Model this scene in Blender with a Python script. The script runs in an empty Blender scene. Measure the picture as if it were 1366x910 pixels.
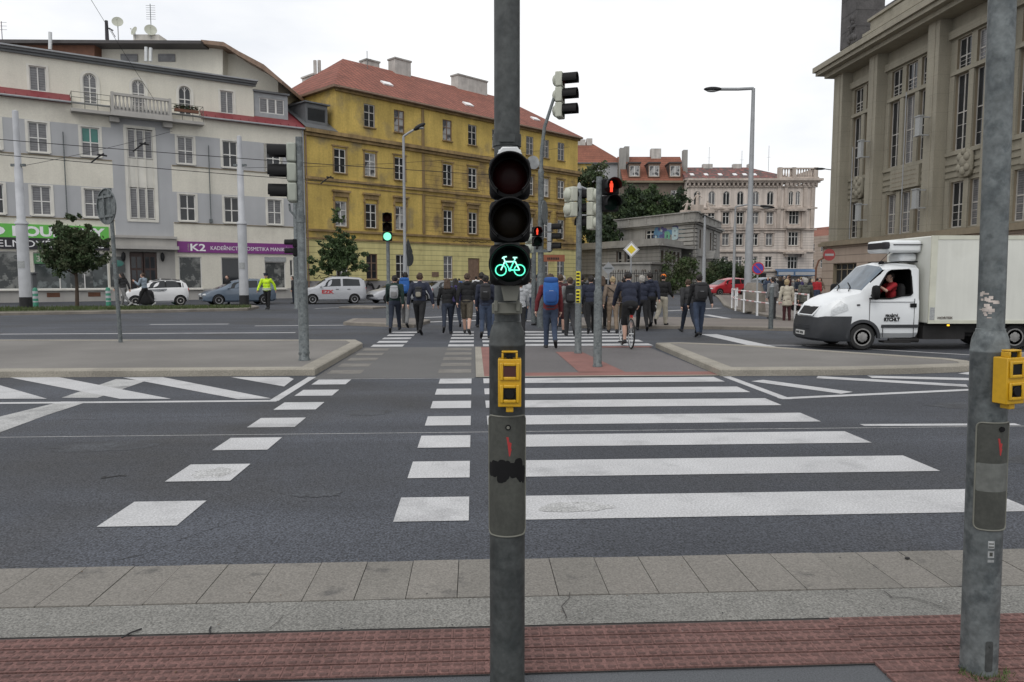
import bpy, bmesh, math, random
from mathutils import Matrix, Vector
R = math.radians
sc = bpy.context.scene
COL = sc.collection
random.seed(7)

# ------------------------------------------------------------------ camera
F, H = 985.0, 1.65
PIT = math.atan(85 / F)
TH = R(2.97)                                   # the street runs a little askew to the camera
cam = bpy.data.objects.new('camera', bpy.data.cameras.new('camera')); COL.objects.link(cam)
cam.location = (0, 0, H); cam.rotation_euler = (math.pi / 2 - PIT, 0, 0)
cam.data.sensor_fit = 'HORIZONTAL'; cam.data.sensor_width = 36; cam.data.lens = 36 * F / 1366
cam.data.clip_start = .05; cam.data.clip_end = 3000
sc.camera = cam

# ------------------------------------------------------------------ overcast sky and soft sun
SUN_EL, SUN_AZ = R(50), R(205)                 # azimuth the light comes from, clockwise from +Y
world = bpy.data.worlds.new('World'); sc.world = world; world.use_nodes = True
nt = world.node_tree; nt.nodes.clear()
def wn(t, **k):
    n = nt.nodes.new(t)
    for a, b in k.items(): setattr(n, a, b)
    return n
wo = wn('ShaderNodeOutputWorld'); bg = wn('ShaderNodeBackground'); bg.inputs['Strength'].default_value = .10
sky = wn('ShaderNodeTexSky', sky_type='NISHITA', sun_disc=False, sun_elevation=SUN_EL, sun_rotation=SUN_AZ)
tc = wn('ShaderNodeTexCoord'); mp = wn('ShaderNodeMapping'); mp.inputs['Scale'].default_value = (1, 1, 2.6)
n1 = wn('ShaderNodeTexNoise'); n1.inputs['Scale'].default_value = 2.3; n1.inputs['Detail'].default_value = 6; n1.inputs['Roughness'].default_value = .55
cr = wn('ShaderNodeValToRGB')
cr.color_ramp.elements[0].position = .36; cr.color_ramp.elements[0].color = (9.0, 9.3, 9.8, 1)
cr.color_ramp.elements[1].position = .60; cr.color_ramp.elements[1].color = (11.2, 11.2, 11.2, 1)
mx = wn('ShaderNodeMixRGB'); mx.inputs['Fac'].default_value = .94
nt.links.new(tc.outputs['Generated'], mp.inputs[0]); nt.links.new(mp.outputs[0], n1.inputs['Vector'])
nt.links.new(n1.outputs['Fac'], cr.inputs[0]); nt.links.new(sky.outputs[0], mx.inputs[1]); nt.links.new(cr.outputs[0], mx.inputs[2])
nt.links.new(mx.outputs[0], bg.inputs[0]); nt.links.new(bg.outputs[0], wo.inputs[0])
sl = bpy.data.lights.new('sun', 'SUN'); sl.energy = 1.0; sl.angle = R(35); sl.color = (1, .97, .93)
so = bpy.data.objects.new('sun', sl); COL.objects.link(so)
sd = Vector((math.sin(SUN_AZ) * math.cos(SUN_EL), math.cos(SUN_AZ) * math.cos(SUN_EL), math.sin(SUN_EL)))
so.rotation_euler = sd.to_track_quat('Z', 'Y').to_euler(); so.location = (0, 0, 60)
sc.view_settings.view_transform = 'Standard'; sc.view_settings.look = 'None'
sc.view_settings.exposure = 0.0; sc.view_settings.gamma = 1; sc.view_settings.use_curve_mapping = False

# ------------------------------------------------------------------ surveying: pixels of the photo to places in the street
cp_, sp_ = math.cos(PIT), math.sin(PIT)
def ray(px, py):
    b = (455 - py) / F
    return ((px - 683) / F, cp_ + b * sp_, -sp_ + b * cp_)
def G(px, py, z=0.0):
    d = ray(px, py); t = (z - H) / d[2]
    return (d[0] * t, d[1] * t)
def Zp(px, py, Y):
    d = ray(px, py); t = Y / d[1]
    return (d[0] * t, Y, H + d[2] * t)
def UV(u, v):
    return (u * math.cos(TH) - v * math.sin(TH), u * math.sin(TH) + v * math.cos(TH))
def nrm(x, y):
    l = math.hypot(x, y); return (x / l, y / l)
def onplane(P, dv, px, py, off=0.0):
    """(s, z) of a pixel on the upright plane through P along dv (off metres behind it)"""
    d = ray(px, py); nx, ny = -dv[1], dv[0]
    t = (P[0] * nx + P[1] * ny + off) / (d[0] * nx + d[1] * ny)
    return ((d[0] * t - P[0]) * dv[0] + (d[1] * t - P[1]) * dv[1], H + d[2] * t)

# ------------------------------------------------------------------ materials
MAT = {}
def mat(name, col, rough=.7, var=.12, scale=3.0, fine=0.0, fscale=60.0, bump=0.0, metal=0.0, streak=0.0, spec=None, col2=None, patch=None, coat=0.0, tracks=0.0):
    """principled material: col varied by a broad noise, a fine grain, vertical dirt streaks and patches of col2"""
    if name in MAT: return MAT[name]
    m = bpy.data.materials.new(name); m.use_nodes = True; MAT[name] = m
    t = m.node_tree; b = t.nodes['Principled BSDF']
    b.inputs['Roughness'].default_value = rough; b.inputs['Metallic'].default_value = metal
    if spec is not None: b.inputs['Specular IOR Level'].default_value = spec
    if coat: b.inputs['Coat Weight'].default_value = coat; b.inputs['Coat Roughness'].default_value = .08
    tcn = t.nodes.new('ShaderNodeTexCoord')
    def noise(s, det=4, rgh=.55, sz=(1, 1, 1)):
        n = t.nodes.new('ShaderNodeTexNoise'); n.inputs['Scale'].default_value = s; n.inputs['Detail'].default_value = det; n.inputs['Roughness'].default_value = rgh
        q = t.nodes.new('ShaderNodeMapping'); q.inputs['Scale'].default_value = sz; q.inputs['Location'].default_value = (17.31 + s * .37, 9.43 + .417 / s, 5.71)
        t.links.new(tcn.outputs['Object'], q.inputs[0]); t.links.new(q.outputs[0], n.inputs['Vector'])
        return n
    def ramp(src, p0, c0, p1, c1):
        r = t.nodes.new('ShaderNodeValToRGB'); e = r.color_ramp.elements
        e[0].position = p0; e[0].color = (*c0, 1); e[1].position = p1; e[1].color = (*c1, 1)
        t.links.new(src, r.inputs[0]); return r.outputs[0]
    def mixc(mode, fac, a, bb):
        n = t.nodes.new('ShaderNodeMixRGB'); n.blend_type = mode
        if isinstance(fac, (int, float)): n.inputs[0].default_value = fac
        else: t.links.new(fac, n.inputs[0])
        t.links.new(a, n.inputs[1])
        if isinstance(bb, tuple): n.inputs[2].default_value = (*bb, 1)
        else: t.links.new(bb, n.inputs[2])
        return n.outputs[0]
    n = noise(scale)
    out = ramp(n.outputs['Fac'], .32, tuple(c * (1 - var) for c in col), .68, tuple(min(1, c * (1 + var)) for c in col))
    if col2 is not None:
        pn = noise(patch[0], 5, .6); lo, hi = patch[1], patch[2]
        f = ramp(pn.outputs['Fac'], lo, (0, 0, 0), hi, (1, 1, 1))
        out = mixc('MIX', f, out, col2)
    if tracks:                                                         # long faint bands worn by tyres
        sn = noise(1.0, 3, .55, (.045, 1.15, 1)); out = mixc('MULTIPLY', 1.0, out, ramp(sn.outputs['Fac'], .36, (1 - tracks,) * 3, .64, (1 + tracks * .6,) * 3))
    if streak:
        sn = noise(1.0, 5, .65, (1.7, 1.7, .16))
        out = mixc('MULTIPLY', 1.0, out, ramp(sn.outputs['Fac'], .38, (1 - streak,) * 3, .6, (1, 1, 1)))
    g = None
    if fine:
        g = noise(fscale, 2, .6)
        out = mixc('MULTIPLY', 1.0, out, ramp(g.outputs['Fac'], .3, (1 - fine,) * 3, .7, (1 + fine,) * 3))
    t.links.new(out, b.inputs['Base Color'])
    if bump:
        bn = t.nodes.new('ShaderNodeBump'); bn.inputs['Strength'].default_value = bump; bn.inputs['Distance'].default_value = .01
        t.links.new((g or n).outputs['Fac'], bn.inputs['Height']); t.links.new(bn.outputs[0], b.inputs['Normal'])
    return m
def emit(name, col, strength):
    m = bpy.data.materials.new(name); m.use_nodes = True; MAT[name] = m
    b = m.node_tree.nodes['Principled BSDF']; b.inputs['Base Color'].default_value = (*[c * .3 for c in col], 1)
    b.inputs['Emission Color'].default_value = (*col, 1); b.inputs['Emission Strength'].default_value = strength
    return m
def courses(m, step, depth=.35, width=.12, off=0.0, axis='Z'):
    """dark horizontal joints (rusticated plaster, stone courses) cut into a wall material"""
    t = m.node_tree; b = t.nodes['Principled BSDF']
    src = b.inputs['Base Color'].links[0].from_socket
    tcn = t.nodes.new('ShaderNodeTexCoord'); sx = t.nodes.new('ShaderNodeSeparateXYZ'); t.links.new(tcn.outputs['Object'], sx.inputs[0])
    def mth(op, a, v=None):
        n = t.nodes.new('ShaderNodeMath'); n.operation = op; t.links.new(a, n.inputs[0])
        if v is not None: n.inputs[1].default_value = v
        return n.outputs[0]
    fr = mth('FRACT', mth('DIVIDE', mth('ADD', sx.outputs[axis], off), step))
    lt = mth('LESS_THAN', fr, width / step if width < step else .1)
    mxn = t.nodes.new('ShaderNodeMixRGB'); mxn.blend_type = 'MULTIPLY'; t.links.new(lt, mxn.inputs[0]); t.links.new(src, mxn.inputs[1])
    mxn.inputs[2].default_value = (1 - depth,) * 3 + (1,); t.links.new(mxn.outputs[0], b.inputs['Base Color'])
    return m

M_ = mat
M_('asphalt', (.050, .0545, .066), .85, .2, .3, tracks=.20, fine=.9, fscale=75, bump=.5, col2=(.043, .044, .048), patch=(.32, .50, .66))
M_('asphalt_island', (.160, .151, .140), .9, .16, .5, fine=.3, fscale=90, bump=.3)
M_('pave_asphalt', (.085, .090, .098), .85, .12, .8, fine=.3, fscale=140, bump=.3)
M_('slab', (.178, .166, .148), .85, .10, 1.2, fine=.3, fscale=90, bump=.15, col2=(.10, .095, .088), patch=(4.5, .60, .72))
M_('slab_dark', (.165, .155, .138), .85, .10, 1.2, fine=.3, fscale=90, bump=.15, col2=(.09, .085, .08), patch=(5, .58, .7))
M_('aggregate', (.18, .176, .162), .9, .14, 2, fine=.5, fscale=95, bump=.5)
M_('kerb', (.27, .25, .21), .85, .15, 1.5, fine=.25, fscale=60, bump=.2)
M_('kerb_old', (.19, .17, .145), .85, .25, 1.5, fine=.25, fscale=60)
M_('tactile', (.150, .078, .068), .9, .2, 3, fine=.4, fscale=90, bump=.2, col2=(.10, .055, .05), patch=(3, .55, .75))
M_('tactile_bump', (.098, .054, .048), .9, .2, 3)
M_('tactile_far', (.21, .095, .08), .85, .14, 2, fine=.2, fscale=50)
M_('joint', (.045, .04, .038), .95)
M_('paint', (.44, .44, .445), .75, .07, 2, fine=.3, fscale=70, col2=(.27, .27, .275), patch=(1.6, .54, .76))
M_('paint_rubbed', (.34, .34, .335), .8, .12, 5, fine=.5, fscale=60, col2=(.43, .43, .43), patch=(9, .44, .62))
M_('paint_thin', (.36, .36, .355), .75, .12, 2, fine=.35, fscale=60, col2=(.20, .20, .2), patch=(2.5, .52, .70))
M_('paint_worn', (.16, .15, .135), .85, .2, 3, fine=.3, fscale=60)
M_('soil', (.085, .082, .05), .95, .3, 1.5, fine=.3, fscale=30)
M_('grass', (.06, .085, .025), .9, .3, 2)
M_('far_paving', (.16, .14, .125), .9, .12, .5, fine=.15, fscale=30)
M_('cream', (.66, .63, .545), .85, .07, .3, streak=.05, fine=.05, fscale=12, col2=(.55, .52, .45), patch=(.35, .56, .76))
M_('grey_plaster', (.41, .415, .425), .85, .07, .4, streak=.04)
M_('warm_grey', (.40, .385, .36), .85, .06, .5, streak=.1)
M_('trim_white', (.66, .64, .58), .8, .08, 1, streak=.12)
M_('frame_white', (.66, .65, .62), .55, .06)
M_('frame_brown', (.20, .13, .09), .6, .2)
M_('ochre', (.56, .405, .112), .9, .16, .45, streak=.16, fine=.10, fscale=6, col2=(.27, .215, .12), patch=(.42, .52, .70))
M_('pale_yellow', (.66, .59, .27), .9, .08, .4, streak=.15, col2=(.42, .35, .16), patch=(.6, .6, .75))
courses(MAT['pale_yellow'], .46, .45, .05, .05)
M_('ochre_rust', (.50, .355, .105), .9, .18, .45, streak=.2, fine=.10, fscale=6, col2=(.22, .155, .085), patch=(.5, .50, .68))
courses(MAT['ochre_rust'], .42, .35, .06)
M_('ochre_trim', (.31, .215, .10), .9, .2, .8, streak=.35)
M_('plinth_grey', (.26, .25, .25), .9, .2, .6, col2=(.12, .11, .12), patch=(.9, .5, .6))
M_('roof_tile', (.245, .085, .058), .9, .2, .8, fine=.3, fscale=7); courses(MAT['roof_tile'], .30, .35, .08); courses(MAT['roof_tile'], .52, .38, .16, axis='X')
M_('roof_far', (.205, .075, .046), .9, .2, .5, fine=.25, fscale=5); courses(MAT['roof_far'], .42, .3, .12)
M_('roof_mossy', (.20, .075, .065), .9, .3, .5, fine=.4, fscale=6, col2=(.075, .06, .055), patch=(1.5, .44, .54))
M_('red_sheet', (.19, .03, .036), .5, .12, 1)
M_('slate_sheet', (.12, .125, .13), .5, .15, 1)
M_('dark_sheet', (.05, .045, .045), .6)
M_('brown_wood', (.13, .055, .03), .7, .2)
M_('chimney', (.48, .46, .43), .9, .15, 1.5, streak=.2)
courses(M_('stone', (.29, .268, .212), .85, .08, .35, streak=.12, fine=.07, fscale=10), 1.45, .16, .035)
M_('stone_dark', (.24, .20, .14), .85, .1, .4, streak=.15)
M_('stone_pink', (.40, .32, .26), .85, .08, .5, streak=.1); courses(MAT['stone_pink'], .75, .5, .07)
M_('stone_black', (.07, .066, .066), .8, .25, 1.2, fine=.2, fscale=8)
M_('white_stucco', (.64, .565, .505), .85, .12, .35, streak=.25)
M_('stucco_rust', (.62, .555, .50), .85, .10, .35, streak=.2); courses(MAT['stucco_rust'], .42, .35, .07)
M_('stucco_trim', (.50, .43, .375), .85, .15, .8, streak=.25)
M_('grey_render', (.32, .31, .29), .9, .12, .4, streak=.2)
M_('grey_rust', (.27, .26, .24), .9, .12, .4, streak=.2); courses(MAT['grey_rust'], .42, .4, .07)
M_('brown_render', (.16, .13, .105), .9, .12, .4, streak=.2)
M_('glass_dark', (.025, .028, .032), .06, .3, .4)
M_('glass_blind', (.16, .16, .165), .25, .25, 2); courses(MAT['glass_blind'], .16, .35, .05)
M_('glass_curtain', (.30, .30, .295), .3, .25, 1.5, col2=(.06, .06, .065), patch=(1.1, .5, .55))
M_('glass_teal', (.05, .19, .16), .3, .1)
M_('glass_shop', (.05, .058, .058), .08, .5, .5, col2=(.16, .18, .18), patch=(.8, .5, .56))
M_('door_wood', (.055, .03, .024), .5, .25, 1)
M_('galv', (.135, .15, .152), .55, .2, 9, fine=.22, fscale=38, metal=.2, col2=(.085, .098, .102), patch=(14, .5, .62))
M_('galv_dark', (.058, .063, .062), .6, .22, 7, fine=.25, fscale=38, metal=.15, col2=(.035, .04, .04), patch=(10, .5, .66))  # shade on the middle signal pole is put into this metal's colour
M_('galv_far', (.30, .31, .32), .6, .10, 3, metal=.1)
M_('pole_white', (.44, .45, .47), .6, .10, 2)
M_('cover_grey', (.052, .054, .046), .6, .2, 6, fine=.15, fscale=60)
M_('cover_edge', (.15, .15, .125), .6, .15, 6)
M_('black', (.007, .007, .0075), .6, .2, spec=.2)
M_('black_soft', (.014, .014, .015), .75, .3, 8)
M_('lens_red_off', (.022, .003, .003), .35, spec=.12)
M_('lens_amber_off', (.012, .008, .004), .35, spec=.12)
M_('lens_green_off', (.003, .012, .008), .35, spec=.12)
M_('signal_back', (.42, .43, .36), .55, .08, 4)
M_('signal_grey', (.32, .34, .29), .55, .08, 4)
M_('yellow_box', (.55, .315, .010), .4, .06, 6, fine=.05, fscale=60)
M_('yellow_tape', (.68, .60, .03), .6, .1)
M_('maroon', (.06, .018, .014), .3)
M_('red_mark', (.36, .028, .028), .6)
M_('alu', (.55, .56, .56), .4, .1, metal=.5)
M_('sticker', (.32, .33, .33), .6, .3, 30)
M_('scrape', (.50, .44, .40), .8, .3, 30)
M_('sign_white', (.78, .78, .78), .5, .04)
M_('sign_red', (.50, .03, .035), .5, .05)
M_('sign_blue', (.06, .05, .32), .5, .05)
M_('sign_yellow', (.75, .58, .03), .5, .05)
M_('sign_green', (.12, .45, .07), .5, .05)
M_('sign_green_dark', (.08, .20, .09), .5, .1)
M_('sign_purple', (.20, .035, .20), .5, .06)
M_('sign_navy', (.018, .016, .022), .5)
M_('sign_orange', (.26, .085, .04), .6)
M_('sign_red_dull', (.30, .05, .05), .6)
M_('dry_leaf', (.10, .06, .03), .8)
M_('poster_pale', (.20, .205, .195), .3, .4, 1.6, col2=(.055, .06, .06), patch=(1.3, .47, .53))
M_('bollard_green', (.04, .22, .14), .5)
M_('rubber', (.014, .014, .014), .8, .2, 8)
M_('rim', (.40, .40, .41), .35, .1, metal=.6)
M_('hub_dirty', (.26, .255, .245), .5, .25, 8, metal=.3)
M_('bark', (.07, .05, .035), .9, .25, 4)
M_('leaf_dark', (.034, .060, .019), .7, .25, 1.2)
M_('leaf_mid', (.050, .085, .024), .65, .25, 1.2)
M_('leaf_dull', (.060, .075, .032), .75, .25, 1)
M_('leaf_deep', (.018, .034, .014), .75, .25, 1)
M_('skin', (.55, .34, .26), .6, .06, 8)
emit('lit_green', (.12, 1.0, .62), 1.5)
emit('lit_core', (.45, 1.0, .80), 1.6)
emit('lit_red', (1.0, .07, .03), 1.25)
emit('lit_green_far', (.25, 1.0, .62), 1.3)
emit('lit_amber', (1.0, .55, .03), 1.6)

# ------------------------------------------------------------------ mesh helpers
class MB:
    """collects shapes in one mesh"""
    def __init__(s): s.v = []; s.f = []; s.m = []; s.M = Matrix.Identity(4)
    def add(s, vs, fs, m=0):
        o = len(s.v); s.v += [tuple(s.M @ Vector(p)) for p in vs]
        flip = s.M.determinant() < 0
        for f in fs:
            g = tuple(i + o for i in f); s.f.append(g[::-1] if flip else g); s.m.append(m)
    def box(s, x0, y0, z0, x1, y1, z1, m=0):
        s.add([(x0, y0, z0), (x1, y0, z0), (x1, y1, z0), (x0, y1, z0), (x0, y0, z1), (x1, y0, z1), (x1, y1, z1), (x0, y1, z1)],
              [(0, 3, 2, 1), (4, 5, 6, 7), (0, 1, 5, 4), (1, 2, 6, 5), (2, 3, 7, 6), (3, 0, 4, 7)], m)
    def quad(s, a, b, c, d, m=0): s.add([a, b, c, d], [(0, 1, 2, 3)], m)
    def prism(s, poly, z0, z1, m=0, mtop=None):
        n = len(poly)
        s.add([(p[0], p[1], z0) for p in poly] + [(p[0], p[1], z1) for p in poly], [tuple(range(n - 1, -1, -1))] + [(i, (i + 1) % n, n + (i + 1) % n, n + i) for i in range(n)], m)
        s.add([(p[0], p[1], z1) for p in poly], [tuple(range(n))], m if mtop is None else mtop)
    def xz(s, poly, y0, y1, m=0):
        """polygon in the x-z plane pushed from y0 to y1"""
        n = len(poly)
        s.add([(p[0], y0, p[1]) for p in poly] + [(p[0], y1, p[1]) for p in poly],
              [tuple(range(n)), tuple(range(2 * n - 1, n - 1, -1))] + [(i, n + i, n + (i + 1) % n, (i + 1) % n) for i in range(n)], m)
    def lathe(s, prof, c=(0, 0, 0), n=20, m=0, axis='z', a0=0.0, a1=360.0, caps=True):
        full = abs(a1 - a0) >= 359.9; k = n if full else n + 1; vs = []
        for r, z in prof:
            for i in range(k):
                a = R(a0 + (a1 - a0) * i / n); x, y = r * math.cos(a), r * math.sin(a)
                p = {'z': (x, y, z), 'y': (x, z, y), 'x': (z, x, y)}[axis]
                vs.append((p[0] + c[0], p[1] + c[1], p[2] + c[2]))
        fs = []
        for j in range(len(prof) - 1):
            for i in range(k if full else k - 1):
                a, b = j * k + i, j * k + (i + 1) % k
                f = (a, b, b + k, a + k); fs.append(f[::-1] if axis == 'y' else f)
        if caps and full:
            for j, rev in ((0, True), (len(prof) - 1, False)):
                if prof[j][0] > 1e-5:
                    f = tuple(range(j * k, j * k + k)); f = f[::-1] if rev else f
                    fs.append(f[::-1] if axis == 'y' else f)
        s.add(vs, fs, m)
    def cyl(s, p0, p1, r0, r1=None, n=10, m=0):
        r1 = r0 if r1 is None else r1
        a, b = Vector(p0), Vector(p1); d = (b - a)
        if d.length < 1e-6: return
        q = d.to_track_quat('Z', 'Y'); vs = []
        for p, r in ((a, r0), (b, r1)):
            for i in range(n):
                w = 2 * math.pi * i / n; vs.append(tuple(p + q @ Vector((r * math.cos(w), r * math.sin(w), 0))))
        s.add(vs, [tuple(range(n - 1, -1, -1)), tuple(range(n, 2 * n))] + [(i, (i + 1) % n, n + (i + 1) % n, n + i) for i in range(n)], m)
    def tube(s, pts, r, n=8, m=0):
        rs = r if isinstance(r, (list, tuple)) else [r] * len(pts)
        P = [Vector(p) for p in pts]; vs = []; up = None
        for i, p in enumerate(P):
            t = (P[min(i + 1, len(P) - 1)] - P[max(i - 1, 0)]).normalized()
            if up is None:
                up = Vector((0, 0, 1)) if abs(t.z) < .9 else Vector((1, 0, 0))
            a = t.cross(up).normalized(); b = a.cross(t).normalized(); up = b
            for k in range(n):
                w = 2 * math.pi * k / n; vs.append(tuple(p + (a * math.cos(w) + b * math.sin(w)) * rs[i]))
        L = len(P)
        fs = [(j * n + k, j * n + (k + 1) % n, (j + 1) * n + (k + 1) % n, (j + 1) * n + k) for j in range(L - 1) for k in range(n)]
        s.add(vs, fs + [tuple(range(n - 1, -1, -1)), tuple(range((L - 1) * n, L * n))], m)
    def ell(s, c, r, n=14, m=0, e=1.0, rings=None):
        """ellipsoid; e < 1 squares it off"""
        rings = rings or max(6, n // 2); sg = lambda x: math.copysign(abs(x) ** e, x); vs = []
        for j in range(rings + 1):
            ph = -math.pi / 2 + math.pi * j / rings
            for i in range(n):
                th = 2 * math.pi * i / n
                vs.append((c[0] + r[0] * sg(math.cos(ph)) * sg(math.cos(th)), c[1] + r[1] * sg(math.cos(ph)) * sg(math.sin(th)), c[2] + r[2] * sg(math.sin(ph))))
        s.add(vs, [(j * n + i, j * n + (i + 1) % n, (j + 1) * n + (i + 1) % n, (j + 1) * n + i) for j in range(rings) for i in range(n)], m)
    def cap(s, p0, r0, p1, r1, n=10, m=0):
        """tapered capsule"""
        a, b = Vector(p0), Vector(p1); d = b - a; L = d.length
        if L < 1e-5: return s.ell(p0, (r0,) * 3, n, m)
        q = d.to_track_quat('Z', 'Y'); prof = [(r0 * math.cos(w), -r0 * math.sin(w)) for w in (R(85), R(50), R(20))] + [(r0, 0), (r1, L)] + [(r1 * math.cos(w), L + r1 * math.sin(w)) for w in (R(20), R(50), R(85))]
        old = s.M; s.M = old @ Matrix.Translation(a) @ q.to_matrix().to_4x4(); s.lathe(prof, n=n, m=m); s.M = old
    def mesh(s, name, mats, angle=40):
        me = bpy.data.meshes.new(name); me.from_pydata(s.v, [], s.f)
        for q in (mats if isinstance(mats, (list, tuple)) else [mats]): me.materials.append(MAT[q] if isinstance(q, str) else q)
        me.polygons.foreach_set('material_index', s.m)
        if angle:
            me.polygons.foreach_set('use_smooth', [True] * len(s.f)); me.set_sharp_from_angle(angle=R(angle))
        me.update(); return me
    def build(s, name, mats, parent=None, angle=40, bevel=0.0):
        o = bpy.data.objects.new(name, s.mesh(name, mats, angle)); COL.objects.link(o); o.parent = parent
        if bevel:
            b = o.modifiers.new('bevel', 'BEVEL'); b.width = bevel; b.segments = 2; b.limit_method = 'ANGLE'
        return o
def tag(o, label, cat, group=None):
    o['label'] = label; o['category'] = cat
    if group: o['group'] = group
    return o
def thing(name, label, cat, loc=(0, 0, 0), rz=0.0, group=None):
    o = bpy.data.objects.new(name, None); COL.objects.link(o); o.empty_display_size = .2
    o.location = loc; o.rotation_euler = (0, 0, rz)
    return tag(o, label, cat, group)
def struct(o, kind='structure'): o['kind'] = kind; return o
def linkcopy(o, parent, loc=None):
    c = o.copy(); COL.objects.link(c); c.parent = parent
    if loc is not None: c.location = loc
    return c
def objmat(o, m, slot=0):
    o.material_slots[slot].link = 'OBJECT'; o.material_slots[slot].material = MAT[m] if isinstance(m, str) else m
def evaluated(o, name):
    dg = bpy.context.evaluated_depsgraph_get(); me = bpy.data.meshes.new_from_object(o.evaluated_get(dg)); me.name = name
    old = o.data; bpy.data.objects.remove(o)
    return me
def text_mesh(body, size, ext=.004, bold=0.0, align='LEFT'):
    c = bpy.data.curves.new('lettering', 'FONT'); c.body = body; c.size = size; c.extrude = ext; c.offset = bold; c.align_x = align; c.resolution_u = 3
    o = bpy.data.objects.new('lettering', c); COL.objects.link(o)
    return evaluated(o, 'lettering')
def lettering(body, size, material, parent, loc, rot=(math.pi / 2, 0, 0), width=None, ext=.004, bold=0.0, name='lettering', sx=1.0):
    me = text_mesh(body, size, ext, bold); me.materials.clear(); me.materials.append(MAT[material])
    o = bpy.data.objects.new(name, me); COL.objects.link(o); o.parent = parent; o.location = loc; o.rotation_euler = rot
    xs = [v.co.x for v in me.vertices]; w = max(xs) - min(xs)
    o.scale = ((width / w) if width else sx, 1, 1)
    return o
# ------------------------------------------------------------------ ground, roads, markings, kerbs
def sheet(name, polys, z, m, thick=0.0):
    b = MB()
    for k, p in enumerate(polys):
        if thick: b.prism(p, 0.002, z, 0)
        else: b.add([(x, y, z + (k % 9) * .00022) for x, y in p], [tuple(range(len(p)))])
    me = b.mesh(name, m, 0)
    bm = bmesh.new(); bm.from_mesh(me); bmesh.ops.recalc_face_normals(bm, faces=bm.faces)
    for f in bm.faces:
        if not thick and f.normal.z < 0: f.normal_flip()
    bm.to_mesh(me); bm.free()
    o = bpy.data.objects.new(name, me); COL.objects.link(o); return struct(o)
def uvrect(u0, v0, u1, v1): return [UV(u0, v0), UV(u1, v0), UV(u1, v1), UV(u0, v1)]
def pxpoly(*pts, z=0): return [G(x, y, z) for x, y in pts]
def strip(a, b, w):
    """a painted line w metres wide between two ground points"""
    dx, dy = nrm(b[0] - a[0], b[1] - a[1]); nx, ny = -dy * w / 2, dx * w / 2
    return [(a[0] - nx, a[1] - ny), (b[0] - nx, b[1] - ny), (b[0] + nx, b[1] + ny), (a[0] + nx, a[1] + ny)]
def pstrip(p, q, w): return strip(G(*p), G(*q), w)

sheet('road', [[(-900, -60), (900, -60), (900, 1500), (-900, 1500)]], 0, 'asphalt')
# near pavement: slabs, aggregate strip, tactile bricks, asphalt
VK = 4.17
sheet('pavement', [uvrect(-30, -20, 30, 3.66)], .004, 'pave_asphalt')
b = MB(); jm = MB(); k = 0; u = -9.0
random.seed(3)
slabs = [MB(), MB()]
while u < 9:
    w = .262
    slabs[1 if random.random() < .35 else 0].prism(uvrect(u + .0022, 3.665, u + w - .0022, VK - .003), .002, .016 + random.uniform(0, .003))
    u += w
for sb, mm in zip(slabs, ('slab', 'slab_dark')): struct(sb.build('pavement_slabs', mm, angle=0))
sheet('slab_joint', [uvrect(-9, 3.66, 9, VK)], .008, 'joint')
sheet('aggregate_strip', [uvrect(-12, 3.352, 12, 3.662)], .013, 'aggregate')
tb = MB(); bump_ = MB()
def tactile(u0, v0, u1, v1, rowh=.1, lw=.2):
    v = v0; r = 0
    while v < v1 - .02:
        u = u0 - (r % 2) * lw / 2
        while u < u1:
            a, c = max(u, u0), min(u + lw, u1)
            if c - a > .02: tb.prism(uvrect(a + .0007, v + .007, c - .0007, v + rowh - .006), .006, .0165 + random.uniform(0, .0015))
            for i in range(4):
                for j in range(2):
                    uu, vv = u + lw * (i + .5) / 4, v + rowh * (j + .5) / 2
                    if u0 + .015 < uu < u1 - .015:
                        x, y = UV(uu, vv); bump_.M = Matrix.Translation((x, y, .0165)) @ Matrix.Rotation(TH, 4, 'Z')
                        bump_.add([(-.017, -.010, 0), (.017, -.010, 0), (.017, .010, 0), (-.017, .010, 0), (-.012, -.006, .005), (.012, -.006, .005), (.012, .006, .005), (-.012, .006, .005)],
                                  [(4, 5, 6, 7), (0, 1, 5, 4), (1, 2, 6, 5), (2, 3, 7, 6), (3, 0, 4, 7)])
            u += lw
        v += rowh; r += 1
tactile(-3.4, 2.93, 1.7, 3.35); tactile(1.7, 2.45, 4.2, 3.35)
sheet('tactile_joint', [uvrect(-3.4, 2.93, 4.2, 3.352), uvrect(1.7, 2.4, 4.2, 2.93)], .010, 'joint')
struct(tb.build('tactile_paving', 'tactile', angle=0)); struct(bump_.build('tactile_paving', 'tactile_bump', angle=0))

# crossing markings
zeb, dash, worn, thin = [], [], [], []
for i in range(7):
    v0 = 4.90 + i * 1.085; v1 = v0 + .55
    dash.append([UV(-2.50, v0), UV(-1.98, v0), UV(-1.98, v1), UV(-2.50, v1)])
    dash.append([UV(-.55, v0), UV(-.04, v0), UV(-.04, v1), UV(-.55, v1)])
    zeb.append(uvrect(.15, v0, 3.97, v1))
for i in range(5):
    v0 = 17.62 + i * 1.085; v1 = v0 + .55
    dash.append(uvrect(-2.45, v0, -1.70, v1)); dash.append(uvrect(-.62, v0, 0.0, v1)); zeb.append(uvrect(.22, v0, 4.35, v1))
for i in range(5):
    v0 = 12.7 + i * 1.0
    worn.append(uvrect(-2.52, v0, -1.95, v0 + .5)); worn.append(uvrect(-.62, v0, -.05, v0 + .5))
sheet('crossing_marking', zeb + dash, .004, 'paint')
sheet('worn_marking', worn, .004, 'paint_worn')
def blot(cx, cy, rx, ry, seed):
    random.seed(seed); n = 26; k = [random.uniform(.8, 1.15) for _ in range(n)]
    return [UV(cx + rx * k[i] * math.cos(2 * math.pi * i / n), cy + ry * k[i] * math.sin(2 * math.pi * i / n)) for i in range(n)]
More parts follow.
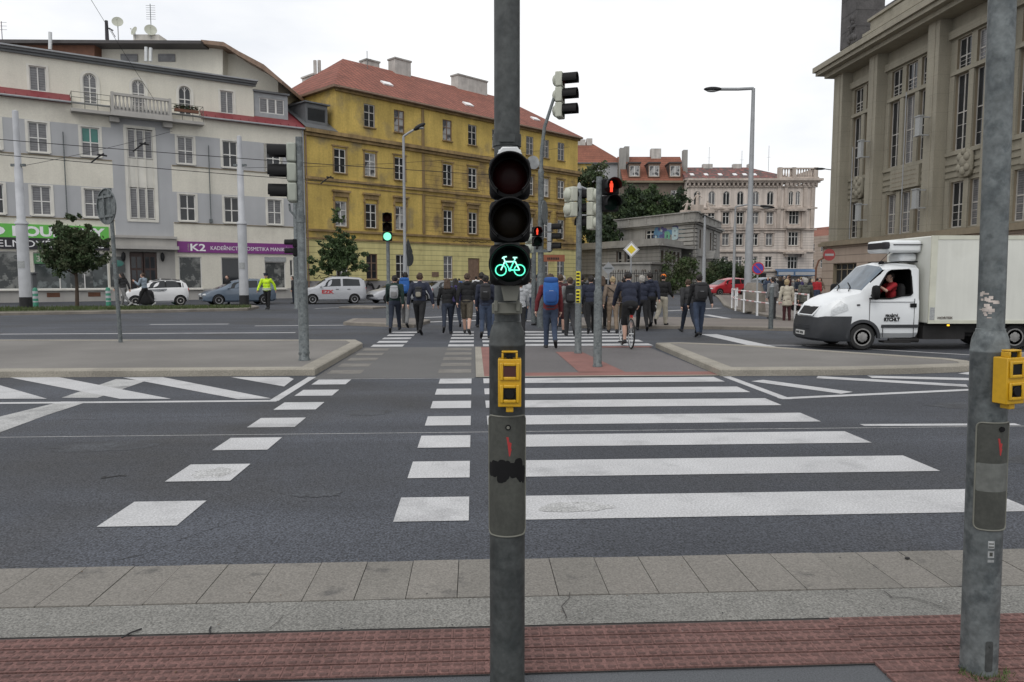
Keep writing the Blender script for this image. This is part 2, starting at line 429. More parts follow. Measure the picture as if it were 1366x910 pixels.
sheet('rubbed_marking', [blot(-2.20, 6.24, .17, .17, 1), blot(.72, 5.15, .26, .12, 2)], .0062, 'paint_rubbed')
gore = [strip(UV(-22, 9.93), UV(-2.63, 9.93), .13), strip(UV(-2.68, 9.93), UV(-2.68, 12.3), .13)]
g2 = [pxpoly((8, 503), (76, 503), (228, 532.5), (160, 532.5)), pxpoly((164, 504), (217, 503.5), (362, 532), (318, 533)), pxpoly((308, 503.5), (385, 503.5), (392, 506), (379, 516)),
      pxpoly((-90, 503), (-40, 503), (63, 532.5), (-10, 532.5)), pxpoly((-240, 503), (-190, 503), (-120, 533), (-200, 533))]
sheet('lane_marking', gore, .004, 'paint'); sheet('hatched_marking', g2, .0045, 'paint')
sheet('old_marking', [pxpoly((-40, 592), (-40, 566), (82, 536), (118, 536), (60, 555)), pxpoly((82, 531), (155, 506), (196, 508), (130, 531))], .0035, 'paint_thin')
gr = [strip(UV(4.2, 12.0), UV(4.24, 9.7), .14), pstrip((1040, 532), (1366, 517), .14), pstrip((1366, 517), (1500, 510), .14)]
for (p, q) in (((1010, 508), (1130, 524.5)), ((1090, 503.5), (1290, 515)), ((1160, 503), (1366, 508)), ((1300, 498), (1420, 503))): gr.append(pstrip(p, q, .30))
for (p, q) in (((1366, 489), (1290, 500)), ((1400, 483), (1310, 489))): gr.append(pstrip(p, q, .3))
sheet('lane_marking', gr, .004, 'paint')
tl = [pstrip((1150, 567.5), (1358, 566.5), .11), pstrip((0, 456), (480, 456.5), .16), pstrip((0, 446), (394, 444), .2), pstrip((200, 433), (305, 432.5), .25), pstrip((340, 435), (470, 434), .2),
      pstrip((1075, 461), (1366, 478), .12), pstrip((893, 460), (1070, 461), .12), pstrip((941, 429), (1001, 435), .3), pstrip((965, 429), (1110, 440), .3), pstrip((941, 420), (976, 426), .35), pstrip((890, 415), (960, 411), .35),
      pstrip((560, 424), (640, 421), .35), pstrip((565, 430), (690, 426), .35), pstrip((590, 420.5), (700, 416.5), .3), pstrip((420, 412), (480, 409), .2), pstrip((1005, 428), (1110, 438), .3), pstrip((700, 428), (800, 432), .3)]
sheet('lane_marking', tl, .004, 'paint')
sheet('stop_line', [pstrip((945, 446), (1022, 463), .5)], .0045, 'paint')
sheet('road_seam', [strip(UV(-12, 7.78), UV(9, 7.80), .018), strip(UV(-2.6, 12.05), UV(0, 12.05), .03)], .002, 'paint_thin')
sheet('asphalt_patch', [uvrect(-2.62, 12.1, .02, 17.5)], .002, mat('asphalt_lane', (.10, .098, .096), .9, .1, .6, fine=.5, fscale=80, bump=.3))

def island(name, poly, h=.12, kw=.28, top='asphalt_island', km='kerb'):
    """raised island: bevelled kerb ring round a filled top"""
    n = len(poly); cx = sum(p[0] for p in poly) / n; cy = sum(p[1] for p in poly) / n
    inn = []
    for i in range(n):                                                 # inset along the mitre
        p0, p1, p2 = Vector(poly[i - 1]), Vector(poly[i]), Vector(poly[(i + 1) % n])
        d1 = (p1 - p0).normalized(); d2 = (p2 - p1).normalized(); n1_ = Vector((-d1.y, d1.x)); n2_ = Vector((-d2.y, d2.x))
        if (Vector((cx, cy)) - p1).dot(n1_ + n2_) < 0: n1_, n2_ = -n1_, -n2_
        mit = (n1_ + n2_); mit = mit / max(.5, mit.length_squared / 2); inn.append(tuple(p1 + mit * kw))
    b = MB()
    def ring(A, za, B, zb):
        b.add([(p[0], p[1], za) for p in A] + [(p[0], p[1], zb) for p in B], [(i, (i + 1) % n, n + (i + 1) % n, n + i) for i in range(n)], 0)
    out2 = [(p[0] + (q[0] - p[0]) * .1, p[1] + (q[1] - p[1]) * .1) for p, q in zip(poly, inn)]
    ring(poly, 0, poly, h - .02); ring(poly, h - .02, out2, h); ring(out2, h, inn, h); ring(inn, h, inn, h - .008)
    b.add([(p[0], p[1], h - .008) for p in inn], [tuple(range(n))], 1)
    me = b.mesh(name, [km, top], 0); bm = bmesh.new(); bm.from_mesh(me); bmesh.ops.remove_doubles(bm, verts=bm.verts, dist=.0005); bmesh.ops.recalc_face_normals(bm, faces=bm.faces); bm.to_mesh(me); bm.free()
    o = bpy.data.objects.new(name, me); COL.objects.link(o); return struct(o)
island('traffic_island', [UV(-30, 12.5), UV(-2.68, 12.5), UV(-2.62, 17.5), UV(-2.9, 18.35), UV(-30, 19.8)])
ri = [UV(4.12, 12.07), UV(6.3, 12.05), UV(7.6, 12.2)] + [UV(8.5 + .62 * math.sin(a), 13.1 - .75 * math.cos(a)) for a in (R(30), R(60), R(90), R(125), R(160))] + [UV(6.2, 16.45), UV(4.9, 17.2), UV(4.27, 17.1)]
island('traffic_island', ri)
island('traffic_island', [UV(9.6, 13.3), UV(10.6, 12.6), UV(20, 11.5), UV(20, 14.2), UV(10.2, 14.6)])
sheet('refuge', [uvrect(.05, 12.12, 4.12, 17.5)], .006, mat('asphalt_refuge', (.118, .110, .110), .9, .12, .6, fine=.4, fscale=80, bump=.3))
sheet('refuge_kerb', [uvrect(.03, 12.1, .17, 17.45), uvrect(.17, 12.1, 4.12, 12.2)], .010, 'kerb')
sheet('tactile_strip', [uvrect(.17, 12.2, 4.12, 12.62), uvrect(.17, 12.62, .5, 17.4), pxpoly((741, 470), (776, 470), (834, 497), (772, 497)), uvrect(2.9, 17.1, 4.2, 17.4)], .011, 'tactile_far')
island('traffic_island', [UV(3.4, 23.8), UV(7.8, 23.0), UV(13.5, 20.6), UV(14.2, 21.4), UV(12.4, 25.6), UV(7.6, 28.5), UV(3.6, 28.2)], .11, .25, 'far_paving', 'kerb_old')
island('traffic_island', pxpoly((458, 434), (552, 437.5), (574, 431), (560, 428.5), (470, 429)), .12, .25, 'far_paving', 'kerb_old')
island('traffic_island', pxpoly((452, 411.5), (497, 412.5), (520, 411), (478, 409.5)), .10, .2, 'kerb_old', 'kerb_old')
# corner pavement on the right, in front of the stone building
island('corner_pavement', [G(962, 404), G(966, 409), G(978, 414), G(1012, 421), G(1062, 431), UV(14.5, 24.2), UV(24, 19.5), UV(36.0, 16), UV(36.0, 80), UV(23, 70), UV(18.5, 55)], .11, .3, 'far_paving', 'kerb_old')
# grass verge on the left and the pavements along the facades
ve = [G(-60, 425.5), G(0, 421), G(180, 418), G(330, 414.5), G(346, 411.5), G(335, 409.8), G(180, 411.5), G(0, 413.5), G(-60, 414.5)]
island('verge', ve, .13, .3, 'soil', 'kerb_old')
b = MB()
random.seed(11)
for i in range(5200):
    t = random.random(); w = random.random() ** 1.3
    a = Vector(G(-55 + t * 390, 420.5 - t * 6.0)); c = Vector(G(-55 + t * 390, 413.6 - t * 3.2)); p = a.lerp(c, .12 + .8 * w)
    hh = random.uniform(.04, .16); a_ = random.uniform(0, 6.28); dx, dy = .02 * math.cos(a_), .02 * math.sin(a_)
    b.add([(p.x - dx, p.y - dy, .12), (p.x + dx, p.y + dy, .12), (p.x + random.uniform(-.05, .05), p.y + random.uniform(-.05, .05), .12 + hh)], [(0, 1, 2)], 0)
gs = tag(struct(b.build('grass', 'grass', angle=0), 'stuff'), 'thin trampled grass on the verge before the cream building', 'grass')

for (px, py, a, L_, lab) in ((176, 850, 62, .05, 'short dry twig on the speckled kerb strip, left one'), (281, 846, 110, .035, 'short dry twig on the speckled kerb strip, right one')):
    b = MB(); b.tube([(-L_, 0, 0), (0, .004, .004), (L_, 0, .001)], .004, 5); o = b.build('twig', 'black_soft'); x, y = G(px, py); o.location = (x, y, .018); o.rotation_euler = (0, 0, R(a)); tag(o, lab, 'twig')
b = MB(); b.ell((0, 0, .008), (.016, .010, .008), 8); o = b.build('pebble', 'black_soft'); o.location = (*G(1210, 750), .016); tag(o, 'small black pebble on the pale slabs left of the right pole', 'pebble')
b = MB(); random.seed(33)
for i in range(170):
    x, y = UV(random.uniform(-3.5, 4), random.choice((random.uniform(2.5, 3.35), random.uniform(3.33, 3.42), random.uniform(3.4, 4.2)))); s = random.uniform(.003, .009); a = random.uniform(0, 6.3)
    b.add([(x + s * math.cos(a + k) * f, y + s * math.sin(a + k) * f, .0215 + random.uniform(0, .003)) for k, f in ((0, 1), (1.6, .5), (3.14, 1), (4.7, .6))], [(0, 1, 2, 3)], random.choice((0, 0, 1, 2)))
o = struct(b.build('litter', ['black_soft', 'dry_leaf', 'sticker'], angle=0), 'stuff'); tag(o, 'fine grit and leaf crumbs scattered over the near pavement', 'litter')

def crackline(u0, v0, u1, v1, n, seed, w=.006):
    random.seed(seed); P = [UV(u0 + (u1 - u0) * i / n + random.uniform(-.03, .03), v0 + (v1 - v0) * i / n + random.uniform(-.05, .05)) for i in range(n + 1)]
    return [strip(a, b, w * random.uniform(.6, 1.5)) for a, b in zip(P, P[1:])]
sheet('road_crack', crackline(-2.1, 4.25, -1.55, 5.1, 5, 1, .004) + crackline(-3.1, 6.15, -2.9, 6.2, 3, 2, .02) + crackline(-6, 8.6, -2.7, 8.9, 14, 3) + crackline(1.0, 10.8, 1.3, 12.0, 6, 4), .0028, 'black_soft')
sheet('pavement_crack', crackline(2.32, 3.38, 2.05, 3.66, 5, 5, .005) + crackline(.42, 3.36, .50, 3.66, 4, 6, .004) + crackline(-1.0, 3.37, -.9, 3.5, 3, 7, .004), .0205, 'joint')
mat('asphalt_stain', (.034, .036, .041), .8, .3, 3, fine=.8, fscale=75, col2=(.050, .054, .062), patch=(4, .42, .6))
sheet('road_stain', [blot(-3.6, 7.3, .5, .22, 11), blot(1.5, 8.45, .35, .14, 12), blot(5.2, 6.3, .45, .2, 13), blot(-1.3, 9.0, .3, .2, 14), blot(6.6, 9.1, .8, .25, 15), blot(-6.3, 5.8, .55, .2, 16), blot(-1.2, 5.6, .18, .1, 17)], .0016, 'asphalt_stain')
# ------------------------------------------------------------------ facades and windows
def facade(mb, s0, s1, z0, z1, holes, mfun, depth=.18, y=0.0, mj=0, extra_x=(), extra_z=(), arch=()):
    """wall in the local x-z plane facing -y, real openings with reveals; holes = (x0, z0, x1, z1)"""
    xs = sorted(set([round(v, 4) for v in [s0, s1] + [h[0] for h in holes] + [h[2] for h in holes] + list(extra_x) if s0 - 1e-6 <= v <= s1 + 1e-6]))
    zs = sorted(set([round(v, 4) for v in [z0, z1] + [h[1] for h in holes] + [h[3] for h in holes] + list(extra_z) if z0 - 1e-6 <= v <= z1 + 1e-6]))
    for i in range(len(xs) - 1):
        for j in range(len(zs) - 1):
            cx, cz = (xs[i] + xs[i + 1]) / 2, (zs[j] + zs[j + 1]) / 2
            if any(h[0] < cx < h[2] and h[1] < cz < h[3] for h in holes): continue
            mb.quad((xs[i], y, zs[j]), (xs[i + 1], y, zs[j]), (xs[i + 1], y, zs[j + 1]), (xs[i], y, zs[j + 1]), mfun(cx, cz))
    for n_, (a, c, e, d) in enumerate(holes):
        Y = y + depth
        mb.quad((a, y, c), (a, Y, c), (a, Y, d), (a, y, d), mj); mb.quad((e, y, d), (e, Y, d), (e, Y, c), (e, y, c), mj)
        mb.quad((a, y, d), (a, Y, d), (e, Y, d), (e, y, d), mj); mb.quad((a, y, c), (e, y, c), (e, Y, c), (a, Y, c), mj)
        if n_ in arch:
            r = (e - a) / 2; xc = (a + e) / 2; zc = d - r; K = 8
            for q in range(K):
                t0, t1 = math.pi - math.pi * q / K, math.pi - math.pi * (q + 1) / K
                p0 = (xc + r * math.cos(t0), zc + r * math.sin(t0)); p1 = (xc + r * math.cos(t1), zc + r * math.sin(t1))
                mb.quad((p0[0], y, p0[1]), (p1[0], y, p1[1]), (p1[0], y, d), (p0[0], y, d), mfun(xc, d))
                mb.quad((p0[0], y, p0[1]), (p0[0], Y, p0[1]), (p1[0], Y, p1[1]), (p1[0], y, p1[1]), mj)
PROTO = {}
def win_proto(w, h, cols=2, trans=(.5,), bar=.055, frame='frame_white', glass='glass_dark', sub=0, arch=False):
    key = (round(w, 2), round(h, 2), cols, trans, bar, frame, glass, sub, arch)
    if key in PROTO: return PROTO[key]
    f = MB(); D = .07
    zt = h - (w / 2 if arch else 0)
    f.box(0, 0, 0, w, D, bar); f.box(0, 0, bar, bar, D, zt if arch else h - bar); f.box(w - bar, 0, bar, w, D, zt if arch else h - bar)
    if arch:
        K = 10; r = w / 2
        for q in range(K):
            t0, t1 = math.pi - math.pi * q / K, math.pi - math.pi * (q + 1) / K
            P = lambda t, rr: (r + rr * math.cos(t), zt + rr * math.sin(t))
            a, b_, c, d = P(t0, r), P(t1, r), P(t1, r - bar), P(t0, r - bar)
            f.xz([d, c, b_, a], 0, D)
        for t in (R(60), R(120)): f.cyl((r, D / 2, zt), (r + (r - bar) * math.cos(t), D / 2, zt + (r - bar) * math.sin(t)), bar * .3, n=4)
    else: f.box(0, 0, h - bar, w, D, h)
    for i in range(1, cols): f.box(w * i / cols - bar * .55, -.012, bar, w * i / cols + bar * .55, D - .002, (h - bar))
    for t in trans: f.box(bar, -.008, h * t - bar * .5, w - bar, D - .004, h * t + bar * .5)
    if sub:
        for i in range(cols):
            for k in range(1, sub):
                z = h * (trans[0] if trans else 1) * k / sub
                f.box(w * i / cols + bar * .5, .012, z - bar * .2, w * (i + 1) / cols - bar * .5, D - .01, z + bar * .2)
    p = MB()
    if arch:
        r = w / 2 - .01; pts = [(.01, .01), (w - .01, .01)] + [(w / 2 + r * math.cos(math.pi * q / 10), zt + r * math.sin(math.pi * q / 10)) for q in range(11)]
        p.xz(pts, D * .55, D * .95)
    else: p.box(.01, D * .55, .01, w - .01, D * .95, h - .01)
    PROTO[key] = (f.mesh('window', frame, 0), p.mesh('pane', glass, 0)); return PROTO[key]
SILL = {}
def window(parent, x, z, w, h, y, glass=None, sill=None, **k):
    fm, pm = win_proto(w, h, **k)
    o = bpy.data.objects.new('window', fm); COL.objects.link(o); o.parent = parent; o.location = (x, y, z)
    p = bpy.data.objects.new('pane', pm); COL.objects.link(p); p.parent = o
    if glass: objmat(p, glass)
    if sill:
        key = (round(w, 2), sill)
        if key not in SILL:
            q = MB(); q.box(-.08, -.24, -.09, w + .08, .0, -.005); SILL[key] = q.mesh('sill', sill, 0)
        s = bpy.data.objects.new('sill', SILL[key]); COL.objects.link(s); s.parent = o
    return o
GL = lambda *a: random.choice(a)
def gable_roof(mb, x0, x1, y0, y1, ze, zr, hip0, hip1, ov=.4, m=0, t=.18):
    """hipped roof with eaves and thickness"""
    ym = (y0 + y1) / 2; a, b_, c, d = x0 - ov, x1 + ov, y0 - ov, y1 + ov
    r0, r1 = x0 + hip0, x1 - hip1
    top = [(a, c, ze), (b_, c, ze), (b_, d, ze), (a, d, ze), (r0, ym, zr), (r1, ym, zr)]
    mb.add(top, [(0, 1, 5, 4), (1, 2, 5), (2, 3, 4, 5), (3, 0, 4)], m)
    low = [(a, c, ze - t), (b_, c, ze - t), (b_, d, ze - t), (a, d, ze - t)]
    mb.add(top[:4] + low, [(0, 4, 5, 1), (1, 5, 6, 2), (2, 6, 7, 3), (3, 7, 4, 0), (4, 7, 6, 5)], 1)

# ================================================================== cream apartment house on the left
DA = nrm(1461, 985); PA = Zp(0, 404, 48)[:2]; ANG_A = math.atan2(DA[1], DA[0])
LA = 20.32; PB = (PA[0] + DA[0] * LA, PA[1] + DA[1] * LA)
bA = thing('apartment_building', 'cream apartment house with grey window bands, red roof strip and shops at street level', 'building', (*PA, 0), ANG_A)
wcols = [-3.6, -.55, 2.05, 5.05, 11.05, 14.15, 17.35]; WW = 1.08
holes = []
for c in wcols:
    holes += [(c, 5.75, c + WW, 7.65), (c, 9.85, c + WW, 11.78)]
stair = [(7.8, 5.75, 9.45, 12.0)]
shops = [(-5.2, .8, -1.0, 3.35), (-.6, .85, 1.5, 3.35), (1.95, .85, 6.3, 3.30), (10.85, .82, 12.4, 3.15), (13.8, .80, 15.2, 3.15), (17.0, .78, 18.6, 2.85), (18.95, 1.75, 19.2, 3.0)]
door = [(7.65, .15, 9.4, 3.45)]
w = MB()
def mA(x, z):
    if 6.85 < x < 10.6: return 1 if z > 4.6 else 3
    if 5.62 < z < 7.8 or 9.7 < z < 11.9: return 1
    if z < .8: return 3
    return 0
facade(w, -6, LA, 0, 13.4, holes + stair + shops + door, mA, .16, mj=2, extra_x=(6.85, 10.6), extra_z=(4.6, 5.62, 7.8, 9.7, 11.9, .8))
w.box(-6, .2, 0, LA, .21, .02, 0)
w.add([(LA, 0, 0), (LA, 12, 0), (LA, 12, 13.4), (LA, 0, 13.4), (-6, 0, 0), (-6, 12, 0), (-6, 12, 13.4), (-6, 0, 13.4)], [(0, 1, 2, 3), (4, 7, 6, 5), (1, 5, 6, 2), (3, 2, 6, 7)], 0)
w.build('wall', ['cream', 'grey_plaster', 'trim_white', 'warm_grey'], bA, 0)
for c in wcols:
    for z0, z1 in ((5.75, 7.65), (9.85, 11.78)):
        t = MB()
        t.box(c - .16, -.03, z0 - .02, c - .003, .05, z1 + .1); t.box(c + WW + .003, -.03, z0 - .02, c + WW + .16, .05, z1 + .1); t.box(c - .003, -.03, z1 + .003, c + WW + .003, .05, z1 + .1); t.build('window_surround', 'trim_white', bA, 0)
t.build('window_surround', 'trim_white', bA, 0)
for z in (5.62, 9.70):
    for a, c in ((-6, 6.82), (10.64, LA)): t = MB(); t.box(a, -.05, z - .07, c, -.003, z); t.build('string_course', 'stone_dark', bA, 0)
for x in (4.0, 13.15): t = MB(); t.cyl((x, -.12, 5.75), (x, -.12, 11.3), .035, n=6); t.box(x - .1, -.16, 5.7, x + .1, -.004, 5.95); t.build('cable_pipe', 'galv', bA, 0)
for c in wcols:
    for z0, hh in ((5.75, 1.9), (9.85, 1.93)):
        teal = c == 5.05 and z0 > 9
        window(bA, c, z0, WW, hh, .1, GL('glass_blind', 'glass_blind', 'glass_dark'), 'trim_white', cols=2, trans=(.48,), bar=.07)
        if teal:
            q = MB(); q.box(c + .08, .128, z0 + .98, c + WW - .08, .132, z0 + 1.86); q.build('blind', 'glass_teal', bA, 0)
for z0, z1 in ((5.8, 7.9), (10.0, 11.95)):
    for i in range(3): window(bA, 7.85 + i * .54, z0, .48, z1 - z0, .1, 'glass_blind', cols=1, trans=(), bar=.05)
q = MB()
q.box(7.81, .05, 7.95, 9.44, .15, 9.95)
for i in range(4): q.box(7.80 + i * .54 - (.0 if i else -.003), -.02, 5.76, 7.86 + i * .54, .10, 11.99)
q.build('stair_panel', 'trim_white', bA, 0)
q = MB()
q.box(7.62, -.06, 5.55, 9.63, -.003, 5.74); q.box(7.62, -.06, 12.01, 9.63, -.003, 12.2); q.box(7.60, -.05, 5.74, 7.79, -.003, 12.01); q.box(9.46, -.05, 5.74, 9.65, -.003, 12.01)
q.build('stair_surround', 'trim_white', bA, 0)
# shopfronts
for i, (a, c, e, d) in enumerate(shops):
    window(bA, a, c, e - a, d - c, .08, ('glass_shop', 'poster_pale', 'glass_shop', 'poster_pale', 'glass_dark', 'poster_pale', 'glass_dark')[i], 'trim_white' if e - a > .5 else None, cols=(3, 1, 3, 1, 1, 1, 1)[i], trans=(), bar=.06)
q = MB(); q.box(17.75, .10, 1.55, 18.25, .115, 2.35); q.build('poster', 'poster_pale', bA, 0)
q = MB(); q.box(4.0, .10, .95, 5.35, .115, 2.2); q.build('poster', 'sign_blue' if False else 'poster_pale', bA, 0)
for c in (2.6, 5.0, 12.7, 16.3): q = MB(); q.box(c, -.012, .32, c + .75, .05, .62); q.build('vent', 'brown_wood', bA, 0)
q = MB()
for x0 in (7.68, 8.55):
    q.box(x0, .10, .17, x0 + .82, .15, 3.4, 0)
    for zz_ in (.4, 1.35, 2.3):
        for k in range(2): q.box(x0 + .08 + k * .36, .085, zz_, x0 + .36 + k * .36, .101, zz_ + .8, 1)
dr = q.build('door', ['door_wood', 'glass_dark'], bA, 0)
q = MB(); q.cyl((8.48, .06, 1.2), (8.48, .06, 1.5), .02); q.build('handle', 'alu', dr)
q = MB()
q.box(6.5, -.75, 3.62, 10.78, -.003, 3.86); q.box(6.62, -.45, 4.40, 10.72, -.003, 4.56); q.box(6.6, -.3, 3.863, 10.7, -.003, 4.397)
q.build('canopy', 'warm_grey', bA, 0)
for x in (7.25, 9.75):
    q = MB(); q.lathe([(.0, 2.75), (.10, 2.85), (.14, 3.1), (.12, 3.3), (.04, 3.42)], (x, -.22, 0), 10); q.box(x - .03, -.2, 3.3, x + .03, -.004, 3.36); q.build('wall_lamp', 'black_soft', bA)
# balcony over the stair bay
q = MB(); q.box(4.5, -.75, 12.62, 12.8, -.003, 12.82); q.box(6.8, -.95, 12.60, 10.65, -.751, 12.85); q.box(6.75, -.5, 12.25, 7.35, -.004, 12.6); q.box(10.1, -.5, 12.25, 10.7, -.004, 12.6)
bal = q.build('balcony', 'warm_grey', bA, 0)
q = MB(); q.box(6.85, -.92, 13.95, 10.6, -.70, 14.12); q.box(6.85, -.9, 12.86, 10.6, -.72, 12.98)
x = 6.9
while x < 10.55: q.lathe([(.05, 12.98), (.10, 13.15), (.08, 13.4), (.045, 13.6), (.07, 13.95)], (x, -.81, 0), 8); x += .235
for x in (6.85, 10.45): q.box(x, -.93, 12.855, x + .16, -.69, 14.16)
q.build('balustrade', 'warm_grey', bal)
for a, c in ((4.55, 6.82), (10.63, 12.75)):
    q = MB()
    for z in (13.2, 13.55, 13.9): q.cyl((a, -.68, z), (c, -.68, z), .02, n=5)
    for i in range(4): x = a + (c - a) * i / 3; q.cyl((x, -.68, 12.8), (x, -.68, 13.92), .022, n=5)
    xx = a if a < 6 else c
    for z in (13.2, 13.55, 13.9): q.cyl((xx, -.68, z), (xx, .7, z), .02, n=5)
    q.build('railing', 'cover_edge', bal)
q = MB()
random.seed(5)
for i in range(260):
    x = random.uniform(10.8, 12.4); p = (x, random.uniform(-.85, -.7), random.uniform(13.55, 13.8)); s = .06
    q.add([(p[0] - s, p[1], p[2]), (p[0], p[1] - s, p[2] + s * .4), (p[0] + s, p[1], p[2]), (p[0], p[1] + s, p[2] + s)], [(0, 1, 2, 3)], 1 if random.random() < .12 else 0)
q.box(10.8, -.9, 13.35, 12.4, -.7, 13.55, 2)
q.build('flower_box', ['leaf_mid', 'red_sheet', 'brown_wood'], bal, 0)
# attic storey set back behind a strip of red sheet roof
aw = [(-2.6, 13.95, -1.6, 15.5), (2.3, 13.95, 3.25, 15.55), (5.35, 13.45, 6.2, 15.55), (8.35, 13.45, 9.2, 15.55), (11.4, 13.45, 12.25, 15.55), (14.3, 13.95, 15.25, 15.6)]
w = MB(); facade(w, -6, 16.75, 13.0, 16.35, aw, lambda x, z: 0, .15, y=.8, mj=1, arch=(2, 3, 4))
w.add([(16.75, .8, 13), (16.75, 9, 13), (16.75, 9, 16.35), (16.75, .8, 16.35)], [(0, 1, 2, 3)], 0)
w.build('attic_wall', ['cream', 'trim_white'], bA, 0)
for i, (a, c, e, d) in enumerate(aw):
    window(bA, a, c, e - a, d - c, .88, GL('glass_blind', 'glass_dark'), None, cols=2, trans=(.55,) if i in (2, 3, 4) else (), bar=.06, arch=i in (2, 3, 4), sub=4 if i in (2, 3, 4) else 0)
for i in (2, 3, 4):
    t = MB(); a, c, e, d = aw[i]; r = (e - a) / 2; xc = (a + e) / 2; zc = d - r
    pts = [(xc + (r + .005) * math.cos(k), zc + (r + .005) * math.sin(k)) for k in [math.pi * j / 10 for j in range(11)]]; po = [(xc + (r + .17) * math.cos(k), zc + (r + .17) * math.sin(k)) for k in [math.pi * j / 10 for j in range(11)]]
    for j in range(10): t.xz([pts[j + 1], pts[j], po[j], po[j + 1]][::-1], .74, .798)
    t.box(a - .17, .74, c, a - .005, .798, zc); t.box(e + .005, .74, c, e + .17, .798, zc); t.build('window_surround', 'trim_white', bA, 0)
for i in (0, 1, 5):
    t = MB(); a, c, e, d = aw[i]; t.box(a - .15, .76, c, a - .004, .798, d + .12); t.box(e + .004, .76, c, e + .15, .798, d + .12); t.box(a - .004, .76, d + .004, e + .004, .798, d + .12); t.build('window_surround', 'trim_white', bA, 0)
t = MB(); t.box(-6, .45, 16.36, 16.95, 9, 16.52, 0); t.box(-6, .6, 16.2, 16.9, .797, 16.355, 0); t.box(-6, .3, 16.525, 17.0, 9, 16.62, 1); t.build('attic_cornice', ['slate_sheet', 'galv_far'], bA, 0)
for a, c in ((-6, 4.55), (12.8, LA + .05)):
    t = MB(); back = .795 if a < 0 else .795
    t.add([(a, -.28, 13.32), (c, -.28, 13.32), (c, back, 13.95), (a, back, 13.95), (a, -.28, 13.24), (c, -.28, 13.24), (c, -.003, 13.20), (a, -.003, 13.20)], [(0, 1, 2, 3), (0, 4, 5, 1), (4, 7, 6, 5), (0, 3, 7, 4), (1, 5, 6, 2)], 0)
    x = a + .3
    while x < c: t.box(x - .012, -.2, 13.36, x + .012, .0, 13.50, 0); x += .6
    if a < 0: t.build('roof_strip', 'red_sheet', bA, 0)
t.add([(16.78, .795, 13.96), (LA + .05, .795, 13.96), (LA + .05, 4.0, 16.0), (16.78, 4.0, 16.0)], [(0, 1, 2, 3)], 0)
t.build('roof_strip', 'red_sheet', bA, 0)
t = MB(); t.cyl((-6, -.34, 13.25), (LA, -.34, 13.25), .07, n=8); t.cyl((LA - .12, -.12, 13.2), (LA - .12, -.12, .3), .06, n=8); t.build('gutter', 'galv_far', bA)
w = MB(); facade(w, 16.8, 19.4, 14.0, 15.85, [(17.2, 14.35, 19.1, 15.5)], lambda x, z: 0, .1, y=.9); w.add([(16.8, .9, 14), (16.8, 4, 14), (16.8, 4, 15.85), (16.8, .9, 15.85), (19.4, .9, 14), (19.4, 4, 14), (19.4, 4, 15.85), (19.4, .9, 15.85)], [(0, 3, 2, 1), (4, 5, 6, 7)], 0)
w.box(16.7, .7, 15.86, 19.5, 4.2, 16.0, 1); dm = w.build('dormer', ['galv_far', 'slate_sheet'], bA, 0)
for i in range(3): window(dm, 17.2 + i * .633, 14.35, .633, 1.15, .95, 'glass_blind', cols=1, trans=(), bar=.06)
# set-back top storey under a low roof, turned to face the square
MI = (Matrix.Translation((*PA, 0)) @ Matrix.Rotation(ANG_A, 4, 'Z')).inverted()
def fr(px, py, Y): q = Zp(px, py, Y); return (q[0], q[2])
w = MB(); w.M = MI
w.xz([fr(127, 130, 59), fr(297, 130, 59), fr(297, 58, 59), fr(127, 55, 59)], 59, 64, 0)
w.xz([fr(298, 130, 60), fr(371, 130, 60), fr(371, 108, 60), fr(346, 90, 60), fr(312, 70, 60), fr(298, 62, 60)], 60, 66, 0)
w.build('top_storey', 'cream', bA, 0)
w = MB(); w.M = MI; w.xz([fr(-90, 110, 58), fr(126, 110, 58), fr(126, 56, 58), fr(-90, 58, 58)], 58, 63, 0); w.build('wood_storey', 'brown_wood', bA, 0)
t = MB(); t.M = MI; t.xz([fr(-92, 57, 57.5), fr(268, 58, 57.5), fr(268, 54, 57.5), fr(-92, 52, 57.5)], 57.5, 65, 0); t.build('roof', 'dark_sheet', bA, 0)
t = MB(); t.M = MI; t.xz([fr(268, 58, 58), fr(300, 62, 58), fr(318, 74, 58), fr(350, 92, 58), fr(376, 112, 58), fr(376, 107, 58), fr(352, 86, 58), fr(318, 68, 58), fr(298, 56, 58), fr(268, 53, 58)], 58, 67, 0); t.build('roof_slope', 'frame_brown', bA, 0)
for px in (172, 222):
    q = MB(); q.M = MI; a = fr(px - 11, 82, 58.9); c = fr(px + 11, 72, 58.9); q.box(a[0], 58.9, a[1], c[0], 58.99, c[1]); q.build('skylight', 'glass_blind', bA, 0)
for px, y0, y1 in ((195, 82, 63), (201, 82, 64), (67, 66, 43)):
    q = MB(); q.M = MI; a = fr(px, y0, 57); c = fr(px, y1, 57); q.cyl((a[0], 57, a[1]), (c[0], 57, c[1]), .13, n=8); q.build('vent_pipe', 'alu', bA)
q = MB(); q.M = MI; a = fr(178, 56, 60); c = fr(212, 46, 60); q.box(a[0], 60, a[1], c[0], 61.5, c[1]); q.build('chimney', 'chimney', bA, 0)
q = MB(); q.box(17.6, 5, 17.2, 18.4, 6, 18.1); q.box(17.5, 4.9, 18.1, 18.5, 6.1, 18.2); q.build('chimney', 'chimney', bA, 0)
THINGS = []
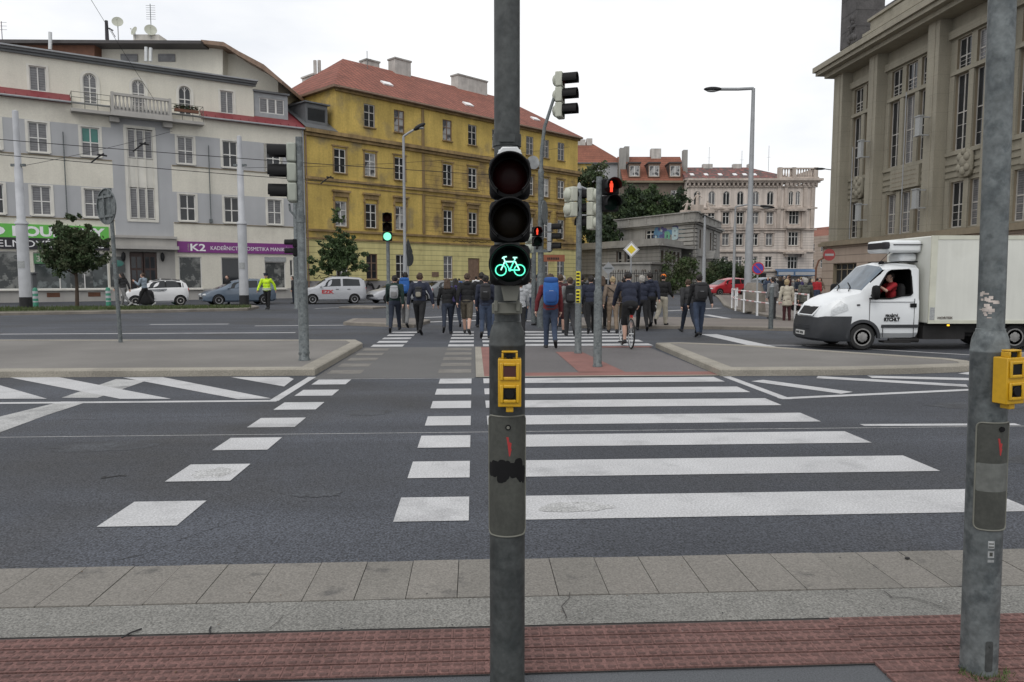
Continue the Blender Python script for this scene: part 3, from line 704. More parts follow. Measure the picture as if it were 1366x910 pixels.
def dish(label, s, y, z, r, az, mast):
    x, yy = PA[0] + DA[0] * s - DA[1] * y, PA[1] + DA[1] * s + DA[0] * y
    o = thing('satellite_dish', label, 'satellite dish', (x, yy, z), 0, 'dishes on the cream house roof'); THINGS.append(o)
    q = MB(); q.cyl((0, 0, -mast), (0, 0, 0), .04, n=6); q.build('mast', 'galv_far', o)
    q = MB(); q.M = Matrix.Rotation(az, 4, 'Z') @ Matrix.Rotation(R(72), 4, 'X'); q.lathe([(0, .0), (r * .5, .05 * r), (r, .25 * r), (r * .99, .27 * r), (r * .5, .08 * r), (0, .03)], n=18); q.cyl((0, -r * .8, .2 * r), (0, 0, r), .012, n=4); q.ell((0, 0, r), (.05,) * 3, 6)
    q.build('reflector', 'signal_back', o)
def dishp(label, px, py, Y, r, az, mast): X, _, Z_ = Zp(px, py, Y); dish(label, 0, 0, Z_, r, az, mast); THINGS[-1].location = (X, Y, Z_)
dishp('small pale dish on a tall thin mast, highest dish over the cream house', 157, 30, 60, .42, R(20), 1.6)
dishp('white dish on the left of the chimney block above the cream house', 180, 42, 60, .36, R(-30), .6)
dishp('largest white dish on the right of the chimney block above the cream house', 201, 41, 60, .46, R(25), .6)
q = MB(); q.cyl((0, 0, 0), (0, 0, 1.45), .15, .12, n=8); q.cyl((.25, 0, .9), (.65, 0, .2), .03, n=5); q.cyl((.1, 0, .9), (.5, 0, .7), .05, n=5)
o = q.build('roof_mast', 'sign_navy'); o.location = Zp(143, 53, 60); tag(o, 'dark stub mast standing on the flat roof of the cream house', 'mast')
def antenna(label, x, y, z, h_, n_):
    q = MB(); q.cyl((0, 0, 0), (0, 0, h_), .03, n=5)
    for i in range(n_):
        zz_ = h_ * (.55 + .4 * i / max(1, n_ - 1)); q.cyl((-.35, 0, zz_), (.35, .1, zz_ + .02), .014, n=4)
    o = q.build('tv_antenna', 'galv'); o.location = (x, y, z); tag(o, label, 'antenna', 'rooftop antennas')
def onA(s, y): return (PA[0] + DA[0] * s - DA[1] * y, PA[1] + DA[1] * s + DA[0] * y)
antenna('tall thin antenna behind the dishes on the cream house', *Zp(202, 50, 61)[:2], Zp(202, 50, 61)[2], 2.6, 7)
antenna('short antenna at the far left of the cream house roof', *Zp(3, 53, 60)[:2], Zp(3, 53, 60)[2], 1.4, 3)

def board(name, label, cat, s0, z0, s1, z1, m, y=-.10, th=.09, origin=None):
    """flat sign board fixed to the cream facade"""
    x, yy = PA[0] + DA[0] * s0 - DA[1] * y, PA[1] + DA[1] * s0 + DA[0] * y
    o = thing(name, label, cat, (x, yy, z0), ANG_A)
    q = MB(); q.box(0, -th, 0, s1 - s0, 0, z1 - z0); q.build('panel', m, o, 0); return o
sg = board('shop_sign', 'long green shop sign with bold white letters above the bathroom shop', 'sign', -5.3, 4.24, 6.42, 5.12, 'sign_green', -.02)
lettering('SIKO', .86, 'sign_white', sg, (1.9, -.095, .13), width=3.9, bold=.03); lettering('KOUPELNY', .86, 'sign_white', sg, (6.15, -.095, .13), width=5.3, bold=.035)
q = MB(); q.box(5.1, -.1, .38, 5.5, -.092, .48); q.build('letter_mark', 'sign_green', sg, 0)
sg = board('shop_sign', 'black shop sign with thin white letters below the green sign', 'sign', -5.3, 3.50, 6.42, 4.21, 'sign_navy', -.02)
lettering('KOUPELNOVÉ STUDIO', .62, 'sign_white', sg, (3.05, -.095, .14), width=8.4)
sg = board('shop_sign', 'small dark green 3D panel in the shop window by the white pole', 'sign', 1.97, 2.55, 4.6, 3.22, 'sign_green_dark', .05, .03)
lettering('3D', .55, 'signal_back', sg, (.12, -.035, .14), bold=.01)
q = MB()
for i in range(7): q.box(1.15 + (i % 3) * .2, -.034, .12 + (i // 3) * .17, 1.28 + (i % 3) * .2, -.031, .20 + (i // 3) * .17)
q.build('dot_pattern', 'signal_back', sg, 0)
sg = board('shop_sign', 'purple hairdresser sign with white letters across the cream wall', 'sign', 10.78, 3.46, 19.40, 4.26, 'sign_purple', -.02)
lettering('K2', .72, 'sign_white', sg, (.82, -.095, .13), width=1.05, bold=.015)
lettering('KADEŘNICTVÍ KOSMETIKA MANIKÚRA', .40, 'sign_white', sg, (2.25, -.095, .22), width=6.2)
lettering('STUDIO', .14, 'signal_back', sg, (.78, -.095, .14), rot=(math.pi / 2, -math.pi / 2, 0))
sg = board('shop_sign', 'small pale notice strip over the last hairdresser window', 'sign', 17.0, 2.86, 18.65, 3.22, 'sticker', -.01, .03)
sg = board('notice_board', 'pale notice board with blue shape beside the dark shop entrance', 'sign', 6.4, 1.0, 7.35, 3.1, 'poster_pale', -.02, .06)
q = MB(); q.ell((.5, -.065, 1.62), (.36, .01, .22), 14); q.build('logo', 'glass_teal', sg)

# ================================================================== ochre corner house
DB = nrm(957, 985); ANG_B = math.atan2(DB[1], DB[0]); LB = 34.07
bB = thing('apartment_building', 'ochre yellow house with peeling plaster and a red tiled hipped roof', 'building', (*PB, 0), ANG_B)
bc = [3.27, 6.25, 9.37, 14.9, 18.08, 21.3, 24.0, 26.2, 28.65, 31.2]; BW = 1.12
rows = [(1.5, 2.15), (5.85, 2.05), (10.2, 1.95)]
holes = []
doorx = 17.45
for i, c in enumerate(bc):
    for k, (z0, hh) in enumerate(rows):
        if k == 0 and i == 4: holes.append((doorx, .05, doorx + 1.5, 3.5)); continue
        holes.append((c - BW / 2, z0, c + BW / 2, z0 + hh))
w = MB()
def mB(x, z):
    if z < 1.35: return 2
    if z < 4.75: return 1
    if x > 11.9: return 3
    return 0
facade(w, 0.02, LB, 0, 13.3, holes, mB, .16, mj=4, extra_z=(1.35, 4.75), extra_x=(11.9,))
up = [(c - .55, 14.3, c + .55, 16.2) for c in bc if c > 5]
facade(w, 3.0, LB, 13.3, 17.1, up, lambda x, z: 0, .16, mj=4)
w.add([(LB, 0, 0), (LB, 13, 0), (LB, 13, 17.1), (LB, 0, 17.1)], [(0, 1, 2, 3)], 0)
w.add([(3.0, 0, 13.3), (3.0, 13, 13.3), (3.0, 13, 17.1), (3.0, 0, 17.1)], [(0, 3, 2, 1)], 0)
w.add([(0.02, 0, 0), (0.02, 13, 0), (0.02, 13, 13.3), (0.02, 0, 13.3)], [(0, 3, 2, 1)], 0)
w.add([(0.02, 13, 0), (LB, 13, 0), (LB, 13, 17.1), (0.02, 13, 17.1)], [(0, 3, 2, 1)], 0)
w.build('wall', ['ochre', 'pale_yellow', 'plinth_grey', 'ochre_rust', 'ochre_trim'], bB, 0)
t = MB()
for z, dd, hh in ((13.1, .38, .3), (12.85, .2, .22), (9.45, .16, .22), (5.35, .16, .18), (4.72, .10, .14), (9.1, .06, .08), (16.75, .22, .32)):
    t.box(0.03 if z < 13 else (0.03 if z < 16 else 2.9), -dd, z, LB + dd * .8, -.003, z + hh)
t.box(11.85, -.06, 5.6, 12.15, -.003, 9.1); t.box(11.85, -.06, 9.7, 12.15, -.003, 12.84); t.box(11.85, -.06, 13.45, 12.15, -.003, 16.74)
t.build('cornice', 'ochre_trim', bB, 0)
for c in bc:
    t = MB()
    t.box(c - .85, -.30, 8.62, c + .85, -.003, 8.78); t.box(c - .72, -.16, 8.25, c + .72, -.003, 8.618)
    for x in (-.78, .62): t.box(c + x, -.14, 7.95, c + x + .14, -.003, 8.248)
    t.box(c - .72, -.07, 5.75, c - .57, -.003, 7.945); t.box(c + .57, -.07, 5.75, c + .72, -.003, 7.945)
    t.build('window_hood', 'ochre_trim', bB, 0); t = MB()
    t.box(c - .70, -.05, 10.1, c - .57, -.003, 12.3); t.box(c + .57, -.05, 10.1, c + .70, -.003, 12.3); t.box(c - .78, -.10, 12.303, c + .78, -.003, 12.42); t.build('window_hood', 'ochre_trim', bB, 0)
for i, c in enumerate(bc):
    for k, (z0, hh) in enumerate(rows + [(14.3, 1.9)]):
        if (k == 0 and i == 4) or (k == 3 and c < 5): continue
        ww = 1.1 if k == 3 else BW
        window(bB, c - ww / 2, z0, ww, hh, .07, GL('glass_dark', 'glass_dark', 'glass_curtain') if k else GL('glass_dark', 'glass_blind'), 'ochre_trim',
               cols=2, trans=(.64,), bar=.07, frame='frame_white' if (k in (1, 2) or (k == 0 and i != 1)) else ('frame_brown' if random.random() < .35 else 'chimney'), sub=2)
q = MB(); q.box(doorx + .04, .08, .07, doorx + 1.46, .14, 3.46); q.box(doorx + .72, .06, .07, doorx + .78, .079, 3.4)
for z in (.3, 1.3): q.box(doorx + .14, .06, z, doorx + .62, .079, z + .85); q.box(doorx + .88, .06, z, doorx + 1.36, .079, z + .85)
d_ = q.build('door', 'frame_brown', bB, 0); q = MB(); q.ell((doorx + .84, .04, 1.2), (.03, .03, .07), 6); q.build('handle', 'alu', d_)
q = MB(); gable_roof(q, 3.0, LB, 0, 13, 17.15, 21.6, 5.0, 5.5, .42); rf = q.build('roof', ['roof_tile', 'frame_brown'], bB, 0)
for x0, x1, py, y in ((489, 506, 78, 7.5), (527, 548, 76, 6.0), (611, 650, 98, 6.0)):
    a, zt = onplane(PB, DB, x0, py, y); c, _ = onplane(PB, DB, x1, py, y); q = MB(); q.box(a, y, 19.0, c, y + 1.1, zt - .15); q.box(a - .08, y - .08, zt - .149, c + .08, y + 1.18, zt, 1); q.build('chimney', ['chimney', 'grey_render'], rf, 0)
for x, y in ((9.3, 2.0), (18.6, 1.4), (28.6, 1.6)):
    q = MB(); z = 17.15 + (y + .42) * (21.6 - 17.15) / 6.92; q.M = Matrix.Translation((x, y, z + .06)) @ Matrix.Rotation(math.atan2(4.45, 6.92), 4, 'X'); q.box(0, 0, -.1, 1.0, .7, .08); q.build('skylight', 'sign_white', rf, 0)
q = MB(); q.tube([(3.0, -.5, 17.0), (LB, -.5, 17.0)], .08, 6); q.cyl((.1, -.1, .3), (.1, -.1, 13), .06, n=6); q.build('gutter', 'frame_brown', bB)
q = MB(); q.add([(.02, -.3, 13.45), (2.95, -.3, 13.45), (2.95, 5, 16.6), (.02, 5, 16.6)], [(0, 1, 2, 3)]); q.box(.02, -.3, 13.40, 2.95, -.003, 13.448)
lr = q.build('side_roof', 'slate_sheet', bB, 0)
w = MB(); facade(w, .5, 2.5, 13.9, 15.5, [(.65, 14.1, 2.35, 15.2)], lambda x, z: 0, .1, y=.5); w.add([(.5, .5, 13.9), (.5, 4, 13.9), (.5, 4, 15.5), (.5, .5, 15.5), (2.5, .5, 13.9), (2.5, 4, 13.9), (2.5, 4, 15.5), (2.5, .5, 15.5)], [(0, 3, 2, 1), (4, 5, 6, 7)], 0)
w.box(.35, .3, 15.51, 2.65, 4.3, 15.62, 0); dm = w.build('dormer', ['slate_sheet'], lr, 0); window(dm, .65, 14.1, 1.7, 1.1, .53, 'glass_dark', cols=1, trans=(), frame='slate_sheet', bar=.06)
a, zt = onplane(PB, DB, 418, 100, 9); c, _ = onplane(PB, DB, 446, 104, 9)
q = MB(); q.box(a, 9, 13.3, c, 11, zt); q.box(a - .1, 8.9, zt + .001, c + .1, 11.1, zt + .15); q.cyl((a + .5, 9.5, zt), (a + .5, 9.5, zt + 1.5), .16, n=8); q.cyl((a + .95, 9.5, zt), (a + .95, 9.5, zt + 1.6), .16, n=8); q.box(c - .9, 9.2, zt + .151, c, 10.2, zt + .8); q.build('chimney_stack', 'chimney', bB, 0)
q = MB(); q.box(12.9, -.05, 1.7, 13.7, -.003, 2.15); q.build('notice_plate', 'frame_brown', bB, 0)
random.seed(21)
q = MB()                                                                   # spray paint on the plinth, and thin scrawl higher up
def scrawl(x0, x1, z0, z1, n_, r, m):
    pts = [(x0, -.012, (z0 + z1) / 2)]
    for i in range(n_): pts.append((x0 + (x1 - x0) * (i + random.uniform(.2, .9)) / n_, -.012, random.uniform(z0, z1)))
    for a, c in zip(pts, pts[1:]): q.cyl(a, c, r, n=5, m=m)
for x in (2.2, 3.9, 5.6, 7.5, 9.2, 12.5, 15.0): scrawl(x, x + 1.6, .35, 1.25, 6, .09, random.randint(0, 1))
scrawl(15.5, 20.5, 5.0, 5.2, 26, .022, 0); scrawl(.6, 3.0, 1.5, 1.9, 12, .02, 0)
q.build('graffiti', ['black_soft', 'grey_plaster'], bB, 0)
antenna('thin antenna beside the left chimney of the ochre house', *Zp(490, 92, 70)[:2], Zp(490, 92, 70)[2], 1.6, 1)
antenna('short antenna on the red roof ridge of the ochre house', *(PB[0] + DB[0] * 15 - DB[1] * 6.5, PB[1] + DB[1] * 15 + DB[0] * 6.5), 21.5, 1.4, 1)

# ================================================================== stone building on the right
DC = nrm(math.sin(TH), -math.cos(TH)); PC = Zp(1106, 300, 76)[:2]; ANG_C = math.atan2(DC[1], DC[0])
bC = thing('stone_building', 'monumental beige stone building with tall pillars and a heavy cornice', 'building', (*PC, 0), ANG_C)
# local x runs from the far corner towards the camera, local -y faces the street
LC = 62.0
w = MB()
piers = [(0.0, 1.75), (6.6, 8.0), (15.4, 16.9), (22.3, 23.8), (31.1, 32.6), (38.0, 39.5), (46.8, 48.3), (53.7, 55.2)]
bays = [(1.75, 6.6, 2), (8.0, 15.4, 3), (16.9, 22.3, 2), (23.8, 31.1, 3), (32.6, 38.0, 2), (39.5, 46.8, 3), (48.3, 53.7, 2)]
hol = []; wins = []
for a, c, n_ in bays:
    p_ = 2.2 if n_ == 3 else 2.25; x0 = (a + c) / 2 - p_ * n_ / 2
    for i in range(n_):
        x = x0 + i * p_ + .3
        for z0, z1 in ((5.5, 9.0), (11.4, 17.1), (17.5, 19.8)): hol.append((x, z0, x + 1.6, z1)); wins.append((x, z0, 1.6, z1 - z0))
facade(w, 0, LC, 5.1, 22, hol, lambda x, z: 0, .35, y=1.0, mj=1)
w.add([(0, 1, 0), (0, 30, 0), (0, 30, 22), (0, 1, 22), (LC, 1, 0), (LC, 30, 0), (LC, 30, 22), (LC, 1, 22), (0, 1, 26.5), (0, 30, 26.5), (LC, 1, 26.5)], [(0, 3, 2, 1), (4, 5, 6, 7), (3, 7, 6, 2)], 0)
w.build('wall', ['stone', 'stone_dark'], bC, 0)
for a, c in piers:
    q = MB(); q.box(a, -.01, 5.25, c, .998, 21.85); q.box(a + .08, -.05, 5.27, c - .5, -.012, 21.6); q.build('pillar', 'stone', bC, 0)
for x, z0, ww, hh in wins:
    window(bC, x, z0, ww, hh, 1.2, GL('glass_dark', 'glass_dark', 'glass_blind'), 'stone', cols=2, trans=(.5,) if hh > 3 else (.42,), bar=.085, frame='chimney', sub=3)
q = MB()
for a, c, n_ in bays:
    q.box(a + .002, .70, 19.95, c - .002, .997, 20.55); q.box(a + .3, .80, 17.14, c - .3, .997, 17.46); q.box(a + .002, .85, 11.05, c - .002, .997, 11.34)
    for z in (9.35, 9.85, 10.35): q.box(a + .05, .90, z, c - .05, .997, z + .3)
    for i in range(n_ + 1):
        p_ = 2.2 if n_ == 3 else 2.25; x = (a + c) / 2 - p_ * n_ / 2 + i * p_
        q.box(x - .28, .86, 11.345, x + .28, .996, 17.12); q.box(x - .28, .86, 5.4, x + .28, .996, 9.1)
q.build('spandrel', 'stone', bC, 0)
for a, c, n_ in bays:
    xm = (a + c) / 2; q = MB()
    if n_ == 2:
        q.ell((xm, .75, 10.2), (.85, .22, 1.05), 14, e=.6)
        for dx, dz, r in ((-.35, .5, .35), (.38, .45, .33), (0, .1, .42), (-.45, -.3, .3), (.45, -.35, .3), (0, -.55, .35), (0, .85, .25)): q.ell((xm + dx, .55, 10.2 + dz), (r, .15, r), 9)
        q.build('relief', 'stone', bC)
    else:
        q.box(xm - 2.1, .70, 9.25, xm + 2.1, .995, 11.0); pl = q.build('inscription_panel', 'stone', bC, 0)
        q = MB()
        for r_ in range(4):
            x = xm - 1.8
            while x < xm + 1.7:
                l_ = random.uniform(.12, .5); q.box(x, .685, 9.5 + r_ * .38, min(x + l_, xm + 1.8), .699, 9.56 + r_ * .38); x += l_ + .12
        q.build('carved_lines', 'stone_dark', pl, 0)
q = MB()
q.box(-1.3, -1.35, 22.0, LC, .99, 22.35); q.box(-1.5, -1.6, 22.355, LC, .99, 22.7); q.box(-.6, -.75, 21.6, LC, .99, 21.995); q.box(-1.5, -1.6, 22.705, LC, .3, 22.85)
q.build('cornice', 'stone', bC, 0)
q = MB()
q.box(4.9, .4, 22.86, LC, 2.0, 24.0); q.box(4.75, .2, 24.003, LC, 2.2, 24.25); q.box(5.2, .7, 24.255, LC, 2.1, 25.3); q.box(9.5, .35, 24.256, LC, .69, 25.0); q.box(4.95, .5, 25.305, LC, 2.3, 25.55); q.box(9.6, .8, 25.555, LC, 2.3, 26.6); q.box(5.1, .55, 25.556, 9.55, 2.2, 25.75, 1)
q.build('parapet', ['stone', 'dark_sheet'], bC, 0)
q = MB()
random.seed(9)
for i in range(6):
    for k in range(2): q.box(-.3 + k * 1.5, .6, 22.86 + 1.4 + i * 1.5, 1.18 + k * 1.5, 3.4, 22.86 + 1.4 + i * 1.5 + 1.47)
q.box(-.15, .8, 22.86, 2.55, 3.2, 24.255, 1)
for i in range(14): q.ell((random.uniform(1.4, 2.7), .6, 24.6 + random.uniform(0, 2.6)), (random.uniform(.2, .4), .22, random.uniform(.2, .4)), 7)
o = q.build('corner_tower', ['stone_black', 'stone_dark'], bC, 30)
# ground floor, rusticated, with shop openings
w = MB(); gh = [(1.9, .3, 6.4, 3.0), (8.4, .3, 15.0, 3.0), (17.2, .3, 22.0, 3.0), (24.2, .3, 30.6, 3.0), (33, .3, 37.6, 3.0)]
facade(w, -.5, LC, 0, 4.75, gh, lambda x, z: 0, .5, y=-.35, mj=1); w.add([(-.5, -.35, 0), (-.5, 30, 0), (-.5, 30, 4.75), (-.5, -.35, 4.75)], [(0, 3, 2, 1)], 0)
w.build('ground_floor', ['stone_pink', 'stone_dark'], bC, 0)
q = MB(); q.box(-.8, -.7, 4.755, LC, .99, 5.1); q.box(-.65, -.5, 5.105, LC, .98, 5.245); q.build('ledge', 'stone_dark', bC, 0)
for a, c, e, d in gh: window(bC, a, c, e - a, d - c, -.05, 'glass_dark', None, cols=4, trans=(.78,), bar=.09, frame='stone_dark')
for x in (4.4, 12.9): q = MB(); q.cyl((x, -.10, 5.3), (x, -.10, 17.0 if x > 8 else 14.0), .045, n=6); q.build('downpipe', 'galv_far', bC)
def lantern(label, s, z):
    o = thing('wall_lantern', label, 'lamp', (PC[0] + DC[0] * s + DC[1] * .1, PC[1] + DC[1] * s - DC[0] * .1, z), ANG_C, 'white box lanterns on the stone facade')
    q = MB(); q.box(-.05, -.75, -.05, .05, 0, .05); q.box(-.05, -.75, 1.35, .05, 0, 1.45); q.build('bracket', 'sticker', o, 0)
    q = MB(); q.box(-.3, -.95, .0, .3, -.72, 1.4); q.box(-.36, -1.0, 1.405, .36, -.68, 1.5); q.box(-.36, -1.0, -.1, .36, -.68, -.005); q.build('lamp_box', 'sticker', o, 0)
lantern('upper white lantern on the second pillar from the far stone corner', 7.4, 12.6); lantern('lower white lantern on the second pillar from the far stone corner', 7.4, 6.9)
lantern('upper white lantern on the third pillar from the far stone corner', 16.2, 12.9); lantern('lower white lantern on the third pillar from the far stone corner', 16.2, 7.2)
# ================================================================== houses at the far end of the square
YD = 120.0
bD = thing('apartment_building', 'ornate pale stucco house with arched top windows and a mossy red roof', 'building', (28.05, YD, 0), 0)
LD = 20.6
c6 = [1.65, 4.0, 6.35, 8.6, 11.05, 13.4]; hol = []; dw = []
for c in c6:
    dw += [(c - .55, 13.2, 1.1, 2.2, True), (c - .55, 10.15, 1.1, 1.95, False), (c - .55, 6.75, 1.1, 1.9, False), (c - .55, 3.2, 1.1, 1.8, False)]
for z0, hh, ar in ((13.2, 2.2, True),):
    dw += [(16.35, z0, .75, hh, ar), (17.45, z0, .75, hh, ar)]
for z0, hh in ((10.15, 2.2), (6.75, 2.2), (3.0, 2.0)): dw.append((16.5, z0, 1.6, hh, False))
hol = [(x, z, x + ww, z + hh) for x, z, ww, hh, a in dw]
w = MB(); facade(w, 0, LD, 0, 16.0, hol, lambda x, z: 1 if z < 9 else 0, .22, mj=2, arch=[i for i, q in enumerate(dw) if q[4]], extra_z=(9,))
w.add([(LD, 0, 0), (LD, 16, 0), (LD, 16, 17.3), (LD, 0, 17.3), (0, 0, 0), (0, 16, 0), (0, 16, 17.3), (0, 0, 17.3)], [(0, 1, 2, 3), (4, 7, 6, 5)], 0)
w.build('wall', ['white_stucco', 'stucco_rust', 'stucco_trim'], bD, 0)
for x, z, ww, hh, a in dw: window(bD, x, z, ww, hh, .14, GL('glass_dark', 'glass_dark', 'glass_blind'), 'stucco_trim', cols=2 if ww < 1.5 else 3, trans=() if a else (.64,), bar=.09, arch=a)
t = MB()
for z, dd, hh in ((17.0, .9, .35), (16.7, .55, .3), (16.0, .25, .25), (12.6, .3, .25), (9.2, .3, .25), (5.7, .25, .22), (2.55, .25, .2)): t.box(-.02, -dd, z, LD + dd, -.003, z + hh)
x = .2
while x < LD: t.box(x, -.5, 16.25, x + .28, -.003, 16.69); x += .7
for x in (14.5, 15.6, 18.7, 19.9): t.box(x, -.22, 9.5, x + .55, -.003, 12.55); t.box(x, -.22, 12.9, x + .55, -.003, 15.95)
for c in c6:
    t.xz([(c - .95, 12.3), (c + .95, 12.3), (c, 12.58)], -.35, -.004); t.box(c - .85, -.16, 12.1, c + .85, -.003, 12.28)
    for z0 in (10.15, 6.75): t.box(c - .78, -.12, z0, c - .57, -.003, z0 + 1.95); t.box(c + .57, -.12, z0, c + .78, -.003, z0 + 1.95)
    t.box(c - .9, -.2, 8.75, c + .9, -.003, 8.95); t.box(c - .8, -.2, 9.5, c + .8, -.003, 9.95)
t.box(15.7, -1.0, 12.2, 19.0, -.01, 12.55); t.box(15.9, -.8, 9.45, 18.8, -.01, 9.75); t.box(15.7, -1.2, 5.4, 19.0, -.01, 5.69)
for x in (15.95, 18.45): t.box(x, -.9, 4.9, x + .3, -.01, 5.39); t.box(x, -.28, 6.4, x + .25, -.01, 9.15); t.box(x, -.28, 9.8, x + .25, -.01, 12.19)
t.build('stucco_trim', 'stucco_trim', bD, 0)
q = MB(); gable_roof(q, 0, 17.5, .4, 14, 17.4, 20.2, .3, 5.5, .3); rf = q.build('roof', ['roof_mossy', 'stucco_trim'], bD, 0)
for x in (1.0, 3.3, 5.6, 8.0, 9.6, 11.2):
    q = MB(); y = 1.9; q.M = Matrix.Translation((x, y, 17.4 + (y - .1) * 2.8 / 7.1 + .08)) @ Matrix.Rotation(math.atan2(2.8, 7.1), 4, 'X'); q.box(0, 0, -.1, .6, 1.0, .05); q.build('skylight', 'sign_white', rf, 0)
for x, a in ((4.2, 1.6), (9.3, 1.4), (11.8, .5)):
    q = MB(); q.box(x, 6.6, 19.6, x + a, 7.6, 20.7); q.build('chimney', 'chimney', rf, 0)
q = MB(); q.box(14.6, -.55, 17.36, LD + .3, .1, 17.6); q.box(14.6, -.5, 18.85, LD + .2, .05, 19.05)
x = 14.7
while x < LD: q.lathe([(.10, 17.6), (.17, 17.9), (.09, 18.4), (.13, 18.85)], (x, -.22, 0), 6); x += .42
for x in (14.4, 16.6, LD - .5): q.box(x, -.6, 17.361, x + .6, .12, 19.1)
q.box(LD - .4, .2, 17.36, LD, 12, 19.0); q.build('balustrade', 'stucco_trim', bD, 0)
q = MB(); q.box(14.35, -1.3, 1.85, LD - .1, -.3, 1.95); q.add([(14.3, -1.6, 2.55), (LD, -1.6, 2.55), (LD, -.3, 3.0), (14.3, -.3, 3.0)], [(0, 1, 2, 3)], 0); q.box(14.3, -1.62, 1.85, LD, -1.58, 2.6, 0)
aw_ = q.build('awning', ['sign_blue'], bD, 0); objmat(aw_, mat('awning_blue', (.07, .13, .23), .6)) 
q = MB(); q.box(14.5, -1.66, 2.0, 16.9, -1.63, 2.5, 0); q.box(17.2, -1.66, 2.0, LD - .1, -1.63, 2.5, 0); q.build('awning_band', 'grey_plaster', bD, 0)
for x in (1.2, 4.0, 6.8, 9.6, 12.4):
    q = MB(); q.box(x - .7, -.01, .3, x + .7, .02, 2.3); q.build('shop_window', 'glass_dark', bD, 0)
for x, hh in ((5.0, 4), (10.5, 3.4), (15, 4.2)): antenna('thin whip antenna %s the mossy roof of the pale stucco house' % {5.0: 'at the left of', 10.5: 'above the middle of', 15: 'at the right of'}[x], 28.05 + x, YD + 6, 19.4, hh, 1)

# ---- grey low pavilion with graffiti: main block on a corner, low wing in front
YE = 88.0; ce = Zp(927, 300, YE)
eL = Zp(800, 300, 104)[:2]; eC = ce[:2]; eR = Zp(961, 300, 106)[:2]
bE = thing('stone_pavilion', 'low grey pavilion with corner blocks, roof parapet and blue graffiti', 'building', (*eC, 0), 0)
def wallrun(mb, A, B, z0, z1, holes, m, depth=.25, mj=1):
    """facade from A to B (world xy) in the thing's own coordinates"""
    d = nrm(B[0] - A[0], B[1] - A[1]); L = math.hypot(B[0] - A[0], B[1] - A[1]); a = math.atan2(d[1], d[0])
    mb.M = Matrix.Translation((A[0] - eC[0], A[1] - eC[1], 0)) @ Matrix.Rotation(a, 4, 'Z'); facade(mb, 0, L, z0, z1, holes, lambda x, z: m, depth, mj=mj); return L, mb.M.copy()
def pz(A, B, px, py):
    d = nrm(B[0] - A[0], B[1] - A[1]); return onplane(A, d, px, py)
w = MB()
s1, zt = pz(eL, eC, 861, 314); s2, _ = pz(eL, eC, 871, 314)
lw = [(s1, 6.35, s1 + 1.7, 7.65), (4.0, 6.2, 5.2, 7.6), (1.5, 6.2, 2.7, 7.6)]
L1, M1 = wallrun(w, eL, eC, 0, 8.2, lw, 0)
rw = [(3.2, 5.2, 4.2, 7.5), (6.5, 5.2, 7.5, 7.5), (11.0, 5.2, 12.0, 7.5), (15.5, 5.2, 16.5, 7.5), (7.2, .3, 9.0, 3.6)]
L2, M2 = wallrun(w, eC, eR, 0, 8.2, rw, 0); w.M = Matrix.Identity(4)
w.build('wall', ['grey_render', 'brown_render'], bE, 0)
t = MB()
for Mx, L in ((M1, L1), (M2, L2)):
    t.M = Mx; t.box(-.4, -.55, 8.15, L + .5, .8, 8.42); t.box(-.2, -.3, 7.95, L + .3, -.004, 8.14); t.box(-.1, -.12, 8.425, L + .1, .5, 9.3); t.box(-.3, -.3, 9.305, L + .3, .6, 9.42)
    x = 3.0
    while x < L: t.box(x, -.2, 8.43, x + .25, -.121, 9.3); x += 3.4
    t.box(-.0, -.25, 4.2, L, -.003, 4.45)
t.build('parapet', 'grey_render', bE, 0)
for Mx, x0 in ((M1, L1 - 2.6), (M2, .02), (M2, 13.2)):
    t = MB(); t.M = Mx
    for k in range(16): t.box(x0, -.18, .1 + k * .49, x0 + (2.55 if Mx is M1 else 1.9), -.003, .1 + k * .49 + .36)
    t.build('quoin', 'grey_render', bE, 0)
t = MB(); t.M = M2; t.xz([(6.2, 4.0), (10.0, 4.0), (8.1, 5.0)], -1.2, -.01); t.box(6.4, -1.0, 3.7, 9.8, -.01, 3.99)
for x in (6.5, 9.3): t.box(x, -.9, 0, x + .5, -.01, 3.69)
t.build('porch', 'grey_render', bE, 0)
for (x, z, e, d), Mx in [(r, M1) for r in lw] + [(r, M2) for r in rw]:
    o = window(bE, 0, 0, e - x, d - z, 0, 'glass_dark', None, cols=2, trans=(.6,), bar=.1, frame='frame_white' if Mx is M1 else 'chimney'); o.matrix_local = Mx @ Matrix.Translation((x, .16, z))
# graffiti: bubble letters in blue and green
t = MB(); t.M = M1; random.seed(4)
gs0 = s2 + .2
for i in range(26): t.ell((gs0 + random.uniform(.2, 5.4), -.012, random.uniform(6.35, 7.75)), (random.uniform(.25, .6), .006, random.uniform(.2, .5)), 10, m=random.choice((0, 0, 1, 2)))
for i in range(10): t.ell((gs0 + random.uniform(.2, 5.4), -.022, random.uniform(6.4, 7.6)), (random.uniform(.15, .3), .006, random.uniform(.15, .4)), 10, m=3)
gf = t.build('graffiti', [mat('spray_blue', (.10, .21, .33), .8), mat('spray_violet', (.09, .08, .20), .8), mat('spray_dark', (.05, .06, .10), .8), mat('spray_pale', (.36, .46, .48), .8)], bE, 0)
for ch, dx, m in (('n', 2.0, 'spray_green'), ('B', 3.3, 'spray_pale')):
    if m == 'spray_green': mat('spray_green', (.13, .33, .22), .8)
    l_ = lettering(ch, 2.0, m, gf, (0, 0, 0), bold=.10, ext=.012); l_.matrix_local = M1 @ Matrix.Translation((gs0 + dx, -.045, 6.3)) @ Matrix.Rotation(math.pi / 2, 4, 'X')
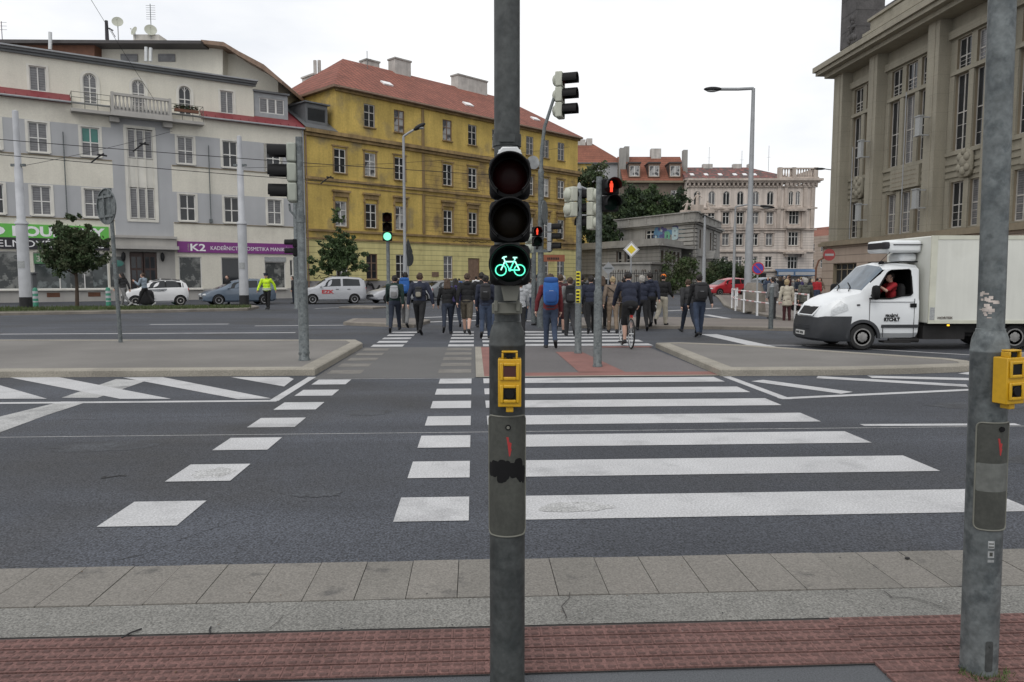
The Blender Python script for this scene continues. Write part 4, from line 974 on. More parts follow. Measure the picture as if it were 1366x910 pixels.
# low wing and garden wall
wL, wC, wR = Zp(770, 330, 92)[:2], Zp(880, 330, 78)[:2], Zp(909, 330, 86)[:2]
w = MB(); hh_ = [(pz(wL, wC, 822, 340)[0], 2.6, pz(wL, wC, 829, 340)[0], 4.6), (pz(wL, wC, 833, 340)[0], 2.6, pz(wL, wC, 840, 340)[0], 4.6)]
Lw, Mw = wallrun(w, wL, wC, 0, 4.95, hh_, 0)
Lr = math.hypot(wR[0] - wC[0], wR[1] - wC[1]); col = [(Lr * (.06 + i * .185), 2.5, Lr * (.06 + i * .185) + Lr * .11, 4.5) for i in range(5)]
_, Mr = wallrun(w, wC, wR, 0, 4.95, col, 0, .5); w.M = Matrix.Identity(4); w.build('wing_wall', ['grey_rust', 'brown_render'], bE, 0)
t = MB()
for Mx, L in ((Mw, Lw), (Mr, Lr)): t.M = Mx; t.box(-.2, -.45, 4.96, L + .35, .5, 5.2); t.box(-.1, -.2, 5.205, L + .15, .5, 5.75); t.box(-.1, -.25, 2.0, L + .2, -.004, 2.2)
t.build('wing_cornice', 'grey_render', bE, 0)
for (x, z, e, d), Mx in [(r, Mw) for r in hh_] + [(r, Mr) for r in col]:
    o = window(bE, 0, 0, e - x, d - z, 0, 'glass_dark', None, cols=1, trans=(.5,), bar=.08, frame='chimney' if Mx is Mw else 'grey_render'); o.matrix_local = Mx @ Matrix.Translation((x, .3, z))
t = MB(); t.M = Matrix.Translation((-eC[0], -eC[1], 0)); t.prism([wL, wC, wR, eC, eL], 4.96, 5.3, 0); a_ = Zp(1000, 300, 112)[:2]; t.prism([eL, eC, eR, (eL[0] + 15, eL[1] + 16)], 8.0, 8.3, 0); t.build('flat_roof', 'grey_render', bE, 0)
t = MB(); cS = (1.0, 3.0, 9.43); t.M = Matrix.Translation(cS); t.box(-2.0, -.4, 0, 2.0, .6, .35); t.box(-.7, -.3, .351, .7, .5, 1.0); random.seed(14)
def figure(x, z, h_, lean_):
    t.cap((x, 0, z), .26 * h_, (x + lean_ * .3, 0, z + .8 * h_), .22 * h_, 9); t.cap((x + lean_ * .3, 0, z + .8 * h_), .24 * h_, (x + lean_ * .4, 0, z + 1.2 * h_), .20 * h_, 9); t.ell((x + lean_ * .45, 0, z + 1.55 * h_), (.13 * h_, .14 * h_, .17 * h_), 9)
    t.cap((x + lean_ * .4 - .2 * h_, 0, z + 1.25 * h_), .09 * h_, (x - .45 * h_, .1, z + .8 * h_), .07 * h_, 7); t.cap((x + lean_ * .4 + .2 * h_, 0, z + 1.25 * h_), .09 * h_, (x + .5 * h_, -.1, z + 1.0 * h_), .07 * h_, 7)
figure(-1.45, .25, .75, .5); figure(0, .95, .95, 0); figure(1.45, .25, .75, -.5)
t.build('roof_sculpture', 'stucco_trim', bE, 50)
gL, gC, gR = Zp(800, 352, 74)[:2], Zp(868, 352, 70)[:2], Zp(908, 352, 78)[:2]
t = MB(); t.add([(gL[0], gL[1], 0), (gC[0], gC[1], 0), (gR[0], gR[1], 0), (gL[0], gL[1], 2.9), (gC[0], gC[1], 2.9), (gR[0], gR[1], 2.9), (gL[0], gL[1] + .5, 2.9), (gC[0], gC[1] + .5, 2.9), (gR[0], gR[1] + .5, 2.9), (gR[0], gR[1] + .5, 0), (gL[0], gL[1] + .5, 0), (gC[0], gC[1] + .5, 0)],
    [(0, 1, 4, 3), (1, 2, 5, 4), (3, 4, 7, 6), (4, 5, 8, 7), (2, 9, 8, 5), (10, 6, 7, 11), (11, 7, 8, 9)])
random.seed(8)
for (A, B) in ((gL, gC), (gC, gR)):
    for i in range(26):
        k = random.random(); z = random.choice((.8, 1.3, 1.8, 2.3)); p = (A[0] + (B[0] - A[0]) * k, A[1] + (B[1] - A[1]) * k); t.ell((p[0], p[1] - .02, z), (.07, .05, .12), 6, m=1)
for (A, B) in ((gL, gC), (gC, gR)):
    d = nrm(B[0] - A[0], B[1] - A[1]); L = math.hypot(B[0] - A[0], B[1] - A[1]); old = t.M; t.M = Matrix.Translation((A[0], A[1], 0)) @ Matrix.Rotation(math.atan2(d[1], d[0]), 4, 'Z'); t.box(-.1, -.15, 2.91, L + .1, .65, 3.1); t.M = old
o = t.build('garden_wall', ['grey_render', 'brown_render'], None, 0); tag(o, 'tall grey garden wall with small vent holes below the pavilion', 'wall')
t = MB()
for i in range(22): x = i * .22; t.cyl((x, 0, 0), (x, 0, 2.3), .025, n=4)
t.box(0, -.03, .3, 4.7, .03, .36); t.box(0, -.03, 2.0, 4.7, .03, 2.06)
o = t.build('iron_gate', 'black_soft', None, 0); g_ = Zp(812, 352, 70); o.location = (g_[0], g_[1], 0); tag(o, 'black iron bar gate in front of the grey garden wall', 'gate')

# ---- orange roofed house behind the trees, and the yellow one beside it
YF = 122.0; xo = 18.0
bF = thing('apartment_building', 'brown house with an orange tiled roof and three dormers behind the trees', 'building', (xo, YF, 0), 0); LF = 10.6
w = MB(); fw = [(7.9, 13.5, 9.5, 15.8), (4.4, 13.5, 5.6, 15.8), (1.0, 13.5, 2.4, 15.8), (7.9, 9.5, 9.5, 11.8), (4.4, 9.5, 5.6, 11.8)]
facade(w, 0, LF, 0, 17.0, fw, lambda x, z: 0, .2); w.add([(0, 0, 0), (0, 14, 0), (0, 14, 17), (0, 0, 17), (LF, 0, 0), (LF, 14, 0), (LF, 14, 17), (LF, 0, 17), (0, 6, 22.1), (LF, 6, 22.1)], [(0, 3, 2, 1), (4, 5, 6, 7), (3, 8, 2), (7, 6, 9)], 0); w.build('wall', ['brown_render'], bF, 0)
for a, c, e, d in fw: window(bF, a, c, e - a, d - c, .1, 'glass_curtain', 'chimney', cols=2, trans=(.6,), bar=.1)
q = MB(); q.box(-.2, -.6, 16.95, LF + .2, -.003, 17.25); q.build('cornice', 'stone_dark', bF, 0)
q = MB(); q.add([(-.05, -.5, 17.26), (LF + .05, -.5, 17.26), (LF + .05, 6, 22.1), (-.05, 6, 22.1), (LF + .05, 14, 17.26), (-.05, 14, 17.26)], [(0, 1, 2, 3), (3, 2, 4, 5)]); rf = q.build('roof', 'roof_far', bF, 0)
for x in (1.0, 4.2, 7.6):
    w = MB(); facade(w, x, x + 1.9, 17.9, 20.1, [(x + .15, 18.05, x + 1.75, 19.75)], lambda a, b_: 0, .12, y=.15); w.box(x - .1, -.1, 20.11, x + 2.0, 4.2, 20.3, 1); w.add([(x, .15, 17.4), (x, 4.2, 17.4), (x, 4.2, 20.1), (x, .15, 20.1), (x + 1.9, .15, 17.4), (x + 1.9, 4.2, 17.4), (x + 1.9, 4.2, 20.1), (x + 1.9, .15, 20.1)], [(0, 3, 2, 1), (4, 5, 6, 7)], 1)
    d_ = w.build('dormer', ['frame_brown', 'dark_sheet'], bF, 0); window(d_, x + .15, 18.05, 1.6, 1.7, .2, 'glass_curtain', cols=2, trans=(), bar=.09)
for x, y, a, zz_ in ((5.6, 5.5, 1.7, 23.4), (-.1, 2.5, 1.0, 23.0), (.95, 4.5, .8, 23.6), (LF - .3, 2.0, .7, 22.6)):
    q = MB(); q.box(x, y, 17.5, x + a, y + 1.3, zz_); q.build('chimney', 'chimney' if x > 3 and x < 9 else 'grey_render', rf, 0)
bG = thing('apartment_building', 'yellow and grey house with an orange roof right of the ochre corner house', 'building', (8.6, 128.0, 0), 0)
w = MB(); gw = [(6.0, 15.8, 8.8, 18.0), (1.5, 15.8, 4.0, 18.0), (6.0, 11.5, 8.8, 13.7)]
facade(w, 0, 10.1, 0, 21.0, gw, lambda x, z: 1 if z > 15.2 and x > 5 else 0, .2, extra_z=(15.2,), extra_x=(5,)); w.add([(10.1, 0, 0), (10.1, 12, 0), (10.1, 12, 21), (10.1, 0, 21), (0, 0, 0), (0, 12, 0), (0, 12, 21), (0, 0, 21)], [(0, 1, 2, 3), (4, 7, 6, 5)], 1); w.build('wall', ['ochre', 'grey_plaster'], bG, 0)
for a, c, e, d in gw: window(bG, a, c, e - a, d - c, .1, 'glass_curtain', None, cols=2, trans=(.6,), bar=.1)
q = MB(); gable_roof(q, 0, 10.1, 0, 12, 21.1, 25.6, 3.5, 4.8, .4); rf = q.build('roof', ['roof_far', 'slate_sheet'], bG, 0)
q = MB(); q.box(1.8, 5.0, 24.0, 4.4, 6.4, 25.9); q.box(4.6, 5.0, 24.0, 5.6, 6.4, 26.1); q.build('chimney', 'chimney', rf, 0)
bH = thing('apartment_building', 'distant tan house at the end of the side street by the stone building', 'building', (78.0, 185.0, 0), R(-78))
w = MB(); facade(w, -40, 40, 0, 12, [(x, z, x + 1.4, z + 2.2) for x in range(-38, 38, 4) for z in (4, 8)], lambda x, z: 0, .2); w.add([(-40, 0, 12), (40, 0, 12), (40, 8, 15), (-40, 8, 15)], [(0, 1, 2, 3)], 1); w.box(-40, .3, 0, 40, 8, 11.9, 0); w.build('wall', ['stone_pink', 'roof_far'], bH, 0)
for x in range(-38, 38, 4):
    for z in (4, 8): 
        if len([c for c in bH.children]) < 70: window(bH, x, z, 1.4, 2.2, .1, 'glass_dark', None, cols=2, trans=(.6,), bar=.1)

# ================================================================== trees
def tree(name, label, loc, clumps, trunk, leaf, n_, mats, seed, th=None, group=None, sq=.9, sub=7):
    """tapered trunk with limbs; crown of many small leaf faces gathered in uneven clumps"""
    random.seed(seed); o = thing(name, label, 'tree' if 'tree' in name else 'shrub', (loc[0], loc[1], 0), 0, group)
    t = MB(); top = th or max(c[2] for c in clumps) * .8
    if trunk:
        t.tube([(0, 0, 0), (.03, .02, top * .35), (-.02, .03, top * .7), (.02, 0, top)], [trunk, trunk * .8, trunk * .6, trunk * .25], 8)
        for c in clumps[::max(1, len(clumps) // 9)]:
            z0 = min(top * .9, max(top * .35, c[2] - .45 * math.hypot(c[0], c[1]) - .2)); t.tube([(0, 0, z0), (c[0] * .5, c[1] * .5, (z0 + c[2]) / 2), (c[0], c[1], c[2])], [trunk * .4, trunk * .28, trunk * .1], 5)
        t.build('trunk', 'bark', o)
    b = MB(); vs, fs, ms = [], [], []; tot = sum(c[3] ** 2 for c in clumps)
    for c in clumps:
        k = int(n_ * c[3] ** 2 / tot)
        centers = []
        for _ in range(sub):
            d = Vector((random.gauss(0, 1), random.gauss(0, 1), random.gauss(0, .8))).normalized() * (c[3] * random.uniform(.45, 1.0)); centers.append((d, c[3] * random.uniform(.22, .5), 0 if random.random() < .6 else 1))
        for _ in range(k):
            d, r, mm = random.choice(centers)
            p = Vector(c[:3]) + d + Vector((random.gauss(0, 1), random.gauss(0, 1), random.gauss(0, sq))) * r * .5
            if p.z < .05: continue
            s = leaf * random.uniform(.6, 1.3); a = Vector((random.gauss(0, 1), random.gauss(0, 1), random.gauss(0, .6))).normalized(); e = a.orthogonal().normalized(); f_ = a.cross(e); w_ = random.uniform(0, 6.28)
            e, f_ = e * math.cos(w_) + f_ * math.sin(w_), f_ * math.cos(w_) - e * math.sin(w_)
            i0 = len(vs); vs += [tuple(p - e * s), tuple(p - f_ * s * .55), tuple(p + e * s), tuple(p + f_ * s * .55)]; fs.append((i0, i0 + 1, i0 + 2, i0 + 3)); ms.append(mm if random.random() < .85 else 1 - mm)
    b.v, b.f, b.m = vs, fs, ms; b.build('crown', mats, o, 0); return o
def round_crown(zc, rx, rz, r, n_, seed, bot=None, cone=0.0):
    random.seed(seed); out = []
    for i in range(n_):
        d = Vector((random.gauss(0, 1), random.gauss(0, 1), random.gauss(0, 1))).normalized() * random.uniform(.35, 1)
        k = 1 - cone * (d.z + 1) / 2; out.append((d.x * rx * k, d.y * rx * k, zc + d.z * rz, r * random.uniform(.7, 1.25) * (1 - cone * .4 * (d.z + 1) / 2)))
    return out
tp = G(103, 409)
tree('street_tree', 'round dark street tree in front of the green shop sign', tp, round_crown(3.35, 1.45, 1.25, .52, 30, 2) + [(-.9, 0, 4.6, .3), (.1, 0, 5.0, .35), (.9, .1, 4.4, .3), (-1.7, 0, 3.4, .3), (1.8, 0, 3.6, .3), (1.4, 0, 2.5, .35), (-1.4, .1, 2.6, .35), (0, 0, 3.2, 1.0)], .11, .085, 21000, ['leaf_dark', 'leaf_dull'], 2, 3.6)
tp = G(452, 402)
tree('street_tree', 'conical young street tree in front of the ochre facade', tp, round_crown(3.3, 1.85, 2.1, .5, 34, 5, cone=.72) + [(0, 0, 6.2, .3), (0.1, 0, 5.7, .4), (-1.6, 0, 2.1, .4), (1.7, 0, 2.4, .4), (-1.9, .2, 2.9, .3), (1.9, 0, 3.2, .3), (-1.2, 0, 4.0, .22), (1.1, 0, 4.4, .2)], .11, .085, 15000, ['leaf_mid', 'leaf_dark'], 3, 4.6)
def bigtree(label, px, py_top, Y, w_px, z_bot, seed, mats, n_=13000, leaf=.24):
    X = (px - 683) / 985 * Y; zt = Zp(px, py_top, Y)[2]; rx = w_px / 2 / 985 * Y; zc = (zt + z_bot) / 2; rz = (zt - z_bot) / 2
    tree('broadleaf_tree', label, (X, Y), round_crown(zc, rx * .85, rz * .85, min(rx, rz) * .42, 26, seed), .3, leaf, n_, mats, seed, zc + rz * .3, 'trees behind the pavilion')
bigtree('tall green tree beside the ochre house, left of the orange roof', 787, 200, 104, 58, 4.5, 31, ['leaf_dark', 'leaf_dull'])
bigtree('dark tree above the pavilion parapet, left one of the row', 833, 246, 112, 70, 7, 32, ['leaf_dark', 'leaf_deep'])
bigtree('dark tree above the pavilion parapet, middle of the row', 868, 236, 113, 66, 7, 33, ['leaf_dark', 'leaf_mid'])
bigtree('dark tree above the pavilion parapet, right one of the row', 900, 250, 113, 52, 7, 34, ['leaf_deep', 'leaf_dark'], 6500)
bigtree('low dark tree hanging over the left end of the pavilion', 808, 284, 98, 44, 3.5, 35, ['leaf_deep', 'leaf_dark'], 3600)
bigtree('dark tree in the gap left of the pavilion wing', 790, 320, 96, 30, .4, 36, ['leaf_deep', 'leaf_deep'], 2600)
def shrub(label, px, Y, w_px, zt, seed, mats=('leaf_dull', 'leaf_mid')):
    X = (px - 683) / 985 * Y; rx = w_px / 2 / 985 * Y
    tree('shrub', label, (X, Y), round_crown(zt * .5, rx * .8, zt * .42, zt * .27, 14, seed), .05, .12, 5000, list(mats), seed, zt * .6, 'shrubs before the pavilion')
shrub('broad olive shrub before the pavilion corner, left of the grey lamp pole', 907, 72, 50, 3.9, 41); shrub('dark shrub at the pavilion entrance, right of the thin grey pole', 948, 73, 30, 3.2, 42, ('leaf_dark', 'leaf_dull'))
shrub('loose shrub behind the red car', 962, 76, 30, 3.6, 43, ('leaf_dark', 'leaf_deep')); shrub('leafy shrub between the red car and the tall lamp post', 990, 78, 36, 3.3, 44)
# ================================================================== signal poles in the foreground
def cyl_patch(mb, r, a0, a1, z0, z1, cr=0.0, n=18, m=0, back=None):
    """patch with rounded corners wrapped on a pole of radius r; cr = corner radius in metres"""
    old = None; w = R(a1 - a0) * r
    for i in range(n + 1):
        t = i / n; a = R(a0 + (a1 - a0) * t); x = min(t, 1 - t) * w
        d = 0 if x >= cr or cr == 0 else cr - math.sqrt(max(0, cr * cr - (cr - x) ** 2))
        p = ((r * math.cos(a), r * math.sin(a), z0 + d), (r * math.cos(a), r * math.sin(a), z1 - d))
        if old: mb.quad(old[0], p[0], p[1], old[1], m)
        old = p
def cyl_rim(r, a0, a1, z0, z1, cr):
    """closed outline of such a patch"""
    w = R(a1 - a0) * r; pts = []
    for cx, cz, s in ((w - cr, z0 + cr, -90), (w - cr, z1 - cr, 0), (cr, z1 - cr, 90), (cr, z0 + cr, 180)):
        for k in range(6): q = R(s + 18 * k); pts.append((cx + cr * math.cos(q), cz + cr * math.sin(q)))
    out = []
    for i in range(len(pts)):
        p, q = pts[i], pts[(i + 1) % len(pts)]; k = max(1, int(abs(p[0] - q[0]) / .012))
        for j in range(k): t = j / k; x = p[0] + (q[0] - p[0]) * t; z = p[1] + (q[1] - p[1]) * t; a = R(a0) + x / r; out.append((r * math.cos(a), r * math.sin(a), z))
    return out + [out[0]]
def bolt_mark(mb, r, ac, z, h):
    """red lightning flash on the cover"""
    for poly in ([(-.004, 0), (.004, .0), (.010, -.5 * h), (.001, -.42 * h)], [(.006, -.25 * h), (.016, -.32 * h), (.013, -.62 * h), (.006, -.6 * h)], [(.001, -.42 * h), (.008, -.47 * h), (.016, -.62 * h), (.010, -1.0 * h), (.006, -.98 * h)]):
        mb.add([(r * math.cos(R(ac) + x / r), r * math.sin(R(ac) + x / r), z + zz_) for x, zz_ in poly], [tuple(range(len(poly)))])
def button_box(parent, M, wd=.086, hh=.178, dp=.058, on='maroon'):
    """yellow request box: body with display and push plate, loop on top"""
    b = MB(); b.M = M; b.box(-wd / 2, -dp, 0, wd / 2, 0, hh)
    b.box(-.030, -dp + .004, hh - .001, -.022, -.02, hh + .022); b.box(.022, -dp + .004, hh - .001, .030, -.02, hh + .022); b.box(-.030, -dp + .004, hh + .0225, .030, -.02, hh + .029); b.box(-.014, -dp + .012, -.022, .014, -.01, -.001)
    for x0, x1, z0, z1 in ((-.036, .036, hh * .565, hh * .93), (-.036, .036, hh * .09, hh * .47)):
        t = .0125; b.box(x0, -dp - .008, z0, x0 + t, -dp - .0005, z1); b.box(x1 - t, -dp - .008, z0, x1, -dp - .0005, z1); b.box(x0 + t + .0003, -dp - .008, z0, x1 - t - .0003, -dp - .0005, z0 + t); b.box(x0 + t + .0003, -dp - .008, z1 - t, x1 - t - .0003, -dp - .0005, z1)
    o = b.build('button_box', 'yellow_box', parent, 30, .0035)
    b = MB(); b.M = M; b.box(-.0245, -dp - .003, hh * .565 + .012, .0245, -dp - .0008, hh * .93 - .012); b.build('display', on, o, 0)
    b = MB(); b.M = M; b.box(-.0245, -dp - .003, hh * .09 + .012, .0245, -dp - .0008, hh * .47 - .012); b.lathe([(.019, -dp - .006), (.017, -dp - .011), (0, -dp - .011)][::1], (0, 0, hh * .28), 16, axis='y'); b.build('push_button', 'black', o, 30)
    b = MB(); b.M = M; b.lathe([(.007, -.05), (.006, -.052)], (0, 0, hh + .011), 10, axis='y'); b.box(-.012, -dp + .01, hh + .001, .012, -.03, hh + .018); b.build('lock', 'black', o, 30)
    return o
def sleeve(parent, r, z_sh, r_up, z_top, m, um=None):
    b = MB(); b.lathe([(r * 1.02, 0), (r, .01), (r, z_sh - .045), (r * 1.025, z_sh - .043), (r * 1.025, z_sh - .036), (r, z_sh - .033), (r * .985, z_sh - .01), (r * .93, z_sh + .012), (r * .84, z_sh + .030), (r_up * 1.08, z_sh + .042), (r_up * 1.08, z_sh + .05), (r_up, z_sh + .052)], n=40)
    b.build('pole_sleeve', m, parent, 50)
    b = MB(); b.lathe([(r_up, z_sh + .052), (r_up * .97, z_top), (0, z_top)], n=32); b.build('pole_tube', um or m, parent, 50)
YC = 2.82; XC = (676.5 - 683) / 985 * YC
sg = thing('bicycle_signal', 'grey pole with a three-lamp bicycle signal showing green, in the middle of the view', 'traffic light', (XC, YC, 0))
zc = lambda py, Y=YC: Zp(676, py, Y)[2]
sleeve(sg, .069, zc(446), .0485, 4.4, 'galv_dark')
b = MB(); cyl_patch(b, .0725, -162, -18, zc(716, 2.75), zc(556, 2.75), .022); cov = b.build('cover_plate', 'cover_grey', sg, 60)
b = MB(); b.tube(cyl_rim(.0725, -162, -18, zc(716, 2.75), zc(556, 2.75), .022), .0036, 6); b.build('cover_rim', 'cover_edge', cov)
b = MB(); bolt_mark(b, .0731, -89, zc(583, 2.75), .075); b.build('lightning_mark', 'red_mark', cov, 0)
b = MB(); b.lathe([(.0105, -.0775), (.0105, -.070)], (.004, 0, zc(570, 2.75)), 14, axis='y'); b.lathe([(.006, -.0785), (.006, -.070)], (.004, 0, zc(570, 2.75)), 10, m=1, axis='y'); b.build('screw', ['black', 'cover_edge'], cov)
b = MB(); random.seed(15)
for i in range(30):
    a = random.uniform(-152, -28); z = zc(random.gauss(629, 6), 2.75); w_ = random.uniform(16, 34); hh = random.uniform(.03, .055)
    cyl_patch(b, .07285 + i * .000012, max(-160, a - w_ / 2), min(-20, a + w_ / 2), z - hh / 2, z + hh / 2, hh * .35, 8)
b.build('smear', 'black', cov, 0)
button_box(sg, Matrix.Translation((.010, -.066, zc(543, 2.70))))
# three-lamp head on the camera side of the pole
YH = 2.68; zh = lambda py: Zp(680, py, YH)[2]; hx = lambda px: (px - 683) / 985 * YH - XC
head = MB(); HY = YH - YC
secs = [(237, 'lens_red_off'), (295, 'lens_amber_off'), (353.5, 'lens_green_off')]
for py, m in secs:
    head.box(hx(653), HY + .0, zh(py + 27.5), hx(707), HY + .085, zh(py - 27.5))
hd = head.build('signal_head', 'black', sg, 30, .020)
for py, m in secs:
    c = (hx(680.3), HY, zh(py)); r = .0735
    v = MB(); v.lathe([(r, .012), (r, -.125), (r - .003, -.127), (r - .006, -.125), (r - .006, .012)], c, 36, axis='y', a0=-52, a1=232, caps=False); v.lathe([(r + .0005, -.002), (r + .0005, -.02), (r - .012, -.02), (r - .012, -.004)], c, 36, axis='y', caps=False); v.build('visor', 'black', hd, 40)
    l_ = MB(); l_.lathe([(.064, -.006), (.060, -.012), (.045, -.017), (.022, -.020), (0, -.021)], c, 32, axis='y'); ln = l_.build('lens', m, hd, 60)
    if py > 340:
        k = MB(); kc = MB(); y = HY - .0235; cx, cz = c[0] + .001, c[2] - .004; u_ = .00272
        P = lambda X, Y_: (cx + X * u_, y, cz - Y_ * u_)
        for wx in (-12.3, 12.3): k.tube([P(wx + 7.0 * math.cos(t), 5.5 + 7.0 * math.sin(t)) for t in [2 * math.pi * i / 24 for i in range(25)]], .0023, 6)
        fr = {'bb': (-.5, 5.2), 'seat': (5.8, -8.0), 'head': (-7.0, -6.0), 'rear': (12.3, 5.5), 'front': (-12.3, 5.5)}
        for a, d in (('seat', 'bb'), ('head', 'bb'), ('rear', 'bb')): k.cyl(P(*fr[a]), P(*fr[d]), .0026, n=6)
        for a, d in (((-6.6, -5.6), (6.6, -5.6)), ((-9.0, -11.5), (-7, -6)), ((-7, -6), fr['front']), ((-9, -11.5), (-4.6, -12.2)), ((6.4, -8), (5.4, -10.8)), ((3.4, -11.0), (9.2, -10.9)), ((6.6, -5.6), fr['rear'])): kc.cyl(P(*a), P(*d), .0026, n=6)
        kc.cyl(P(-10.6, -9.5), P(-9.0, -11.5), .0024, n=6); k.lathe([(.0055, y - .003), (.0055, y + .003)], (cx - .5 * u_, 0, cz - 5.2 * u_), 10, axis='y')
        k.build('bicycle_symbol', 'lit_green', ln, 0); kc.build('bicycle_symbol', 'lit_core', ln, 0)
b = MB(); b.box(hx(665), HY + .02, zh(207.5), hx(695), -.040, zh(198)); b.xz([(hx(663), zh(208)), (hx(697), zh(208)), (hx(690), zh(197.5)), (hx(670), zh(197.5))], HY - .03, HY + .018); b.build('top_bracket', 'alu', sg, 30, .004)
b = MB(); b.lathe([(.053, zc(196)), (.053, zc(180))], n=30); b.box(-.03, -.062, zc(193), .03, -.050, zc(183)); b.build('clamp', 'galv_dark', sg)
b = MB(); b.xz([(hx(668), zh(381)), (hx(694), zh(381)), (hx(690), zh(402)), (hx(672), zh(402))], HY + .02, HY + .07); b.box(-.056, -.075, zc(417), .056, -.040, zc(404))
for x in (-.048, .034): b.box(x, -.09, zc(414), x + .014, -.076, zc(400))
b.lathe([(.052, zc(419)), (.052, zc(403))], n=30); b.build('lower_bracket', 'cover_edge', sg, 30, .002)
b = MB(); b.M = Matrix.Translation((hx(711), HY + .05, zh(214))) @ Matrix.Rotation(R(25), 4, 'Z'); b.lathe([(.024, -.004), (.024, .0)], n=24, axis='y'); pl = b.build('number_plate', 'sticker', sg)
l_ = lettering('52', .024, 'black', pl, (0, 0, 0), ext=.001); l_.matrix_local = Matrix.Translation((hx(711) - .014, HY + .0445, zh(214) - .009)) @ Matrix.Rotation(R(25), 4, 'Z') @ Matrix.Rotation(math.pi / 2, 4, 'X')

rb = G(1305, 897); rp = thing('signal_pole', 'grey pole with yellow request box and long cover plate on the brick pavement at right', 'pole', (*rb, 0)); rp.rotation_euler = (0, R(-1.15), 0)
YR = rb[1]; zr = lambda py: Zp(1315, py, YR)[2]
sleeve(rp, .069, zr(455), .0485, 4.3, 'galv')
b = MB(); cyl_patch(b, .0725, -152, -34, zr(700), zr(560), .022); cov = b.build('cover_plate', 'cover_grey', rp, 60)
b = MB(); b.tube(cyl_rim(.0725, -152, -34, zr(700), zr(560), .022), .0036, 6); b.build('cover_rim', 'cover_edge', cov)
b = MB(); bolt_mark(b, .0731, -88, zr(580), .07); b.build('lightning_mark', 'red_mark', cov, 0)
b = MB(); b.lathe([(.0105, -.0775), (.0105, -.070)], (.012, 0, zr(568)), 14, axis='y'); b.build('screw', 'black', cov)
b = MB(); cyl_patch(b, .0729, -150, -36, zr(650), zr(613), .004); b.build('faded_sticker', mat('sticker_dull', (.12, .125, .115), .6, .2, 30), cov, 0)
a_ = R(-75); button_box(rp, Matrix.Translation((.068 * math.cos(a_), .068 * math.sin(a_), zr(532))) @ Matrix.Rotation(a_ + math.pi / 2, 4, 'Z') @ Matrix.Translation((-.014, 0, 0)), .088, .182, .064, 'black')
b = MB(); cyl_patch(b, .0694, -108, -88, zr(724), zr(714), 0, 5); cyl_patch(b, .0694, -108, -88, zr(736), zr(727), 0, 5); cyl_patch(b, .0694, -108, -88, zr(742), zr(738.5), 0, 5); st = b.build('sticker', 'sticker', rp, 0)
b = MB(); cyl_patch(b, .0696, -103, -93, zr(734), zr(729), 0, 4); cyl_patch(b, .0696, -106, -90, zr(722.5), zr(721), 0, 4); cyl_patch(b, .0696, -106, -90, zr(718.5), zr(717), 0, 4); b.build('sticker_print', 'cover_grey', st, 0)
b = MB(); random.seed(6)
for i in range(26): a = random.uniform(-178, -112); z = zr(random.gauss(408, 9)); cyl_patch(b, .0489 + i * .00001, a, a + random.uniform(8, 28), z, z + random.uniform(.003, .016), 0, 4)
b.build('scrape', 'scrape', rp, 0)
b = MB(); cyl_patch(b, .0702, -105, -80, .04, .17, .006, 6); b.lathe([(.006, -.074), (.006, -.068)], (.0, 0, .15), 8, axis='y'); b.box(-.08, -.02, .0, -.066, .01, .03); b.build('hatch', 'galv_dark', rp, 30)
b = MB(); random.seed(12)
for i in range(90):
    a = random.uniform(3.4, 6.0); r_ = random.uniform(.075, .125); x, y = r_ * math.cos(a), r_ * math.sin(a); hh = random.uniform(.01, .035)
    b.add([(x - .003, y, 0), (x + .003, y, 0), (x + random.uniform(-.02, .02), y + random.uniform(-.02, .02), hh)], [(0, 1, 2)])
o = b.build('grass', 'grass', None, 0); o.location = (*rb, .016); struct(o, 'stuff'); tag(o, 'tiny weeds growing round the foot of the right pole', 'weeds')

# ================================================================== signals, signs and lamps further off
def signal(parent, loc, az, lenses, s=.28, body='black', visor='black', back=False, dome=False):
    """signal head; az = compass direction it faces (0 = towards the camera, +90 = right); lenses from the top"""
    M = Matrix.Translation(loc) @ Matrix.Rotation(az, 4, 'Z'); n = len(lenses)
    b = MB(); b.M = M
    for i in range(n): z = s * (n - 1 - i); b.box(-s * .5, -s * .05, z + s * .02, s * .5, s * .42, z + s * .98)
    if dome:
        for i in range(n): b.ell((0, s * .42, s * (n - .5 - i)), (s * .40, s * .30, s * .42), 12)
    hd = b.build('signal_head', body, parent, 30, s * .09)
    for i, m in enumerate(lenses):
        z = s * (n - .5 - i); v = MB(); v.M = M; r = s * .45
        v.lathe([(r, 0), (r, -s * .95), (r - .006, -s * .95), (r - .006, 0)], (0, -s * .05, z), 18, axis='y', a0=-20, a1=200, caps=False); v.build('visor', visor, hd, 40)
        l_ = MB(); l_.M = M; l_.lathe([(r * .92, -s * .06), (r * .7, -s * .1), (0, -s * .13)], (0, 0, z), 18, axis='y'); lo = l_.build('lens', m if m.startswith('lens') else {'lit_red': 'lens_red_off', 'lit_green_far': 'lit_green_far'}[m], hd, 60)
        if m == 'lit_red':                                           # standing figure
            f = MB(); f.M = M @ Matrix.Translation((0, -s * .14, z)); f.ell((0, 0, s * .25), (s * .07, .01, s * .07), 8); f.box(-s * .10, -.008, -s * .06, s * .10, .008, s * .17); f.box(-s * .075, -.008, -s * .33, -s * .012, .008, -s * .06); f.box(s * .012, -.008, -s * .33, s * .075, .008, -s * .06); f.build('standing_figure', 'lit_red', lo, 0)
    return hd
